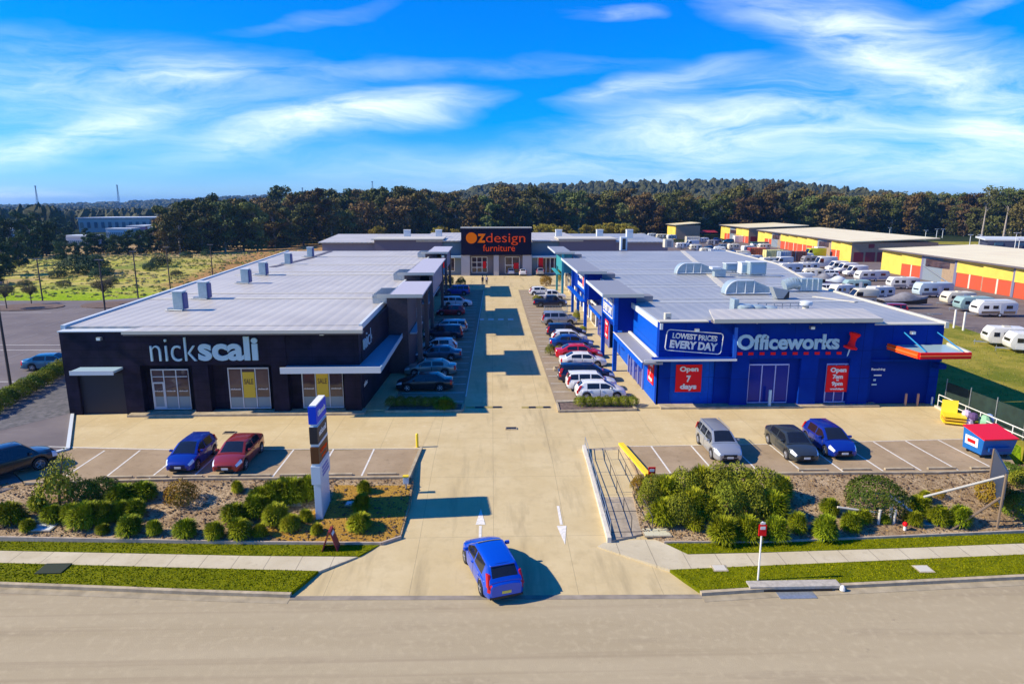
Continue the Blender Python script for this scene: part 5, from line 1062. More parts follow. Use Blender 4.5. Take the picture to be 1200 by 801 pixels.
# by the end building
x, y = G(599, 322.5); car('hatch', P_['white'], 'white hatchback parked facing the middle doors of the end building', x, y + 2, R(90)); x, y = G(633, 323); car('suv', P_['silver'], 'silver four wheel drive parked facing the right shop of the end building', x, y + 1.5, R(90))
x, y = G(656 - 25, 323); 
car('hatch', P_['white'], 'white hatchback beside the light pier right of the end building doors', x - 3.4, y + 1.5, R(90))
# tray trailer in the right row
x, y = G(652, 371); t = thing('cage_trailer', 'grey wire cage trailer parked in the right aisle row', 'trailer', (x, y + .9, 0)); q = MB(); q.box(x - 1.6, x + 1.6, y + .1, y + 1.7, .5, .6); q.build('bed', m_steel, t); q = MB()
for zz in (.8, 1.05, 1.3):
    for yy in (y + .1, y + 1.7): q.tube((x - 1.6, yy, zz), (x + 1.6, yy, zz), .025, n=5)
    for xx in (x - 1.6, x + 1.6): q.tube((xx, y + .1, zz), (xx, y + 1.7, zz), .025, n=5)
for i in range(9):
    for yy in (y + .1, y + 1.7): q.tube((x - 1.6 + .4 * i, yy, .6), (x - 1.6 + .4 * i, yy, 1.32), .02, n=5)
q.build('cage', m_steel, t); q = MB(); q.tube((x + 1.6, y + .9, .5), (x + 2.9, y + .9, .45), .05, n=6); q.build('drawbar', m_steel, t)
for yy in (y - .0, y + 1.8): MB().lathe([(.3, -.09), (.32, 0), (.3, .09)], (x, yy, .32), axis='y', n=16).build('wheel', m_rubber, t)
# delivery van by the end building
def boxvan(x, y, rz, label, name='box_van', sc=1, m=m_white, stripe=None, L=4.6, H=2.3, W=2.0, cab=True, group=None, cat='van'):
    t = thing(name, label, cat, (x, y, 0), rz, group); t.scale = (sc,) * 3; q = MB()
    if cab:
        pr = [(L / 2, .4), (L / 2, .95), (L / 2 - .75, 1.15), (L / 2 - 1.5, H - .05), (L / 2 - 1.8, H), (-L / 2 + .1, H), (-L / 2, H - .2), (-L / 2, .4)]
        q.add([(a, -W / 2, b) for a, b in pr] + [(a, W / 2, b) for a, b in pr], [tuple(range(8)), tuple(range(15, 7, -1))] + [(i, 8 + i, 8 + (i + 1) % 8, (i + 1) % 8) for i in range(8)]); q.build('body', m, t, world=False, bevel=.07, smooth=40)
        MB().add([(L / 2 - .80, -W * .42, 1.22), (L / 2 - .80, W * .42, 1.22), (L / 2 - 1.44, W * .40, H - .17), (L / 2 - 1.44, -W * .40, H - .17)], [(0, 1, 2, 3)]).build('windscreen', m_glass, t, world=False); o = t.children[-1]; o.location.x = .03
        for s in (-1, 1): MB().box(L / 2 - 2.2, L / 2 - 1.25, s * W / 2 - .012, s * W / 2 + .012, 1.25, H - .4).build('side_window', m_glass, t, world=False)
        for s in (-1, 1): MB().box(L / 2 - .02, L / 2 + .02, s * W * .36 - .13, s * W * .36 + .13, .72, .88).build('headlight', m_head, t, world=False)
        MB().box(-L / 2 - .015, -L / 2 + .01, -W * .3, W * .3, 1.4, H - .35).build('rear_window', m_glass, t, world=False)
    if stripe: MB().box(-L / 2 + .3, L / 2 - 1.0, -W / 2 - .014, W / 2 + .014, 1.0, 1.25).build('stripe', stripe, t, world=False)
    for sx in (-.32, .32):
        for s in (-1, 1): w_ = MB().lathe([(.2, -.1), (.32, -.1), (.33, 0), (.32, .1), (.2, .1)], (sx * L, s * (W / 2 - .08), .33), axis='y', n=16).build('wheel', m_rubber, t, world=False); MB().lathe([(.19, -.01), (.19, .01)], (sx * L, s * (W / 2 + .02), .33), axis='y', n=12).build('rim', m_rim, w_, world=False)
    return t
x, y = G(548, 321.5); boxvan(x, y + 2.3, R(90), 'white van parked facing the left windows of the end building', H=2.5)
# ---- caravans and boats
def caravan(x, y, rz, L, label, body=m_cvw, side=None, W=2.3, H=2.5, pop=False, awn=None, stripe=None, group='caravans stored along the yellow sheds', mural=None):
    t = thing('caravan', label, 'caravan', (x, y, 0), rz, group); t.scale = (.85, .85, .85); z0 = .45
    pr = [(L / 2, z0 + .25), (L / 2 + .12, z0 + .8), (L / 2 - .12, H - .5), (L / 2 - .5, H), (-L / 2 + .3, H), (-L / 2, H - .3), (-L / 2 - .05, z0 + .9), (-L / 2 + .1, z0), (L / 2 - .3, z0)]
    k = len(pr); q = MB().add([(a, -W / 2, b) for a, b in pr] + [(a, W / 2, b) for a, b in pr], [tuple(range(k)), tuple(range(2 * k - 1, k - 1, -1))] + [(i, k + i, k + (i + 1) % k, (i + 1) % k) for i in range(k)]); q.build('body', body, t, world=False, bevel=.09, smooth=45)
    for s in (-1, 1):
        yy = s * W / 2
        MB().box(-L / 2 + .35, L / 2 - .5, yy - .015, yy + .015, z0 + .1, z0 + .55).build('side_panel', side or stripe or m_greyw, t, world=False)
        for a, b in ((-.36, -.2), (.0, .14), (.24, .38)): MB().box(L * a, L * b, yy - .02, yy + .02, 1.35, 1.9).build('window', m_glass, t, world=False)
        MB().box(L * -.14, L * -.14 + .6, yy - .018, yy + .018, z0 + .12, 2.2).build('door', m_platew if s > 0 else m_cream, t, world=False)
    if mural is not None: MB().box(-L / 2 + .2, L * .12, -W / 2 - .03, -W / 2 - .021, z0 + .1, 1.6).build('mural', mural, t, world=False)
    MB().box(L / 2 - .06, L / 2 + .07, -.75, .75, 1.2, 1.75).build('window', m_glass, t, world=False)
    MB().box(-.4, .4, -.35, .35, H + .002, H + .14).build('roof_hatch', m_cream, t, world=False)
    if pop: MB().box(-L / 2 + .5, L / 2 - .8, -W / 2 + .15, W / 2 - .15, H + .002, H + .18).build('pop_top', m_roofw, t, world=False)
    if awn is not None: MB().tube((-L / 2 + .4, -W / 2 - .1, H - .12), (L / 2 - .7, -W / 2 - .1, H - .12), .1, n=8).build('awning_roll', awn, t, world=False)
    d = MB(); d.tube((L / 2 - .2, -.5, z0), (L / 2 + 1.25, 0, z0 - .02), .05, n=6); d.tube((L / 2 - .2, .5, z0), (L / 2 + 1.25, 0, z0 - .02), .05, n=6); d.tube((L / 2 + 1.1, 0, 0), (L / 2 + 1.1, 0, .75), .04, n=6); d.build('drawbar', m_steel, t, world=False)
    for s in (-1, 1): w_ = MB().lathe([(.2, -.1), (.33, -.1), (.34, 0), (.33, .1), (.2, .1)], (-.35, s * (W / 2 - .07), .34), axis='y', n=16).build('wheel', m_rubber, t, world=False); MB().lathe([(.19, -.01), (.19, .01)], (-.35, s * (W / 2 + .035), .34), axis='y', n=12).build('rim', m_white, w_, world=False)
    return t
m_tealc = mat('pale teal cover', (.25, .38, .38), .7); m_gcov = mat('grey canvas cover', (.22, .21, .22), .85, noise=.2, nscale=2); m_bluemural = mat('bright blue mural', (.01, .18, .55), .4); m_crm = mat('cream caravan paint', (.7, .64, .48), .45); m_brown = mat('brown stripe', (.25, .17, .1), .5)
CV = [(1171, 372, 6.4, 'long white caravan with cream stripe nearest the camera in the shed row', dict(body=m_white, stripe=m_brown, pop=True)),
      (1147, 366, 5.6, 'pale teal covered caravan second from the right in the shed row', dict(body=m_tealc, side=m_tealc)), (1128, 359, 5.2, 'cream caravan behind the pale teal covered one', dict(body=m_crm)),
      (1098, 349, 7.0, 'tall caravan with a bright blue mural on its side', dict(body=m_lg if False else mat('pale blue grey caravan', (.45, .55, .6), .4), mural=m_bluemural, H=2.9)), (1062, 339, 6.0, 'white caravan left of the tall mural caravan', dict(awn=m_gcov)),
      (1025, 330, 7.6, 'long white caravan with three dark side windows in the shed row', dict(side=mat('lilac panel', (.35, .4, .5), .5)))]
for u, v, L, lb, kw in CV: x, y = G(u, v); caravan(x, y + 1.3, math.pi + R(rnd.uniform(-6, 6)), L, lb, **kw)
for i, (u, v, lb, kw) in enumerate(((1005, 324, 'white minibus camper behind the long white caravan', {}), (994, 320.5, 'white delivery van third from the minibus camper row end', {}), (983, 318, 'teal striped white van in the shed row', dict(stripe=m_tealc)), (968, 314, 'white motorhome van with a raised roof in the shed row', dict(H=2.7, L=5.6)))):
    x, y = G(u, v); boxvan(x, y + 1.2, math.pi, lb, group='vans parked along the yellow sheds', **kw)
for u, v, lb, bd in ((955, 310, 'grey canvas covered caravan at the far end of the shed row', m_gcov), (942, 306, 'white caravan at the far end of the shed row beside the canvas covered one', m_white)): x, y = G(u, v); caravan(x, y + 1.3, math.pi, 6.5, lb, body=bd, side=bd)
for u, v, lb, L in ((1184, 407, 'white caravan with dark windows at the right edge near the grass', 4.6), (1214, 415, 'white caravan cut by the right edge of the view', 5.0)):
    x, y = G(u, v); caravan(x, y + 1, math.pi - R(15), L, lb, side=m_white, group='caravans near the grass strip')
for u, v, L, lb, kw in ((1036, 352, 5.0, 'white caravan with an annexe behind the covered boat', dict(side=m_gcov)), (1008, 343, 5.0, 'pale green teal caravan beyond the right roof edge', dict(body=m_tealc)), (950, 319, 5.2, 'white caravan with a grey blue front panel beyond the roof plant', {}), (928, 322, 6.2, 'large white caravan beyond the roof plant', dict(H=2.9)), (905, 312, 6.5, 'pale caravan beyond the large cooler', dict(body=m_crm))):
    x, y = G(u, v); caravan(x, y + 1.5, math.pi + R(rnd.uniform(-12, 12)), L, lb, group='caravans in the middle of the storage yard', **kw)
def boat(x, y, rz, L, label, cover, hull=m_dark, group=None):
    t = thing('boat', label, 'boat', (x, y, 0), rz, group); n = 14; V = []; Fc = []
    for i in range(n + 1):
        s = i / n; xx = -L / 2 + L * s; w_ = 1.1 * (1 - max(0, (s - .45) / .55) ** 2.2) + .02; zk = .55 + .45 * max(0, s - .6) ** 1.5; zg = 1.25 + .35 * s * s
        V += [(xx, 0, zk), (xx, w_ * .75, zk + .25), (xx, w_, zg), (xx, -w_, zg), (xx, -w_ * .75, zk + .25)]
    for i in range(n):
        for j in ((0, 1), (1, 2), (3, 4), (4, 0)): a, b = i * 5 + j[0], i * 5 + j[1]; Fc.append((a, b, b + 5, a + 5))
    Fc.append((0, 4, 3, 2, 1)); MB().add(V, Fc).build('hull', hull, t, world=False, smooth=40); V = []; Fc = []
    for i in range(n + 1):
        s = i / n; xx = -L / 2 + L * s; w_ = 1.13 * (1 - max(0, (s - .45) / .55) ** 2.2) + .03; zg = 1.26 + .35 * s * s; hh = .25 + .85 * math.exp(-((s - .5) / .2) ** 2)
        for j in range(7): a = math.pi * j / 6; V.append((xx, -w_ * math.cos(a), zg - (.12 if j in (0, 6) else 0) + hh * math.sin(a) ** .8))
    for i in range(n):
        for j in range(6): a = i * 7 + j; Fc.append((a, a + 1, a + 8, a + 7))
    Fc.append(tuple(range(7))[::-1]); MB().add(V, Fc).build('cover', cover, t, world=False, smooth=50)
    d = MB(); 
    for s in (-1, 1): d.tube((-L / 2, s * .7, .5), (L / 2 - 1, s * .4, .5), .05, n=6); d.tube((L / 2 - 1, s * .4, .5), (L / 2 + .9, 0, .5), .05, n=6)
    d.build('trailer_frame', m_steel, t, world=False)
    for s in (-1, 1): MB().lathe([(.2, -.1), (.31, -.1), (.32, 0), (.31, .1), (.2, .1)], (-.6, s * 1.05, .32), axis='y', n=16).build('wheel', m_rubber, t, world=False)
x, y = G(1063, 362); boat(x, y + 1, 0, 7.2, 'dark boat under a grey canvas cover on its trailer in the yard', m_gcov); x, y = G(985, 339); boat(x, y + 1, R(190), 5.5, 'open purple hulled boat beyond the right roof edge', m_roofw, mat('purple hull', (.05, .02, .15), .4)); x, y = G(968, 335); boat(x, y + 1, R(175), 4.5, 'small grey inflatable boat beyond the roof plant', m_greyw)
# empty trailer frames
for u, v, lb in ((1082, 372, 'empty boat trailer frame on the gravel in front of the covered boat'), (1097, 380, 'low empty trailer frame nearest the grass strip')):
    x, y = G(u, v); t = thing('boat_trailer', lb, 'trailer', (x, y, 0)); q = MB()
    for s in (-.7, .7): q.tube((x - 2.4, y + s, .45), (x + 1, y + s * .7, .5), .05, n=6); q.tube((x + 1, y + s * .7, .5), (x + 2.6, y, .5), .05, n=6)
    for i in range(4): q.tube((x - 2.2 + i, y - .7, .46), (x - 2.2 + i, y + .7, .46), .04, n=6)
    q.build('frame', m_steel, t)
    for s in (-.85, .85): MB().lathe([(.28, -.08), (.3, 0), (.28, .08)], (x - .8, y + s, .3), axis='y', n=14).build('wheel', m_rubber, t)
# containers
def container(u, v, L, rz, label, m, H=2.6, W=2.45, m2=None, doors=True):
    x, y = G(u, v); t = thing('shipping_container', label, 'container', (x, y + 1.2, 0), rz, 'containers in the storage yard'); q = MB(); n = int(L / .3); pts = []
    for i in range(n): a = -L / 2 + L * i / n; d = .04 if i % 2 else 0; pts += [(a, -W / 2 + d), (a + L / n * .8, -W / 2 + d)]
    pts += [(L / 2, -W / 2), (L / 2, W / 2)]
    for i in range(n): a = L / 2 - L * i / n; d = .04 if i % 2 else 0; pts += [(a, W / 2 - d), (a - L / n * .8, W / 2 - d)]
    pts += [(-L / 2, W / 2)]; q.prism(pts, .12, H); q.build('shell', m, t, world=False)
    f = MB()
    for sx in (-1, 1):
        for sy in (-1, 1): f.cbox((sx * (L / 2 + .02), sy * (W / 2 + .01), H / 2 + .05), (.14, .14, H + .1))
    f.build('corner_posts', m2 or m, t, world=False)
    for s in (-1, 1): o = MB().box(-L / 2 - .05, -L / 2 - .01, s * W / 4 - W / 4 + .06, s * W / 4 + W / 4 - .06, .25, H - .1).build('door', m2 or m, t, world=False); MB().tube((-L / 2 - .08, s * .3, .3), (-L / 2 - .08, s * .3, H - .2), .03, n=6).build('lock_bar', m_steel, o, world=False)
    return t
mc = lambda n_, c: mat(n_, c, .6, noise=.2, nscale=1.5)
container(851, 305, 5, 0, 'blue shipping container near the far right roof edge', mc('container blue', (.01, .12, .32))); container(839, 303, 3, 0, 'pale grey container touching the blue one', mc('container grey', (.45, .5, .55)))
container(888, 301, 4.5, 0, 'orange and maroon container in the far yard', mc('container orange', (.6, .13, .03)), m2=mc('maroon', (.22, .01, .02))); container(907, 304, 4.5, 0, 'pale yellow container by the gap in the sheds', mc('container yellow', (.72, .65, .25))); container(923, 306, 4, 0, 'grey blue container beside the pale yellow one', mc('container steel', (.3, .36, .42))); container(936, 306, 4, 0, 'rusty brown container in front of the far sheds', mc('container brown', (.2, .07, .04)))
container(869, 284, 5.5, 0, 'white container in front of the farthest shed', m_white); container(812, 285, 5, 0, 'cream container near the small far shed', m_crm)
# assorted far vehicles
for u, v, k, p, lb in ((864, 313, 'wagon', 'darkred', 'dark red car by the right roof edge in the yard'), (838, 283.5, 'ute', 'blue2', 'royal blue ute near the small far shed'), (853, 285, 'suv', 'teal', 'teal four wheel drive near the small far shed'), (832, 293, 'sedan', 'teal', 'teal sedan among white vehicles in the far yard'), (846, 292, 'suv', 'lblue', 'pale blue four wheel drive among white vehicles in the far yard')):
    x, y = G(u, v); car(k, P_[p], lb, x, y, R(rnd.choice((0, 180, 20))), detail=1, group='cars standing in the storage yard')
for i, (u, v) in enumerate(((800, 292), (815, 294), (828, 299), (843, 297), (860, 293), (878, 296), (896, 293), (872, 303), (752, 279), (764, 279), (776, 280), (788, 281), (826, 285), (622, 276.5), (634, 276.5))):
    x, y = G(u, v); z = 0
    L_ = ('fourth', 'fifth', 'sixth')
    caravan(x, y + rnd.uniform(0, 2), R(rnd.choice((0, 180, 170, 10))), rnd.uniform(4, 5.6), 'small white caravan in the crowded far yard behind the shops', body=rnd.choice((m_cvw, m_cvw, m_crm, m_roofw)), group='small white caravans in the far yard')
x, y = G(895, 293); t = caravan(x, y + 4, math.pi, 7.0, 'caravan with a dark green pitched cover in the far yard', body=m_white, group='covered caravans'); MB().prism([(-3.4, -1.3), (3.4, -1.3), (3.4, 1.3), (-3.4, 1.3)], 2.52, 2.95).build('cover', mat('dark green cover', (.03, .12, .10), .7), t, world=False)
x, y = G(823, 279); t = tag(MB().prism([(x - 7, y), (x + 7, y), (x + 7, y + 5), (x - 7, y + 5)], [2.4] * 4, [2.6, 2.6, 3.3, 3.3]).build('carport_roof', mc('maroon roof', (.25, .01, .03))), 'maroon carport roof beside the small far shed', 'carport')
for i, (u, v, k) in enumerate(((884, 309, 'c'), (902, 318, 'v'), (916, 330, 'c'), (938, 334, 'v'), (955, 327, 'c'), (968, 345, 'k'), (990, 349, 'c'), (1012, 356, 'v'), (1046, 371, 'k'), (972, 325, 'k'), (918, 312, 'v'), (846, 301, 'c'), (868, 307, 'v'), (811, 289, 'v'), (836, 288, 'c'))):
    x, y = G(u, v)
    if k == 'c': caravan(x, y + 1.2, math.pi + R(rnd.uniform(-15, 15)), rnd.uniform(4.2, 5.8), 'one more small caravan packed behind the right roof edge in the yard', body=rnd.choice((m_cvw, m_crm, m_tealc, m_gcov)), side=rnd.choice((m_greyw, m_brown, m_tealc)), group='packed caravans behind the right roof edge')
    elif k == 'v': boxvan(x, y + 1, math.pi + R(rnd.uniform(-10, 10)), 'van packed among the caravans behind the right roof edge', group='packed vans behind the right roof edge', L=rnd.uniform(4.3, 5.4), m=rnd.choice((m_cvw, m_crm, m_roofw)), stripe=rnd.choice((None, m_tealc, m_brown)))
    else: car(rnd.choice(('suv', 'wagon')), P_[rnd.choice(('silver', 'dnavy', 'white', 'darkred'))], 'car packed among the caravans behind the right roof edge', x, y + 1, math.pi + R(rnd.uniform(-10, 10)), group='packed cars behind the right roof edge', detail=1)
# yellow truck
x, y = G(955, 303); t = boxvan(x, y + 1, math.pi, 'bright yellow green truck cab backed against the far sheds', 'truck', L=6.2, H=2.9, W=2.3, m=mat('lime yellow paint', (.62, .72, .02), .4), cat='truck', group='trucks in the yard'); MB().box(-3.0, -.4, -1.1, 1.1, 2.95, 3.3).build('load', m_white, t, world=False)

# ================================================================== YELLOW STORAGE SHEDS, FAR BUILDINGS
m_yel = mat('yellow tilt panel', (.74, .54, .10), .7, noise=.1, nscale=.4, spec=.1); m_dooro = mat('orange red roller door', (.62, .085, .03), .5); m_mar = mat('maroon roller door', (.20, .01, .025), .5); m_tan = mat('tan brick end wall', (.34, .24, .15), .8, noise=.15, nscale=2); m_bay2 = mat('grey bay wall', (.20, .24, .28), .7)
def shed(name_, label, x, y0_, y1_, zt, depth, layout, end=True, skew=0.0):
    t = thing('storage_shed', label, 'shed', (x, (y0_ + y1_) / 2, 0)); X = lambda y: x + skew * (y - y0_)
    MB().prism([(X(y0_) + .5, y0_), (X(y0_) + depth, y0_), (X(y1_) + depth, y1_), (X(y1_) + .5, y1_)], 0, zt - .05).build('wall', m_tan, t)
    MB().prism([(X(y0_) - .7, y0_ - .5), (X(y0_) + depth, y0_ - .5), (X(y1_) + depth, y1_ + .5), (X(y1_) - .7, y1_ + .5)], [zt + .0, zt + .9, zt + .9, zt], [zt + .25, zt + 1.15, zt + 1.15, zt + .25]).build('roof', m_roofy, t)
    e = MB(); strip(e, [(X(y0_) - .72, y0_ - .5), (X(y1_) - .72, y1_ + .5)], .1, FLAT, (zt - .02, zt + .27)); e.build('gutter', m_greyb, t)
    tot = sum(a for a, _ in layout); y = y0_
    for a, k in layout:
        ya, yb = y, y + a / tot * (y1_ - y0_); y = yb; xa = X((ya + yb) / 2)
        if k == 'y': MB().box(xa + .2, xa + .5, ya + .08, yb - .08, 0, zt - .06).build('panel', m_yel, t)
        elif k == 'd':
            MB().box(xa + .2, xa + .5, ya + .08, yb - .08, 2.6, zt - .06).build('panel', m_yel, t)
            ym = (ya + yb) / 2; MB().box(xa + .3, xa + .45, ya + .2, ym - .2, 0, 2.59).build('roller_door', m_dooro, t); MB().box(xa + .3, xa + .45, ym + .2, yb - .2, 0, 2.59).build('roller_door', m_dooro, t); MB().box(xa + .22, xa + .5, ym - .19, ym + .19, 0, 2.58).build('pier', m_crm, t)
        elif k == 'g': MB().box(xa + .45, xa + .52, ya, yb, 0, zt - .08).build('bay_wall', m_bay2, t); MB().box(xa + .3, xa + .44, ya + .9, yb - .8, 2.9, 4.4).build('window', m_glassdk, t); q = MB(); q.tube((xa + .1, ya + .5, 0), (xa + .1, yb - .4, 3), .12, n=6); q.build('stair', m_steel, t)
        elif k == 'p': MB().box(xa + .1, xa + .5, ya, yb, 0, zt - .06).build('pier', mat('violet grey pier', (.16, .16, .25), .6), t)
    if end:
        for i in range(3): xx = X(y0_) + 1.2 + i * 3.2; MB().box(xx, xx + 2.6, y0_ - .06, y0_ - .01, 0, 2.6).build('roller_door', m_mar, t)
        MB().box(X(y0_) + 5, X(y0_) + 6.6, y0_ - .06, y0_ - .012, 3.7, 4.8).build('vent', m_mar, t)
    return t
shed('A', 'nearest yellow storage shed with orange doors and a cream roof', 84.6, 66, 152, 5.0, 22, [(3, 'd'), (3, 'd'), (5, 'd'), (.5, 'p'), (8, 'g'), (.5, 'p'), (5.5, 'd'), (5.5, 'd'), (.4, 'p'), (5.5, 'd'), (5.5, 'd'), (.6, 'p'), (7.5, 'g'), (.6, 'p'), (5.5, 'd'), (6, 'y')], end=False, skew=.065)
shed('B', 'middle yellow storage shed with a tan end wall and maroon doors', 96.0, 177, 258, 5.2, 24, [(6, 'y'), (6, 'd'), (.6, 'p'), (9, 'g'), (.6, 'p'), (8, 'd'), (8, 'd'), (8, 'd'), (8, 'd'), (.6, 'p'), (9, 'g'), (8, 'd'), (8, 'y')], skew=.09)
shed('C', 'farthest yellow storage shed beyond the containers', 101, 263, 300, 5.8, 24, [(8, 'd'), (8, 'd'), (10, 'g'), (8, 'd'), (6, 'y')], skew=.05)
shed('D', 'small tan shed with a yellow side near the forest edge', 80, 292, 306, 6.0, 11, [(6, 'y'), (6, 'y')], end=False)
def simple_building(name, label, cat, pts, z0, z1, mw, mr_, wins=(), oh=.5):
    cx_ = sum(p[0] for p in pts) / len(pts); cy2 = sum(p[1] for p in pts) / len(pts); t = thing(name, label, cat, (cx_, cy2, z0)); MB().prism(pts, z0, z1).build('wall', mw, t)
    ro = [((p[0] - cx_) * 1.02 + cx_, (p[1] - cy2) * 1.05 + cy2) for p in pts]; MB().prism(ro, z1 + .01, z1 + .6).build('roof', mr_, t); n = 14
    a, b = Vector(pts[0]), Vector(pts[1])
    for i in range(n):
        p = a.lerp(b, (i + .25) / n); q = a.lerp(b, (i + .75) / n)
        MB().box(p.x, q.x, min(p.y, q.y) - .25, min(p.y, q.y) - .05, z0 + (z1 - z0) * .35, z0 + (z1 - z0) * .75).build('window', mat('blue green far glazing', (.06, .16, .22), .3), t)
    return t
x0, y0_ = G(103, 269); x1, y1_ = G(200, 264)
simple_building('warehouse', 'long pale warehouse beyond the trees on the far left', 'warehouse', [(-246, 410), (-196, 424), (-190, 450), (-240, 438)], -2, 6.5, mat('pale warehouse wall', (.45, .55, .55), .6), m_roofw)
simple_building('warehouse', 'low white roofed building at the far left edge', 'warehouse', [(-318, 420), (-285, 428), (-285, 445), (-318, 438)], -3, 1.5, m_greyw, m_roofw)
simple_building('warehouse', 'long pale roofed building beyond the sheds at the far right', 'warehouse', [(175, 232), (260, 208), (272, 226), (185, 250)], 0, 2.6, mat('dark far wall', (.05, .06, .10), .7), m_roofw)

# ================================================================== SITE FURNITURE
# pylon sign
gx, gy, gz = GZ(378, 609, GARD); X0, X1 = gx - .35, gx + .02; Y0 = gy; Y1 = GZ(389, 588, GARD)[1] + .12
def pz_(v): return zat(X1, Y0, v)
py = thing('pylon_sign', 'tall pylon sign with blue, black and brown boards over white ones in the left bed', 'pylon sign', (X0, Y0, gz))
m_pyb = mat('pylon blue', (.0, .045, .55), .5, spec=.2); m_pyw = mat('pylon pale blue white', (.50, .60, .68), .35)
MB().box(X0 + .03, X1 - .03, Y0 + .03, Y1 - .03, gz - .1, pz_(477)).build('core', m_pyw, py)
MB().box(X0 + .0, X1 + .0, Y0 + .05, Y1 - .08, gz - .1, pz_(567) - .001).build('leg', m_pyw, py)
def board(v0, v1, m, words, mt, grow=0.0, hs=.36):
    z1, z0 = pz_(v0), pz_(v1); b_ = MB().box(X0 - .02 - grow, X1 + .02 + grow, Y0 - .1 - grow, Y1 + .1, z0, z1).build('board', m, py, bevel=.01); q = MB()
    xx = X1 + .025 + grow; W_ = Y1 - Y0
    for i, (s, wf, zf_, hf) in enumerate(words): text(q, s, (xx, Y0 + W_ * (1 - wf) / 2, z0 + (z1 - z0) * zf_), (0, 1, 0), W_ * wf, (z1 - z0) * hf, .03, .01)
    if words: q.build('lettering', mt, b_)
board(476.5, 496.5, m_pyb, [("Officeworks", .84, .36, .34)], m_white); MB().box(X0 + .03, X1 - .0, Y0 - .02, Y1 + .06, pz_(476.3), pz_(474.8)).build('cap', m_white, py)
board(500, 519.5, mat('pylon charcoal', (.03, .026, .03), .5, spec=.2), [("nickscali", .78, .36, .36)], m_white); board(523.5, 542.5, mat('pylon brown', (.12, .045, .015), .5, spec=.2), [("OZdesign", .75, .42, .34), ("furniture", .5, .16, .18)], m_orange)
for a, b in ((499.6, 500.1), (520, 523), (543, 545.4)): MB().box(X0, X1 + .03, Y0 - .04, Y1 + .06, pz_(b), pz_(a) - .003).build('divider', m_pyw, py)
board(545.5, 566.5, m_pyw, [("NOW OPEN", .7, .62, .16), ("FOR LEASE", .7, .36, .14)][:0], m_dark, .03)
q = MB()
for i in range(3): q.box(X1 + .055, X1 + .065, Y0 + .3, Y1 - .35 + .1 * i, pz_(552 + i * 4.4), pz_(551 + i * 4.4) + .08)
q.build('sign_strip', mat('blue sign strip', (.05, .12, .45), .4), py)
# A frame board on the verge
x, y, z = GZ(388, 643, VERGE); t = thing('a_frame_sign', 'dark red folding A frame sign leaning open on the left verge', 'sandwich board', (x, y, z)); m_dred = mat('dark red board', (.28, .02, .03), .5)
for s in (-1, 1): MB().add([(x + s * .38 - .02, y - .3, z), (x + s * .38 - .02, y + .3, z), (x + s * .03, y + .3, z + 1.05), (x + s * .03, y - .3, z + 1.05), (x + s * .38 + .02, y - .3, z), (x + s * .38 + .02, y + .3, z), (x + s * .03 + .04, y + .3, z + 1.05), (x + s * .03 + .04, y - .3, z + 1.05)], [(0, 3, 2, 1), (4, 5, 6, 7), (0, 1, 5, 4), (1, 2, 6, 5), (2, 3, 7, 6), (3, 0, 4, 7)]).build('board', m_dred, t)
MB().add([(x + .16, y - .2, z + .78), (x + .16, y + .2, z + .78), (x + .09, y + .2, z + .98), (x + .09, y - .2, z + .98)], [(0, 1, 2, 3)]).build('notice', m_white, t)
# bus stop style sign post
x, y, z = GZ(888, 680, VERGE); t = thing('street_sign', 'thin white post with a small red and white sign on the right verge', 'street sign', (x, y, z)); zt = zat(x, y, 611); MB().tube((x, y, z), (x, y, zt), .04, n=8).build('post', m_white, t); p = MB().box(x - .17, x + .17, y - .08, y - .045, zt - .62, zt - .1).build('sign_plate', m_red, t); MB().box(x - .11, x + .11, y - .09, y - .081, zt - .32, zt - .18).build('symbol', m_white, p)
MB().box(x - .1, x + .1, y - .075, y - .045, zt - .09, zt + .0).build('sign_plate', m_white, t)
x, y, z = GZ(763, 567, FLAT); t = thing('small_sign', 'small red and white sign on a short post behind the big hedge', 'sign', (x, y, 0)); MB().tube((x, y, 0), (x, y, .7), .035, n=8).build('post', m_red, t); p = MB().box(x - .2, x + .2, y - .06, y - .03, .6, 1.05).build('sign_plate', m_red, t); MB().box(x - .13, x + .13, y - .068, y - .061, .78, .94).build('symbol', m_white, p)
# yellow bollard, yellow and white walls
x, y = G(489, 523.5); tag(MB().lathe([(.09, 0), (.09, .88), (.05, .93), (.01, .93)], (x, y, 0), n=12).build('bollard', m_yellow), 'yellow bollard at the corner of the left front bays', 'bollard')
wl_ = thing('retaining_wall', 'low concrete retaining wall along the left side of the driveway', 'retaining wall', (-4.6, 38, 0)); e = MB(); strip(e, [(-4.62, 40.75), (-4.86, 36.0), (-5.0, 35.5)], .18, FLAT, (-.6, .16)); e.build('wall', m_kerb, wl_); MB().box(-5.08, -4.84, 35.3, 35.9, .161, .2).build('painted_end', m_yellow, wl_)
x, y, z = GZ(476, 573, GARD); t = thing('meter_box', 'small grey service box at the corner of the left bed', 'service box', (x, y, z)); MB().box(x - .15, x + .15, y - .1, y + .1, z + .35, z + .75).build('box', m_roofw, t, bevel=.02); MB().tube((x, y, z - .1), (x, y, z + .36), .05, n=8).build('post', m_steel, t); MB().box(x - .16, x + .16, y - .12, y + .12, z + .751, z + .82).build('lid', m_yellow, t)
wr_ = thing('yellow_wall', 'low wall with a bright yellow top beside the right front bays', 'low wall', (8.2, 38.5, 0)); e = MB(); strip(e, [(8.35, 40.75), (8.9, 35.9)], .26, FLAT, (-.7, .10)); e.build('wall', m_kerb, wr_); e = MB(); strip(e, [(8.33, 40.9), (8.92, 35.75)], .32, FLAT, (.101, .25)); e.build('painted_top', m_yellow, wr_)
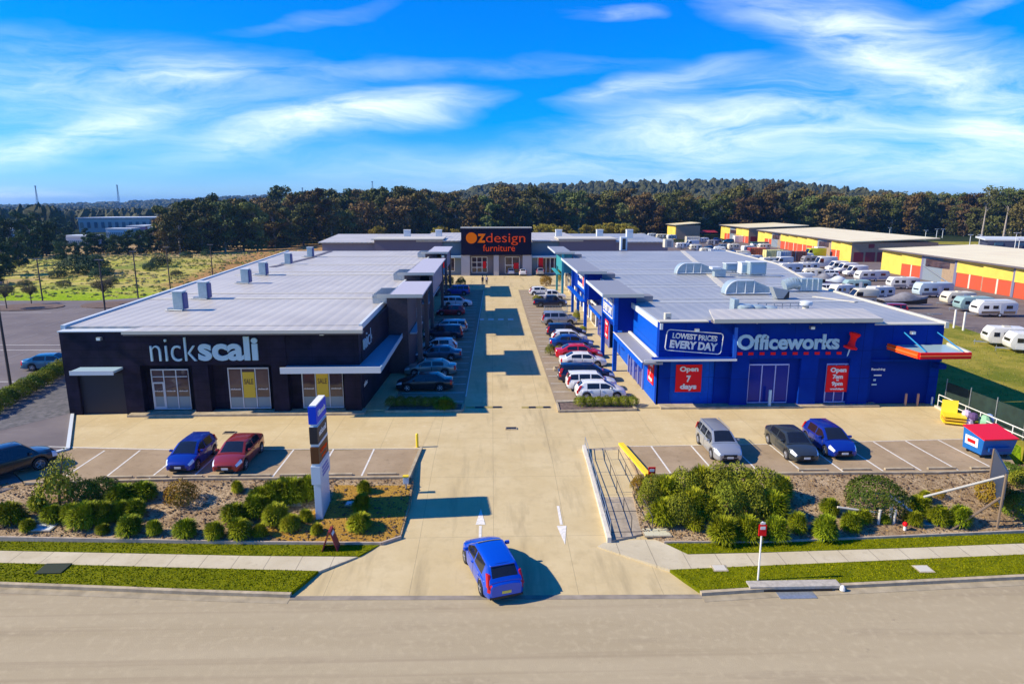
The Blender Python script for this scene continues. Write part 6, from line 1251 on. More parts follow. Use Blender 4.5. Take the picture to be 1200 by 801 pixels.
# ramp with rails on the right side of the driveway
RL = [GZ(u, v, DRIVE) for u, v in ((684, 526), (714, 636))]; RA = (RL[0][0], RL[0][1]); RB = (RL[1][0], RL[1][1]); RAMP = prof([(29.6, -.74), (40.8, .0)])
rp = [RA, (8.15, 40.75), (8.35, 38.0), GZ(752, 627, DRIVE)[:2], RB]
struct(sheet('ramp', rp, m_path if False else ground_mat('brown grey ramp concrete', [(.38, .32, .235), (.44, .37, .28), (.30, .25, .19)], [.6, 3], bump=.15), RAMP, .03, .35))
e = MB(); strip(e, [RA, RB], .2, DRIVE, (-.1, .30)); tag(e.build('ramp_kerb_wall', mat('pale ramp kerb', (.58, .53, .44), .8, noise=.12, nscale=3)), 'pale concrete kerb wall along the driveway side of the ramp', 'kerb wall')
hr = thing('handrail', 'long steel handrail on the driveway side of the ramp', 'handrail', (RA[0], RA[1], 0)); 
def rail(t, a, b, hs=(.45, .85), n=7, m=None, zf=RAMP, r=.02, off=.3):
    q = MB(); d = (b[0] - a[0], b[1] - a[1])
    for h in hs: q.tube((a[0], a[1], zf(a[1]) + h), (b[0], b[1], zf(b[1]) + h), r, n=6)
    q.build('rail', m or m_steel, t)
    for i in range(n): x_ = a[0] + d[0] * i / (n - 1); y_ = a[1] + d[1] * i / (n - 1); MB().tube((x_, y_, zf(y_) - .02), (x_, y_, zf(y_) + hs[-1]), r, n=6).build('post', m or m_steel, t)
rail(hr, (RA[0] + .08, RA[1]), (RB[0] + .1, RB[1] + .3)); m_dkr = mat('dark rail', (.05, .045, .045), .5)
a1, a2 = (RA[0] + 1.05, 38.6), (RB[0] + 1.25, 30.6); 
for nm, a, b, lb in (('handrail', a1, a2, 'dark handrail down the middle of the ramp'), ('handrail', (a1[0] + .85, a1[1]), (a2[0] + 1.05, a2[1]), 'dark handrail on the planted side of the ramp')):
    t = thing(nm, lb, 'handrail', (a[0], a[1], 0)); rail(t, a, b, (.8,), 5, m_dkr)
e = MB(); 
for yy in (38.6, 36.4, 34.4, 32.6, 30.6):
    k = (38.6 - yy) / 8; xa_ = lerp(a1[0], a2[0], k); strip(e, [(lerp(RA[0], RB[0], (RA[1] - yy) / (RA[1] - RB[1])) + .2, yy), (xa_ + .9 + .2 * k, yy)], .05, RAMP, (.03, .037))
struct(e.build('ramp_joints', m_dkr))
# fences on the right
fa, fb = (34.95, 49.2), (34.1, 37.0)
t = thing('mesh_fence', 'dark green mesh covered fence running from the blue store corner to the right edge', 'fence', (fa[0], fa[1], 0)); A_ = (35.1, 48.6); B_ = (35.6, 36.2); pn = MB(); 
m_shade = mat('dark green shade cloth', (.012, .03, .022), .8, noise=.3, nscale=2)
n = 5
for i in range(n):
    p, q_ = (lerp(A_[0], B_[0], i / n), lerp(A_[1], B_[1], i / n)), (lerp(A_[0], B_[0], (i + 1) / n), lerp(A_[1], B_[1], (i + 1) / n)); e = MB(); strip(e, [p, q_], .02, FLAT, (.1, 2.0)); e.build('panel', m_shade, t)
for i in range(n + 1): x, y = lerp(A_[0], B_[0], i / n) - .05, lerp(A_[1], B_[1], i / n); MB().tube((x, y, -.4), (x, y, 2.25), .035, n=6).build('post', m_steel, t)
t = thing('guard_rail', 'white two bar guard rail in front of the mesh fence', 'guard rail', (34.4, 49, 0)); rail(t, (34.55, 48.6), (34.7, 36.8), (.55, 1.0), 9, m_white, FLAT, .035); e = MB(); strip(e, [(34.4, 48.6), (34.1, 46.0)], .2, FLAT, (0, .16)); e.build('kerb', m_cream, t)
for u in (1015,): pass
for i, (u, v) in enumerate(((1060.5, 475), (1074.5, 475))): x, y = G(u, v); tag(MB().lathe([(.09, 0), (.09, .95), (.04, 1.0), (.01, 1.0)], (x, y, 0), n=12).build('bollard', mat('salmon bollard', (.55, .28, .18), .5)), 'salmon bollard before the loading door, the %s of the pair' % ('left', 'right')[i], 'bollard', 'salmon bollards')
x, y = G(1091.5, 474); tag(MB().lathe([(.07, 0), (.07, .6), (.03, .66), (.01, .66)], (x, y, 0), n=12).build('bollard', m_white), 'short white bollard at the right corner of the blue store', 'bollard')
for i, (u, v) in enumerate(((1117.5, 384), (1128.5, 387))): x, y = G(u, v); tag(MB().lathe([(.12, 0), (.12, 2.3), (.02, 2.34)], (x, y, 0), n=10).build('marker_post', m_white), 'white marker post on the grass strip, the %s of two' % ('left', 'right')[i], 'post', 'white marker posts')
# skip bin
x, y = G(1168, 538); y += .9; t = thing('skip_bin', 'blue front lift rubbish bin with a bright red lid', 'skip bin', (x, y, 0), R(3)); m_bin = mat('bin blue', (.005, .13, .42), .45, noise=.1)
MB().add([(-1.0, -.75, .25), (1.0, -.75, .25), (1.05, .75, .25), (-1.05, .75, .25), (-1.1, -.95, 1.25), (1.1, -.95, 1.25), (1.1, .8, 1.6), (-1.1, .8, 1.6)], [(0, 3, 2, 1), (4, 5, 6, 7), (0, 1, 5, 4), (1, 2, 6, 5), (2, 3, 7, 6), (3, 0, 4, 7)]).build('body', m_bin, t, world=False, bevel=.03)
MB().add([(-1.15, -1.02, 1.27), (1.15, -1.02, 1.27), (1.15, .85, 1.64), (-1.15, .85, 1.64), (-1.15, -1.02, 1.35), (1.15, -1.02, 1.35), (1.15, .85, 1.72), (-1.15, .85, 1.72)], [(0, 3, 2, 1), (4, 5, 6, 7), (0, 1, 5, 4), (1, 2, 6, 5), (2, 3, 7, 6), (3, 0, 4, 7)]).build('lid', mat('bin red lid', (.75, .01, .015), .4), t, world=False, bevel=.02)
MB().box(-.75, .75, -1.06, -.93, .55, .78).build('fork_pocket', mat('darker bin blue', (.002, .06, .26), .5), t, world=False); q = MB()
o = MB().add([(-1.085, -.5, .62), (-1.085, .55, .62), (-1.11, .55, 1.2), (-1.11, -.5, 1.2)], [(0, 3, 2, 1)]).build('sticker', m_white, t, world=False); MB().add([(-1.10, -.3, .78), (-1.10, .35, .78), (-1.12, .35, 1.02), (-1.12, -.3, 1.02)], [(0, 3, 2, 1)]).build('logo', m_red, o, world=False)
for sx in (-.8, .8):
    for sy in (-.55, .55): MB().lathe([(.11, -.04), (.12, 0), (.11, .04)], (sx, sy, .12), axis='y', n=12).build('castor', m_rubber, t, world=False)
# stacked yellow frames, bundles
x, y = G(1130, 500); y += .6; t = thing('yellow_cage', 'stack of yellow metal frames with lilac bundles beside the guard rail', 'stacked frames', (x, y, 0), R(-25)); 
for i in range(3): MB().box(-1.05, .35, -.55, .55, .14 + i * .22, .24 + i * .22).build('frame', m_yellow if i % 2 == 0 else mat('ochre frame', (.65, .38, .03), .5), t, world=False)
MB().add([(-1.1, .35, .3), (-.1, .35, .3), (-.0, .8, 1.5), (-1.0, .8, 1.5), (-1.1, .43, .3), (-.1, .43, .3), (-.0, .88, 1.5), (-1.0, .88, 1.5)], [(0, 3, 2, 1), (4, 5, 6, 7), (0, 1, 5, 4), (1, 2, 6, 5), (2, 3, 7, 6), (3, 0, 4, 7)]).build('backboard', m_yellow, t, world=False)
for i, (a, b, c, mm) in enumerate(((.55, -.2, .25, 'lilac bundle'), (.75, .3, .35, 'purple bundle'), (.45, .25, .75, 'lilac bundle'), (.8, -.1, .7, 'purple bundle'))): q = MB().lathe([(.05, -.3), (.26, -.2), (.3, 0), (.24, .22), (.05, .3)], (a, b, c), n=9); q.build('bundle', mat(mm, (.55, .45, .6) if 'lilac' in mm else (.10, .05, .16), .8), t, world=False)
x, y = G(1147, 516); y += .4; t = thing('refuse_bag', 'pale lumpy sack lying left of the blue skip bin', 'sack', (x, y, 0)); MB().lathe([(.1, 0), (.42, .12), (.5, .4), (.36, .7), (.12, .85), (.04, .95)], (x, y, 0), n=9).build('sack', mat('pale sack', (.62, .60, .35), .8, noise=.2), t, bevel=.05)
x, y = G(1160, 500); t = thing('refuse_bag', 'pale green and blue bags heaped behind the skip bin', 'bags', (x, y + .3, 0))
for i, c in enumerate(((.25, .5, .3), (.2, .3, .6), (.6, .65, .4))): MB().lathe([(.1, 0), (.4, .15), (.42, .5), (.2, .85), (.03, .9)], (x + .45 * i - .4, y + .2 * i, 0), n=9).build('bag', mat('bag %s' % ('green', 'blue', 'pale')[i], c, .7), t)
# board on a frame at the right
x, y, z = GZ(1170, 620, GARD); t = thing('lease_board', 'dark free standing board on a timber frame at the right end of the bed', 'board', (x, y, z)); x2, y2 = x + 1.0, y + 3.2
e = MB(); strip(e, [(x + .25, y + .3), (x + 1.9, y + 3.3)], .09, prof([(0, z), (1, z)]), (1.05, 3.0)); e.build('panel', mat('dark blue grey board', (.03, .05, .09), .5), t); e = MB()
m_tim = mat('weathered timber', (.20, .14, .09), .8)
for p, q_ in (((x, y + .1, z - .2), (x + .12, y + .2, z + 2.9)), ((x + 1.9, y + 3.4, z - .1), (x + 1.9, y + 3.4, z + 3))): MB().tube(p, q_, .06, n=6).build('post', m_tim, t)
MB().tube((x + .1, y + .3, z + 2.75), (x - 3.6, y + .7, z + 1.5), .06, n=6).build('brace', m_cream, t); MB().tube((x + .1, y + .3, z + 1.6), (x - 2.6, y - .0, z - .1), .06, n=6).build('brace', m_tim, t)
# stakes and debris in the right bed
for i, (u, v, h) in enumerate(((1029, 614, 1.0), (1042, 612, 1.3), (1047, 614, 1.0))):
    x, y, z = GZ(u, v, GARD); tag(MB().tube((x, y, z - .1), (x + .03, y, z + h * .8), .07, n=7).build('timber_stake', m_cream), 'pale timber stake in front of the big round bush, %s of three' % ('leftmost', 'middle one', 'rightmost')[i], 'stake', 'pale timber stakes')
x, y, z = GZ(1028, 612, GARD); tag(MB().tube((x, y + .1, z + .5), (x - 2.0, y + .3, z + .75), .06, n=7).build('timber_rail', m_cream), 'pale timber rail leaning on a stake by the big round bush', 'timber')
x, y, z = GZ(1048, 603, GARD); q = MB(); q.tube((x - .3, y + .2, z + 1.0), (x + 1.0, y - .4, z + .1), .11, n=8); tag(q.build('pipe', m_steel), 'grey pipe lying beside the timber stakes', 'pipe')
x, y, z = GZ(1060, 621, GARD); t = thing('hydrant_marker', 'small red marker knob near the front edge of the right bed', 'hydrant', (x, y, z)); MB().lathe([(.08, 0), (.06, .25)], (x, y, z), n=9).build('stem', m_white, t); MB().lathe([(.09, .25), (.13, .34), (.08, .44), (.02, .46)], (x, y, z), n=12).build('cap', m_red, t, smooth=50)
x, y, z = GZ(987, 692, STREET); tag(MB().lathe([(.05, 0), (.12, .05), (.1, .2), (.05, .26)], (x, y, z), n=9).build('litter_cup', m_white), 'white litter in the gutter right of the kerb inlet', 'litter')
# wheel stops
for i, u in enumerate((140, 180, 221, 262, 300, 345, 395, 447)):
    x = G(u, 558)[0]; tag(MB().prism([(x - .85, 36.55), (x + .85, 36.55), (x + .85, 36.72), (x - .85, 36.72)], .016, .12).build('wheel_stop', m_kerb), 'concrete wheel stop in the left front bays, %s from the left' % ('first', 'second', 'third', 'fourth', 'fifth', 'sixth', 'seventh', 'eighth')[i], 'wheel stop', 'wheel stops in the left front bays')
for i, x in enumerate((18.9, 21.5, 24.1, 26.7, 29.3)):
    tag(MB().prism([(x - .85, 36.4), (x + .85, 36.4), (x + .85, 36.57), (x - .85, 36.57)], .016, .12).build('wheel_stop', m_kerb), 'concrete wheel stop in the right front bays, %s of those not hidden by the hedge' % ('first', 'second', 'third', 'fourth', 'fifth')[i], 'wheel stop', 'wheel stops in the right front bays')
# lamp posts round the old car park
for i, (u, v, vt) in enumerate(((13, 455, 332), (50, 352, 304), (124, 370, 305), (162, 349, 295), (200, 342, 290), (250, 330, 287))):
    x, y = G(u, v); h = zat(x, y, vt); t = thing('lamp_post', 'tall thin dark lamp post round the old car park, %s from the left' % ('first', 'second', 'third', 'fourth', 'fifth', 'sixth')[i], 'lamp post', (x, y, 0), group='lamp posts round the old car park')
    MB().tube((x, y, -.1), (x, y, h), .12, .09, 8).build('pole', mat('brown lamp pole', (.06, .04, .035), .6), t); MB().box(x - .55, x + .55, y - .15, y + .15, h, h + .12).build('lamp_head', m_greyb, t)
# light poles by the far highway
for i, (u, v, vt) in enumerate(((1042, 277, 270), (1084, 281, 272), (1097, 279, 270), (1104, 279, 269), (1136, 288, 279), (1147, 288, 276), (1188, 297, 273), (1193, 294, 280))):
    x, y = G(u, v); h = max(4, zat(x, y, vt)); t = thing('highway_light', 'pale double headed light pole by the far road behind the sheds, %s from the left' % ('first', 'second', 'third', 'fourth', 'fifth', 'sixth', 'seventh', 'eighth')[i], 'light pole', (x, y, 0), group='light poles by the far road'); MB().tube((x, y, 0), (x, y, h), .14, .1, 6).build('pole', m_roofw, t); MB().box(x - .9, x + .9, y - .1, y + .1, h, h + .14).build('lamp_head', m_white, t)
struct(sheet('far_road', [(112, 250), (170, 262), (300, 180), (300, 166), (165, 236), (112, 232)], mat('dark violet road', (.05, .04, .10), .8), FLAT, .03)); struct(sheet('far_paddock', [(120, 262), (165, 275), (230, 262), (200, 244)], m_grass2, FLAT, .06))
# masts on the skyline
for u, v0, vt, d, lb in ((66, 250, 220, 1500, 'lattice mast on the skyline at the far left'), (156, 245, 219, 1500, 'taller lattice mast on the skyline left of the long store'), (362, 238, 222, 1500, 'thin mast pair on the skyline behind the long store roof'), (441, 228, 215, 1500, 'lone thin mast on the skyline behind the gum trees')):
    x = (u - VPX) * d / F; zb = EYE - (v0 - YH) * d / F - 6; h = EYE - (vt - YH) * d / F; t = thing('radio_mast', lb, 'mast', (x, d, zb)); q = MB()
    for s in (-1, 1):
        for s2 in (-1, 1): q.tube((x + s * 2.4, d + s2 * 2.4, zb), (x + s * .5, d + s2 * .5, h), .3, n=4)
    for i in range(9): k = i / 9; w_ = lerp(2.4, .5, k); q.tube((x - w_, d - w_, lerp(zb, h, k)), (x + w_ * .9, d - w_ * .9, lerp(zb, h, k + .1)), .2, n=4)
    q.build('lattice', mat('pale grey lattice', (.12, .16, .25), .6), t); MB().box(x - 1.6, x + 1.6, d - .8, d + .8, h, h + 2.0).build('antenna', M['pale grey lattice'], t)

# ================================================================== PEOPLE (two tiny walkers near the end building)
def person(x, y, rz, label, top_, legs_, skin=(.45, .28, .2), ph=1):
    me = bpy.data.meshes.new('person'); V = [(0, 0, .92), (0, 0, 1.12), (0, 0, 1.40), (0, 0, 1.52), (0, .01, 1.62), (0, .0, 1.72), (-.18, 0, 1.40), (-.24, -.04 * ph, 1.14), (-.24, .08 * ph, .90), (-.24, .1 * ph, .80), (.18, 0, 1.40), (.24, .04 * ph, 1.14), (.24, .12 * ph, .92), (.24, .16 * ph, .83), (-.09, 0, .86), (-.1, .10 * ph, .48), (-.1, .04 * ph, .09), (-.1, .18 * ph, .04), (.09, 0, .86), (.1, -.06 * ph, .48), (.1, -.2 * ph, .12), (.1, -.08 * ph, .04)]
    E_ = [(0, 1), (1, 2), (2, 3), (3, 4), (4, 5), (2, 6), (6, 7), (7, 8), (8, 9), (2, 10), (10, 11), (11, 12), (12, 13), (0, 14), (14, 15), (15, 16), (16, 17), (0, 18), (18, 19), (19, 20), (20, 21)]
    rad = [.13, .13, .14, .055, .085, .08, .065, .045, .035, .03, .065, .045, .035, .03, .09, .06, .045, .04, .09, .06, .045, .04]
    me.from_pydata(V, E_, []); o = bpy.data.objects.new('person', me); C.objects.link(o); o.location = (x, y, 0); o.rotation_euler = (0, 0, rz); tag(o, label, 'person')
    o.modifiers.new('skin', 'SKIN')
    for i, r in enumerate(rad): me.skin_vertices[0].data[i].radius = (r, r * .85 if i < 3 else r)
    me.skin_vertices[0].data[0].use_root = True
    ss = o.modifiers.new('sub', 'SUBSURF'); ss.levels = ss.render_levels = 1; me.materials.append(mat('skin %s' % label[:8], skin, .6))
    def shell(name, zs, m):                                            # clothing: tapered sleeves round the torso and thighs
        q = MB(); q.lathe(zs, n=12); q.v = [(a * 1.25, b * .85, c) for a, b, c in q.v]; b_ = q.build(name, m, o, world=False, smooth=60); return b_
    shell('shirt', [(.13, .9), (.145, 1.0), (.14, 1.15), (.165, 1.36), (.12, 1.46), (.06, 1.49)], mat('shirt %s' % label[:8], top_, .8)); q = MB()
    for a, b, c in ((14, 15, 16), (18, 19, 20)): q.tube(V[a], V[b], .105, .075, 8); q.tube(V[b], V[c], .072, .055, 8)
    q.build('trousers', mat('trousers %s' % label[:8], legs_, .8), o, world=False); MB().lathe([(.03, 1.60), (.10, 1.64), (.105, 1.72), (.07, 1.79), (.01, 1.81)], (0, -.015, 0), n=12).build('hair', mat('dark hair', (.02, .015, .012), .7), o, world=False, smooth=60)
x, y = G(565.5, 333.5); person(x, y, R(180), 'left of two walkers in dark clothes crossing the lane end', (.02, .02, .035), (.03, .03, .05)); x, y = G(570.3, 333.5); person(x, y, R(175), 'right of two walkers, with a pale shirt, crossing the lane end', (.5, .45, .5), (.02, .02, .04), ph=-1)

# ================================================================== PLANTS
def leafmat(name, a, b, objr=.12, sc=.7):
    m = mat(name, a, .65, col2=b, nscale=sc, objrand=objr, spec=.08); t = m.node_tree; bs = t.nodes['Principled BSDF']; return m
m_strap = leafmat('strappy leaves', (.085, .13, .004), (.30, .33, .012), .2, 5); m_strapy = leafmat('yellow green strappy leaves', (.17, .22, .006), (.38, .36, .02), .12, 5)
m_bush = leafmat('bush leaves', (.06, .11, .010), (.14, .20, .016), .15, 1.5); m_olive = leafmat('olive bush leaves', (.13, .16, .012), (.28, .29, .02), .15, 1.6); m_orb = leafmat('rusty bush leaves', (.22, .10, .012), (.30, .22, .02), .1, 2)
m_redl = leafmat('round bush leaves', (.04, .07, .008), (.11, .14, .012), .05, 1.2)
def strappy(seed, n=1100, hgt=1.0):
    """a low dome of arching strap leaves: each starts inside the clump and ends on its rounded, uneven surface"""
    r = random.Random(seed); mb = MB(); L_ = [(Vector((r.gauss(0, 1), r.gauss(0, 1), r.uniform(0, 1))).normalized(), r.uniform(.5, 1)) for _ in range(6)]
    for i in range(n):
        d = Vector((r.gauss(0, 1), r.gauss(0, 1), abs(r.gauss(0, .9)) + .02)).normalized(); k = .74 + .26 * max(max(0, d.dot(q)) ** 5 * w_ for q, w_ in L_) * 1.3; k *= r.uniform(.78, 1.08)
        dz = min(1, d.z * 1.15) ** .8; tip = Vector((d.x * .80 * k, d.y * .80 * k, max(.03, dz * (.62 + .3 * k) * .86 * hgt))); root = Vector((tip.x * .45 + r.uniform(-.08, .08), tip.y * .45 + r.uniform(-.08, .08), tip.z * r.uniform(.25, .55))); mid = (tip + root) / 2 + Vector((0, 0, .10)); sd_ = (tip - root).cross(Vector((0, 0, 1))); sd_ = sd_.normalized() * r.uniform(.016, .032) if sd_.length > 1e-4 else Vector((.018, 0, 0))
        mb.add([root - sd_ * .6, root + sd_ * .6, mid - sd_, mid + sd_, tip + Vector((0, 0, -.02))], [(0, 1, 3, 2), (2, 3, 4)])
    return mb.mesh('strappy_leaves')
def leafball(seed, n=3000, sz=.042, lump=.25, flat=.8, hollow=.55):
    r = random.Random(seed); mb = MB(); L = [(Vector((r.gauss(0, 1), r.gauss(0, 1), r.uniform(-.2, 1))).normalized(), r.uniform(.4, 1)) for _ in range(9)]
    for i in range(n):
        d = Vector((r.gauss(0, 1), r.gauss(0, 1), r.gauss(0, 1))).normalized()
        if d.z < -.35: d.z *= -.6; d.normalize()
        b_ = 1 - lump + lump * max(max(0, d.dot(q)) ** 6 * w_ for q, w_ in L) * 1.6
        p = d * b_ * r.uniform(hollow, 1) ** .5; p.z = p.z * flat + .42 * flat; nrm = (d + Vector((r.gauss(0, .5), r.gauss(0, .5), r.gauss(0, .5)))).normalized(); u = nrm.orthogonal().normalized(); u.rotate(Matrix.Rotation(r.uniform(0, 6.28), 3, nrm)); v = nrm.cross(u); s = sz * r.uniform(.6, 1.4)
        mb.add([p - u * s, p + v * s * .55, p + u * s, p - v * s * .55], [(0, 1, 2, 3)])
    return mb.mesh('leaves')
SM = [strappy(i) for i in range(4)]; LB = [leafball(i + 20) for i in range(3)]; LBd = leafball(77, 4200, .035, .12, .85, .7); trunk_me = MB().tube((0, 0, -.1), (0, 0, .5), .06, .03, 7).mesh('stem')
BRN = mat('bark', (.10, .075, .055), .9, noise=.3, nscale=6)
def shrub(name, label, cat, meshes, m, x, y, z, wd, h, group=None, stem=True, mult=1):
    t = thing(name, label, cat, (x, y, z), rnd.uniform(0, 6.28), group); k = meshes[rnd.randrange(len(meshes))]
    o = link('foliage', k, m, t); o.scale = (wd / 2, wd / 2, h) if meshes is not SM else (wd * .70, wd * .70, h * .92)
    if stem: s = link('stem', trunk_me, BRN, t); s.scale = (wd * .6, wd * .6, h * .8)
    return t
ORD = ['first', 'second', 'third', 'fourth', 'fifth', 'sixth', 'seventh', 'eighth', 'ninth', 'tenth', 'eleventh', 'twelfth', 'thirteenth', 'fourteenth', 'fifteenth', 'sixteenth', 'seventeenth', 'eighteenth', 'nineteenth', 'twentieth']
# each: u, v of the foot, width in photo pixels, height in photo pixels, row, kind
def scale_at(x, y, z): return F / ((Vector((x, y, z)) - EYEV).dot(LOOK))
def plant_rows(side, items):
    rows = {}
    for it in items: rows.setdefault(it[4], []).append(it)
    for row, its in rows.items():
        its.sort(key=lambda q: q[0])
        for i, (u, v, w_, h, _, kind) in enumerate(its):
            x, y, z = GZ(u, v, GARD); s = scale_at(x, y, z); wd = w_ / s * 1.12; hh = h / s * 1.05; desc = {'s': 'dark green strappy clump', 'y': 'yellow green strappy clump', 'b': 'rounded leafy shrub', 'o': 'rusty orange leafy shrub', 'v': 'olive green bushy shrub'}[kind]
            lb = '%s in the %s row of the %s bed, %s from the left' % (desc, row, side, ORD[i])
            if kind in 'sy': shrub('strappy_plant', lb, 'plant', SM, m_strap if kind == 's' else m_strapy, x, y, z, wd, hh * 1.15, 'plants in the %s bed' % side, stem=False)
            else: shrub('shrub', lb, 'shrub', LB, dict(b=m_bush, o=m_orb, v=m_olive)[kind], x, y, z, wd, hh * .85, 'plants in the %s bed' % side)
plant_rows('left', [(13, 612, 36, 32, 'front', 's'), (33, 621, 20, 18, 'front', 's'), (62, 611, 26, 26, 'front', 's'), (121, 625, 16, 15, 'front', 's'), (152, 624, 32, 26, 'front', 's'), (181, 626, 20, 22, 'front', 's'), (218, 628, 28, 27, 'front', 's'), (252, 631, 24, 26, 'front', 's'), (281, 629, 32, 28, 'front', 's'), (305, 628, 18, 20, 'front', 's'), (341, 621, 24, 24, 'front', 'y'), (371, 625, 16, 16, 'front', 'y'), (422, 620, 30, 26, 'front', 'y'),
    (45, 597, 24, 22, 'middle', 's'), (85, 610, 26, 28, 'middle', 's'), (102, 616, 40, 36, 'middle', 's'), (122, 612, 30, 32, 'middle', 's'), (141, 607, 28, 26, 'middle', 's'), (158, 604, 30, 26, 'middle', 's'), (275, 611, 30, 28, 'middle', 's'), (300, 603, 34, 30, 'middle', 's'), (322, 612, 34, 28, 'middle', 'y'), (359, 609, 18, 16, 'middle', 's'), (424, 597, 24, 24, 'middle', 's'),
    (100, 588, 34, 30, 'back', 'b'), (122, 584, 34, 30, 'back', 'b'), (145, 588, 38, 28, 'back', 's'), (168, 584, 34, 26, 'back', 's'), (212, 590, 38, 29, 'back', 'o'), (278, 576, 16, 17, 'back', 'y'), (305, 594, 30, 30, 'back', 's'), (322, 590, 36, 36, 'back', 's'), (342, 588, 38, 36, 'back', 's'), (361, 584, 30, 34, 'back', 's'), (427, 577, 18, 18, 'back', 's'), (336, 575, 30, 20, 'back', 's')])
plant_rows('right', [(812, 618, 28, 22, 'front', 'y'), (846, 633, 40, 36, 'front', 's'), (876, 631, 38, 34, 'front', 's'), (909, 632, 32, 34, 'front', 's'), (934, 622, 26, 28, 'front', 's'), (967, 630, 34, 34, 'front', 's'), (996, 620, 28, 26, 'front', 's'), (1036, 612, 14, 12, 'front', 's'), (1070, 614, 22, 20, 'front', 's'), (1100, 613, 28, 26, 'front', 's'), (1124, 614, 30, 28, 'front', 's'),
    (760, 592, 30, 28, 'middle', 'v'), (778, 612, 38, 36, 'middle', 's'), (795, 614, 34, 40, 'middle', 'v'), (812, 603, 40, 40, 'middle', 'y'), (832, 606, 34, 34, 'middle', 'y'), (852, 606, 42, 46, 'middle', 'v'), (880, 604, 44, 44, 'middle', 'v'), (905, 606, 40, 38, 'middle', 's'), (972, 602, 24, 24, 'middle', 's'), (1010, 612, 22, 20, 'middle', 's'), (1077, 600, 28, 24, 'middle', 's'), (1083, 588, 18, 18, 'middle', 'y'), (1190, 606, 36, 36, 'middle', 'b'),
    (747, 574, 18, 20, 'back', 'o'), (764, 580, 30, 26, 'back', 'v'), (782, 584, 40, 34, 'back', 'y'), (803, 582, 44, 36, 'back', 'v'), (822, 578, 42, 40, 'back', 'y'), (842, 582, 46, 44, 'back', 'v'), (866, 582, 50, 42, 'back', 'v'), (892, 584, 48, 40, 'back', 'v'), (912, 586, 36, 36, 'back', 'y'), (1165, 592, 40, 34, 'back', 'o'), (1182, 562, 30, 24, 'back', 'b'), (1200, 572, 34, 26, 'back', 'v'), (1099, 583, 14, 12, 'back', 'o')])
x, y, z = GZ(1032, 604, GARD); s = scale_at(x, y, z); shrub('round_bush', 'large dense round clipped bush in the right bed', 'bush', [LBd], m_redl, x, y + .6, z, 72 / s * 1.0, 46 / s * .82)
# loose chips, stones and dead leaves over both beds
def chips(name, poly, n, m, s0=.03, s1=.10):
    xs = [p[0] for p in poly]; ys = [p[1] for p in poly]; mb = MB(); k = 0; r = random.Random(n)
    while k < n:
        x, y = r.uniform(min(xs), max(xs)), r.uniform(min(ys), max(ys)); c = False
        for i in range(len(poly)):
            (x1, y1), (x2, y2) = poly[i], poly[i - 1]
            if (y1 > y) != (y2 > y) and x < (x2 - x1) * (y - y1) / (y2 - y1) + x1: c = not c
        if not c: continue
        k += 1; z = GARD(y) + .03; a = r.uniform(0, 6.28); s_ = r.uniform(s0, s1); t_ = s_ * r.uniform(.3, .8); u = Vector((math.cos(a), math.sin(a), r.uniform(-.3, .3))) * s_; v = Vector((-math.sin(a), math.cos(a), r.uniform(-.3, .3))) * t_; p = Vector((x, y, z + s_ * .3)); mb.add([p - u, p - v, p + u, p + v, p + Vector((0, 0, s_ * .35))], [(0, 1, 4), (1, 2, 4), (2, 3, 4), (3, 0, 4)])
    return struct(mb.build(name, m), 'stuff')
for pl_ in (bedL, bedR): chips('wood_chips', pl_, 2600, mat('pale chip', (.62, .50, .34), .9)); chips('bark_pieces', pl_, 2600, mat('dark bark piece', (.11, .065, .035), .9), .03, .12); chips('dead_leaves', pl_, 1200, mat('dead leaf', (.36, .22, .07), .8), .03, .09)
# planters at the ends of the aisle rows
def planter(label, pts, name='planter_bed'):
    cx_ = sum(p[0] for p in pts) / len(pts); cy2 = sum(p[1] for p in pts) / len(pts); t = thing(name, label, 'planter', (cx_, cy2, 0)); e = MB(); strip(e, pts + [pts[0]], .16, FLAT, (0, .17)); e.build('kerb', m_kerb, t); MB().prism(pts, .01, .09).build('soil', mat('planter soil', (.14, .095, .075), .95, noise=.4, nscale=5), t)
planter('planter with a hedge strip at the street end of the left aisle row', [(-8.1, 48.5), (-2.35, 48.5), (-2.3, 50.2), (-7.9, 51.2)]); planter('planter with a low hedge at the street end of the right aisle row', [G(655, 483), G(746, 481), G(732, 469), G(652.5, 473)])
planter('small planter between cars in the right aisle row', [(5.9, 60.8), (8.2, 60.8), (8.2, 62.0), (5.9, 62.0)])
for side, u0, u1, v, n, ms in (('left', 459, 522, 478, 7, m_bush), ('right', 681, 742, 477.5, 7, m_olive)):
    for i in range(n): x, y = G(lerp(u0, u1, i / (n - 1)), v); shrub('hedge_plant', 'low leafy plant in the %s aisle end planter, %s from the left' % (side, ORD[i]), 'shrub', LB, ms, x, y + .3, .08, 1.15, .75, 'plants in the %s end planter' % side)
x, y = G(521, 479); shrub('strappy_plant', 'sunlit yellow green strappy clump at the lane end of the left planter', 'plant', SM, m_strapy, x, y, .08, 2.0, 1.15, stem=False)
x, y = G(645, 416); shrub('shrub', 'small rounded shrub beside the bright red sedan', 'shrub', LB, m_olive, x, y, .1, 1.3, 1.0); x, y = G(655, 416); shrub('shrub', 'second small rounded shrub nearer the bright red sedan', 'shrub', LB, m_olive, x, y, .1, 1.2, .9)
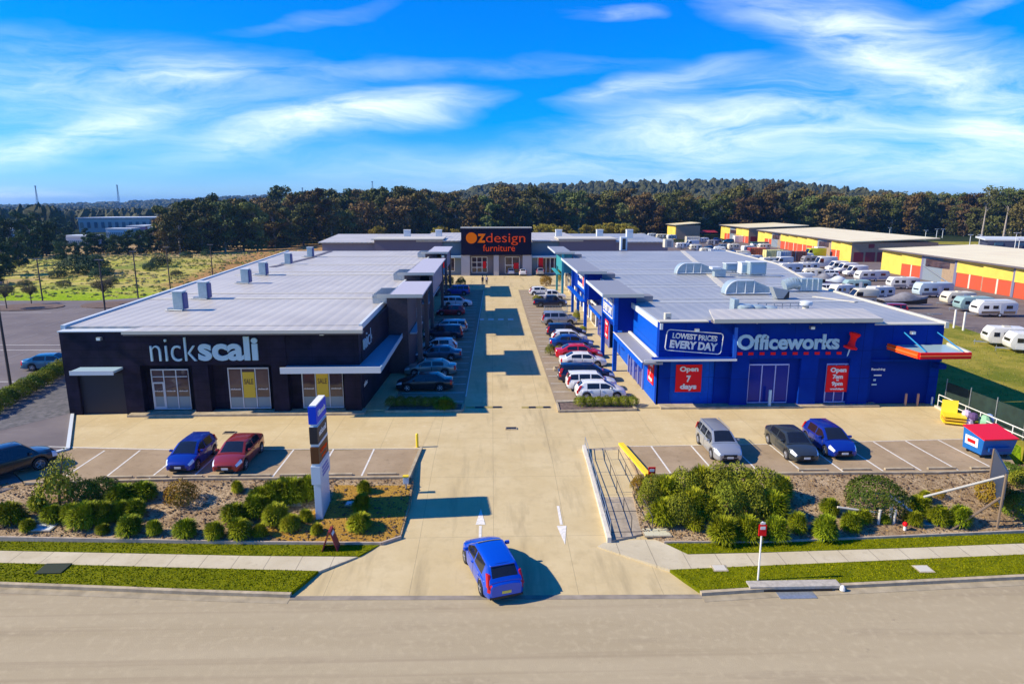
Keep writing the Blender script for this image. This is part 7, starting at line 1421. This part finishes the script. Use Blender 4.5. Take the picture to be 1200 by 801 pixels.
for u, v, w_, h, m, lb in ((524, 335, 3.0, 2.0, m_bush, 'dark spiky bush at the far end of the left aisle row'), (540, 335, 2.4, 1.6, m_bush, 'smaller dark bush at the far end of the left aisle row'), (640, 335, 2.6, 2.0, m_orb, 'rusty leafed small tree at the far end of the right aisle row'), (656, 331, 1.6, 3.0, m_olive, 'bright green shrub between the teal columns'), (629, 353, 1.6, 1.0, m_olive, 'small green shrub beside the white hatchback in the right row'), (676, 377, 1.2, 1.5, m_strapy, 'yellow green shrub in front of the silver four wheel drive'), (683, 392, 1.0, 1.1, m_strapy, 'small yellow green shrub in front of the navy wagon')):
    x, y = G(u, v); shrub('shrub', lb, 'shrub', LB, m, x, y, .0, w_, h)
# young tree by the ute
x, y, z = GZ(70, 594, GARD); t = thing('young_tree', 'loose yellow green young tree in front of the black ute', 'tree', (x, y, z)); tk = MB(); tk.tube((0, 0, -.2), (.1, 0, 1.0), .09, .06, 7); tk.tube((.1, 0, 1.0), (.5, .1, 3.0), .06, .02, 6); tk.tube((.1, 0, .9), (-.6, .1, 2.0), .05, .02, 6); tk.tube((.2, 0, 1.4), (.9, -.1, 2.2), .04, .02, 6); tk.build('trunk', BRN, t, world=False)
m_young = leafmat('young tree leaves', (.17, .19, .015), (.36, .33, .03), 0, 1.2)
for i, (a, b, c, wd, h, n) in enumerate(((-.15, 0, .25, 2.3, 2.0, 900), (.1, .1, 1.3, 1.9, 1.2, 450), (.65, 0, 2.35, 1.0, 1.1, 130), (.45, .1, 1.9, 1.5, 1.2, 200), (.9, 0, 1.2, .9, 1.0, 150))):
    o = link('foliage', leafball(50 + i, n, .07, .3, .8, .3), m_young, t); o.location = (a, b, c); o.scale = (wd / 2, wd / 2, h / 1.2)
# hedge row beside the side road
for i in range(13):
    k = i / 12; x = lerp(-37.4, -40.3, k) - .3; y = lerp(48.0, 63.2, k); shrub('hedge_plant', 'low clipped hedge plant beside the side road, %s from the street' % ORD[i], 'hedge', LB, m_olive if i % 3 else m_bush, x, y, 0, 2.3, 1.15, 'hedge beside the side road')
for i in range(3): shrub('hedge_plant', 'low hedge plant at the far left edge of the view, %s from the street' % ORD[i], 'hedge', LB, m_olive, -38.9 - i * .8, 45.6 + i * .9, 0, 2.2, 1.0, 'hedge beside the side road')
# bare small trees on the islands
for u, v, h, lb in ((8, 362, 4.2, 'thin bare young tree at the left edge of the first traffic island'), (37, 356, 3.2, 'small bare young tree on the first traffic island'), (123, 357, 4.6, 'bare round headed young tree on the second traffic island')):
    x, y = G(u, v); t = thing('bare_tree', lb, 'tree', (x, y, .1)); q = MB(); q.tube((0, 0, -.1), (0, 0, h * .4), .09, .06, 6); q.build('trunk', BRN, t, world=False); q = MB(); r = random.Random(u)
    for i in range(70): a = r.uniform(0, 6.28); l = r.uniform(.3, 1); q.tube((0, 0, h * .38), (math.cos(a) * h * .42 * l, math.sin(a) * h * .42 * l, h * (.5 + .5 * math.sqrt(max(0, 1 - l * l * .8)))), .022, .01, 3)
    q.build('branches', BRN, t, world=False); o = link('foliage', LB[0], leafmat('sparse brown leaves', (.10, .09, .035), (.14, .12, .05)), t); o.location = (0, 0, h * .5); o.scale = (h * .36, h * .36, h * .3)
# ---- forest
def gum(seed, h=18, cw=9, crown0=.35, nclump=16, leaves=95, sz=.55, spread=1.0):
    r = random.Random(seed); tk = MB(); cr = MB(); top = Vector((r.uniform(-.6, .6), r.uniform(-.6, .6), h * .72)); tk.tube((0, 0, -1.5), top * .5, h * .018 + .1, h * .012 + .05, 7); tk.tube(top * .5, top, h * .012 + .05, .09, 6)
    for i in range(nclump):
        a = r.uniform(0, 6.28); k = (i + .5) / nclump; z = h * lerp(crown0, .93, k ** .8); rr = cw / 2 * spread * math.sqrt(r.random()) * (1 - .45 * abs(k - .45)) ; c = Vector((math.cos(a) * rr, math.sin(a) * rr, z)); R_c = cw * r.uniform(.15, .25)
        tk.tube(top * min(1, max(.35, (z - h * .18) / (h * .72))), c, .11, .04, 5)
        for j in range(leaves):
            d = Vector((r.gauss(0, 1), r.gauss(0, 1), r.gauss(0, .8))).normalized(); p = c + Vector((d.x * R_c, d.y * R_c, d.z * R_c * .62)) * r.uniform(.5, 1.05); nrm = (d + Vector((r.gauss(0, .6), r.gauss(0, .6), r.gauss(0, .6)))).normalized(); u = nrm.orthogonal().normalized(); u.rotate(Matrix.Rotation(r.uniform(0, 6.28), 3, nrm)); v = nrm.cross(u); s = sz * r.uniform(.5, 1.3)
            cr.add([p - u * s, p + v * s * .6, p + u * s, p - v * s * .6], [(0, 1, 2, 3)])
    for i in range(int(leaves * 3) if crown0 < .5 else 0):
        a = r.uniform(0, 6.28); z = h * r.uniform(.04, crown0 + .15); rr = cw * .4 * r.uniform(.2, 1); p = Vector((math.cos(a) * rr, math.sin(a) * rr, z)); u = Vector((r.gauss(0, 1), r.gauss(0, 1), r.gauss(0, .5))).normalized(); v = u.orthogonal().normalized(); s = sz * r.uniform(.6, 1.4); cr.add([p - u * s, p + v * s * .6, p + u * s, p - v * s * .6], [(0, 1, 2, 3)])
    return tk.mesh('trunk', smooth=60), cr.mesh('crown')
GUM = [gum(1, 19, 11, .16, 26, 120), gum(2, 21, 12, .26, 24, 120), gum(3, 18, 10, .1, 26, 120), gum(4, 22, 11, .32, 22, 120), gum(5, 17, 13, .12, 28, 120), gum(6, 20, 9, .2, 22, 120), gum(7, 24, 12, .62, 12, 70, .5, 1.15)]
m_g = [leafmat('brown olive gum leaves', (.070, .060, .016), (.19, .145, .045), .42, .25), leafmat('dark green gum leaves', (.045, .062, .018), (.14, .15, .04), .42, .25), leafmat('blue green leaves', (.020, .050, .026), (.06, .10, .035), .25, .25), leafmat('yellow wattle leaves', (.18, .15, .02), (.30, .25, .03), .2, .25)]
m_pb = mat('pale gum bark', (.36, .31, .26), .8, noise=.3, nscale=1); m_db = mat('grey brown gum bark', (.13, .10, .085), .9, noise=.3, nscale=1)
DESC = ['brown olive gum tree in the forest belt behind the shops', 'dark green gum tree in the forest belt behind the shops', 'dense blue green tree on the left beyond the paddock', 'low yellow wattle at the forest edge behind the shops']
def tree(kind, mi, x, y, sc, label, group, bark=None, z=None):
    t = thing('gum_tree' if mi < 2 else ('dark_tree' if mi == 2 else 'wattle_tree'), label, 'tree', (x, y, tz(x, y) if z is None else z), rnd.uniform(0, 6.28), group); t.scale = (sc, sc, sc * rnd.uniform(.92, 1.1)); link('trunk', GUM[kind][0], bark or m_db, t); link('crown', GUM[kind][1], m_g[mi], t); return t
def basev(u):
    k = [(-60, 318), (90, 300), (200, 296), (300, 293), (380, 285), (560, 279), (850, 277), (1000, 277), (1100, 276), (1240, 284)]
    for (a, b), (c, d) in zip(k, k[1:]):
        if u <= c: return lerp(b, d, (u - a) / (c - a))
    return 280
ntree = 0
for row in range(5):
    n = (60, 52, 48, 40, 36)[row]
    for i in range(n):
        u = lerp(200, 1250, (i + rnd.uniform(.1, .9)) / n) if row else lerp(195, 1250, (i + rnd.uniform(.2, .8)) / n)
        d0 = F * 15.8 / (basev(u) - YH); d = d0 + row * 20 + rnd.uniform(0, 10); x = (u - VPX) * d / F; 
        lowl = 1 if u > 400 else lerp(.68, 1, max(0, (u - 200) / 200)); mi = rnd.choice((0, 0, 1)) if u > 420 else rnd.choice((0, 1, 1))
        sc = (rnd.uniform(.82, 1.12) if row < 3 else rnd.uniform(.95, 1.2)) * lowl
        if u > 940: sc *= .92
        tree(rnd.randrange(6), mi, x, d, sc, DESC[mi], 'forest belt, %s trees' % ('brown olive', 'dark green')[mi], rnd.choice((m_db, m_db, m_pb)))
for u, v, s in ((1042, 276, .86), (1150, 279, .86), (1176, 280, .92), (1197, 281, .84), (1163, 278, .96)):
    d = F * 15.8 / (v - YH) ; tree(6, 1, (u - VPX) * d / F, d - 3, s * (1.06 if u > 1100 else .98), 'tall pale trunked gum with an open crown rising above the right forest', 'tall open gums', m_pb)
for i in range(22):
    u = rnd.choice((rnd.uniform(440, 540), rnd.uniform(630, 770), rnd.uniform(560, 760))); d = 248 + rnd.uniform(0, 18); tree(4, 3, (u - VPX) * d / F, d, rnd.uniform(.32, .5), DESC[3], 'yellow wattles at the forest edge')
# left: blue green trees beyond the paddock
LT = [(5, 330, .42), (18, 322, .6), (35, 312, .62), (52, 300, .85), (68, 298, .8), (30, 298, .85), (8, 300, .75), (85, 305, .5), (100, 303, .45), (45, 285, .95), (64, 283, .9), (112, 300, .42), (88, 290, .6), (118, 296, .7), (132, 296, .62), (146, 297, .7), (160, 296, .72), (174, 296, .7), (186, 294, .85), (20, 278, .9), (0, 280, .9), (82, 276, .8), (97, 277, .7), (72, 271, .9), (115, 280, .5), (206, 293, .95), (222, 292, 1.0), (240, 292, .95)]
for i, (u, v, s) in enumerate(LT):
    if 84 < u < 200: s *= .62
    elif u < 85: s *= .78
    d = F * 15.8 / (v - YH); mi = 2 if u < 200 else 1; tree(rnd.choice((2, 4)), mi, (u - VPX) * d / F, d, s * rnd.uniform(.85, 1.0), DESC[2] if mi == 2 else 'spreading dark gum at the left end of the forest belt', 'dark trees beyond the paddock' if mi == 2 else 'gums at the left end of the belt')
# scrub in the paddock
for i, (u, v, wd) in enumerate(((92, 322, 9), (108, 322, 8), (112, 312, 5), (68, 326, 4), (120, 325, 5), (188, 314, 6), (176, 318, 4), (218, 304, 4), (242, 300, 4), (28, 334, 3), (75, 334, 3), (206, 323, 3), (130, 332, 3))):
    x, y = G(u, v); shrub('scrub_bush', 'dark scrub bush in the rough paddock, %s listed from its densest thicket' % (ORD[i]), 'bush', LB, m_g[2] if i < 9 else leafmat('grey green scrub', (.06, .075, .03), (.13, .12, .05)), x, y, tz(x, y) - .1, wd, wd * .42, 'scrub in the rough paddock')
# tufts of tall grass: nobody could count them
q = MB()
for i in range(4500):
    x = rnd.uniform(-190, -42); y = rnd.uniform(113, 225)
    if x > -39.5 - .17 * (y - 129) and y > 120: continue
    h = rnd.uniform(.1, .4); z = tz(x, y) - .08; r0 = rnd.uniform(.2, .7)
    for j in range(3): a = rnd.uniform(0, 3.14); c, s = math.cos(a) * r0, math.sin(a) * r0; q.add([(x - c, y - s, z), (x + c, y + s, z), (x + c * .5 + rnd.uniform(-.2, .2), y + s * .5, z + h), (x - c * .6, y - s * .6, z + h * .8)], [(0, 1, 2, 3)])
struct(q.build('tall_grass', mat('tall grass', (.34, .36, .04), .9, col2=(.62, .50, .2), nscale=.06, detail=8)), 'stuff')
# far woodland as one mass of rough crowns over the hills
q = MB(); r = random.Random(5)
def crownlet(x, y, z, w_, h):
    n = 6; base = len(q.v); V = []
    for (rr, hh) in ((.5, .0), (1.0, .38), (.85, .78), (.30, 1.0)):
        for i in range(n): a = 6.283 * i / n + r.uniform(-.3, .3); k = w_ * rr * r.uniform(.75, 1.2); V.append((x + math.cos(a) * k, y + math.sin(a) * k, z + h * hh + r.uniform(-.08, .08) * h))
    q.add(V, [(j * n + i, j * n + (i + 1) % n, (j + 1) * n + (i + 1) % n, (j + 1) * n + i) for j in range(3) for i in range(n)])
for i in range(17000):
    d = 340 * math.exp(r.random() * 2.2); u = r.uniform(-120, 1320); x = (u - VPX) * d / F
    if d < 520 and u < 215: 
        if r.random() < .75: continue
    if u < 215 and d < 480 and u > 90: continue
    s = 1 + d / 900; crownlet(x, d, tz(x, d) - 1, 3.0 * s * r.uniform(.5, 1.4), r.uniform(8, 16) * (1 if d > 500 else 1.1))
struct(q.build('far_forest', mat('far forest canopy', (.018, .028, .010), .9, col2=(.070, .066, .018), nscale=.09, detail=9)), 'stuff')
# houses and vehicles glimpsed between the left trees
for i, (u, v, c, w_) in enumerate(((175, 272, (.7, .7, .7), 6), (160, 273, (.6, .2, .3), 5), (196, 268, (.6, .6, .62), 7), (140, 277, (.6, .65, .7), 6), (30, 281, (.5, .6, .7), 6), (8, 277, (.7, .7, .7), 7), (92, 288, (.6, .6, .6), 5), (186, 275, (.7, .65, .6), 5))):
    x, y = G(u, v); simple_building('far_building', 'tiny pale roofed building glimpsed between the left trees, %s of several' % ORD[i], 'building', [(x - w_, y), (x + w_, y), (x + w_, y + 8), (x - w_, y + 8)], -2, 3.2, mat('far wall %d' % i, c, .7), m_roofw)
# ---- haze
hz = MB().box(-9500, 9500, -400, 9000, -40, 75).build('haze', None); hm = bpy.data.materials.new('haze'); hm.use_nodes = True; t = hm.node_tree; t.nodes.clear(); o_ = t.nodes.new('ShaderNodeOutputMaterial'); pv = t.nodes.new('ShaderNodeVolumePrincipled'); pv.inputs['Color'].default_value = (.22, .52, 1, 1); pv.inputs['Density'].default_value = .00011; pv.inputs['Anisotropy'].default_value = .2; t.links.new(pv.outputs[0], o_.inputs['Volume']); hz.data.materials.append(hm); hz['kind'] = 'stuff'
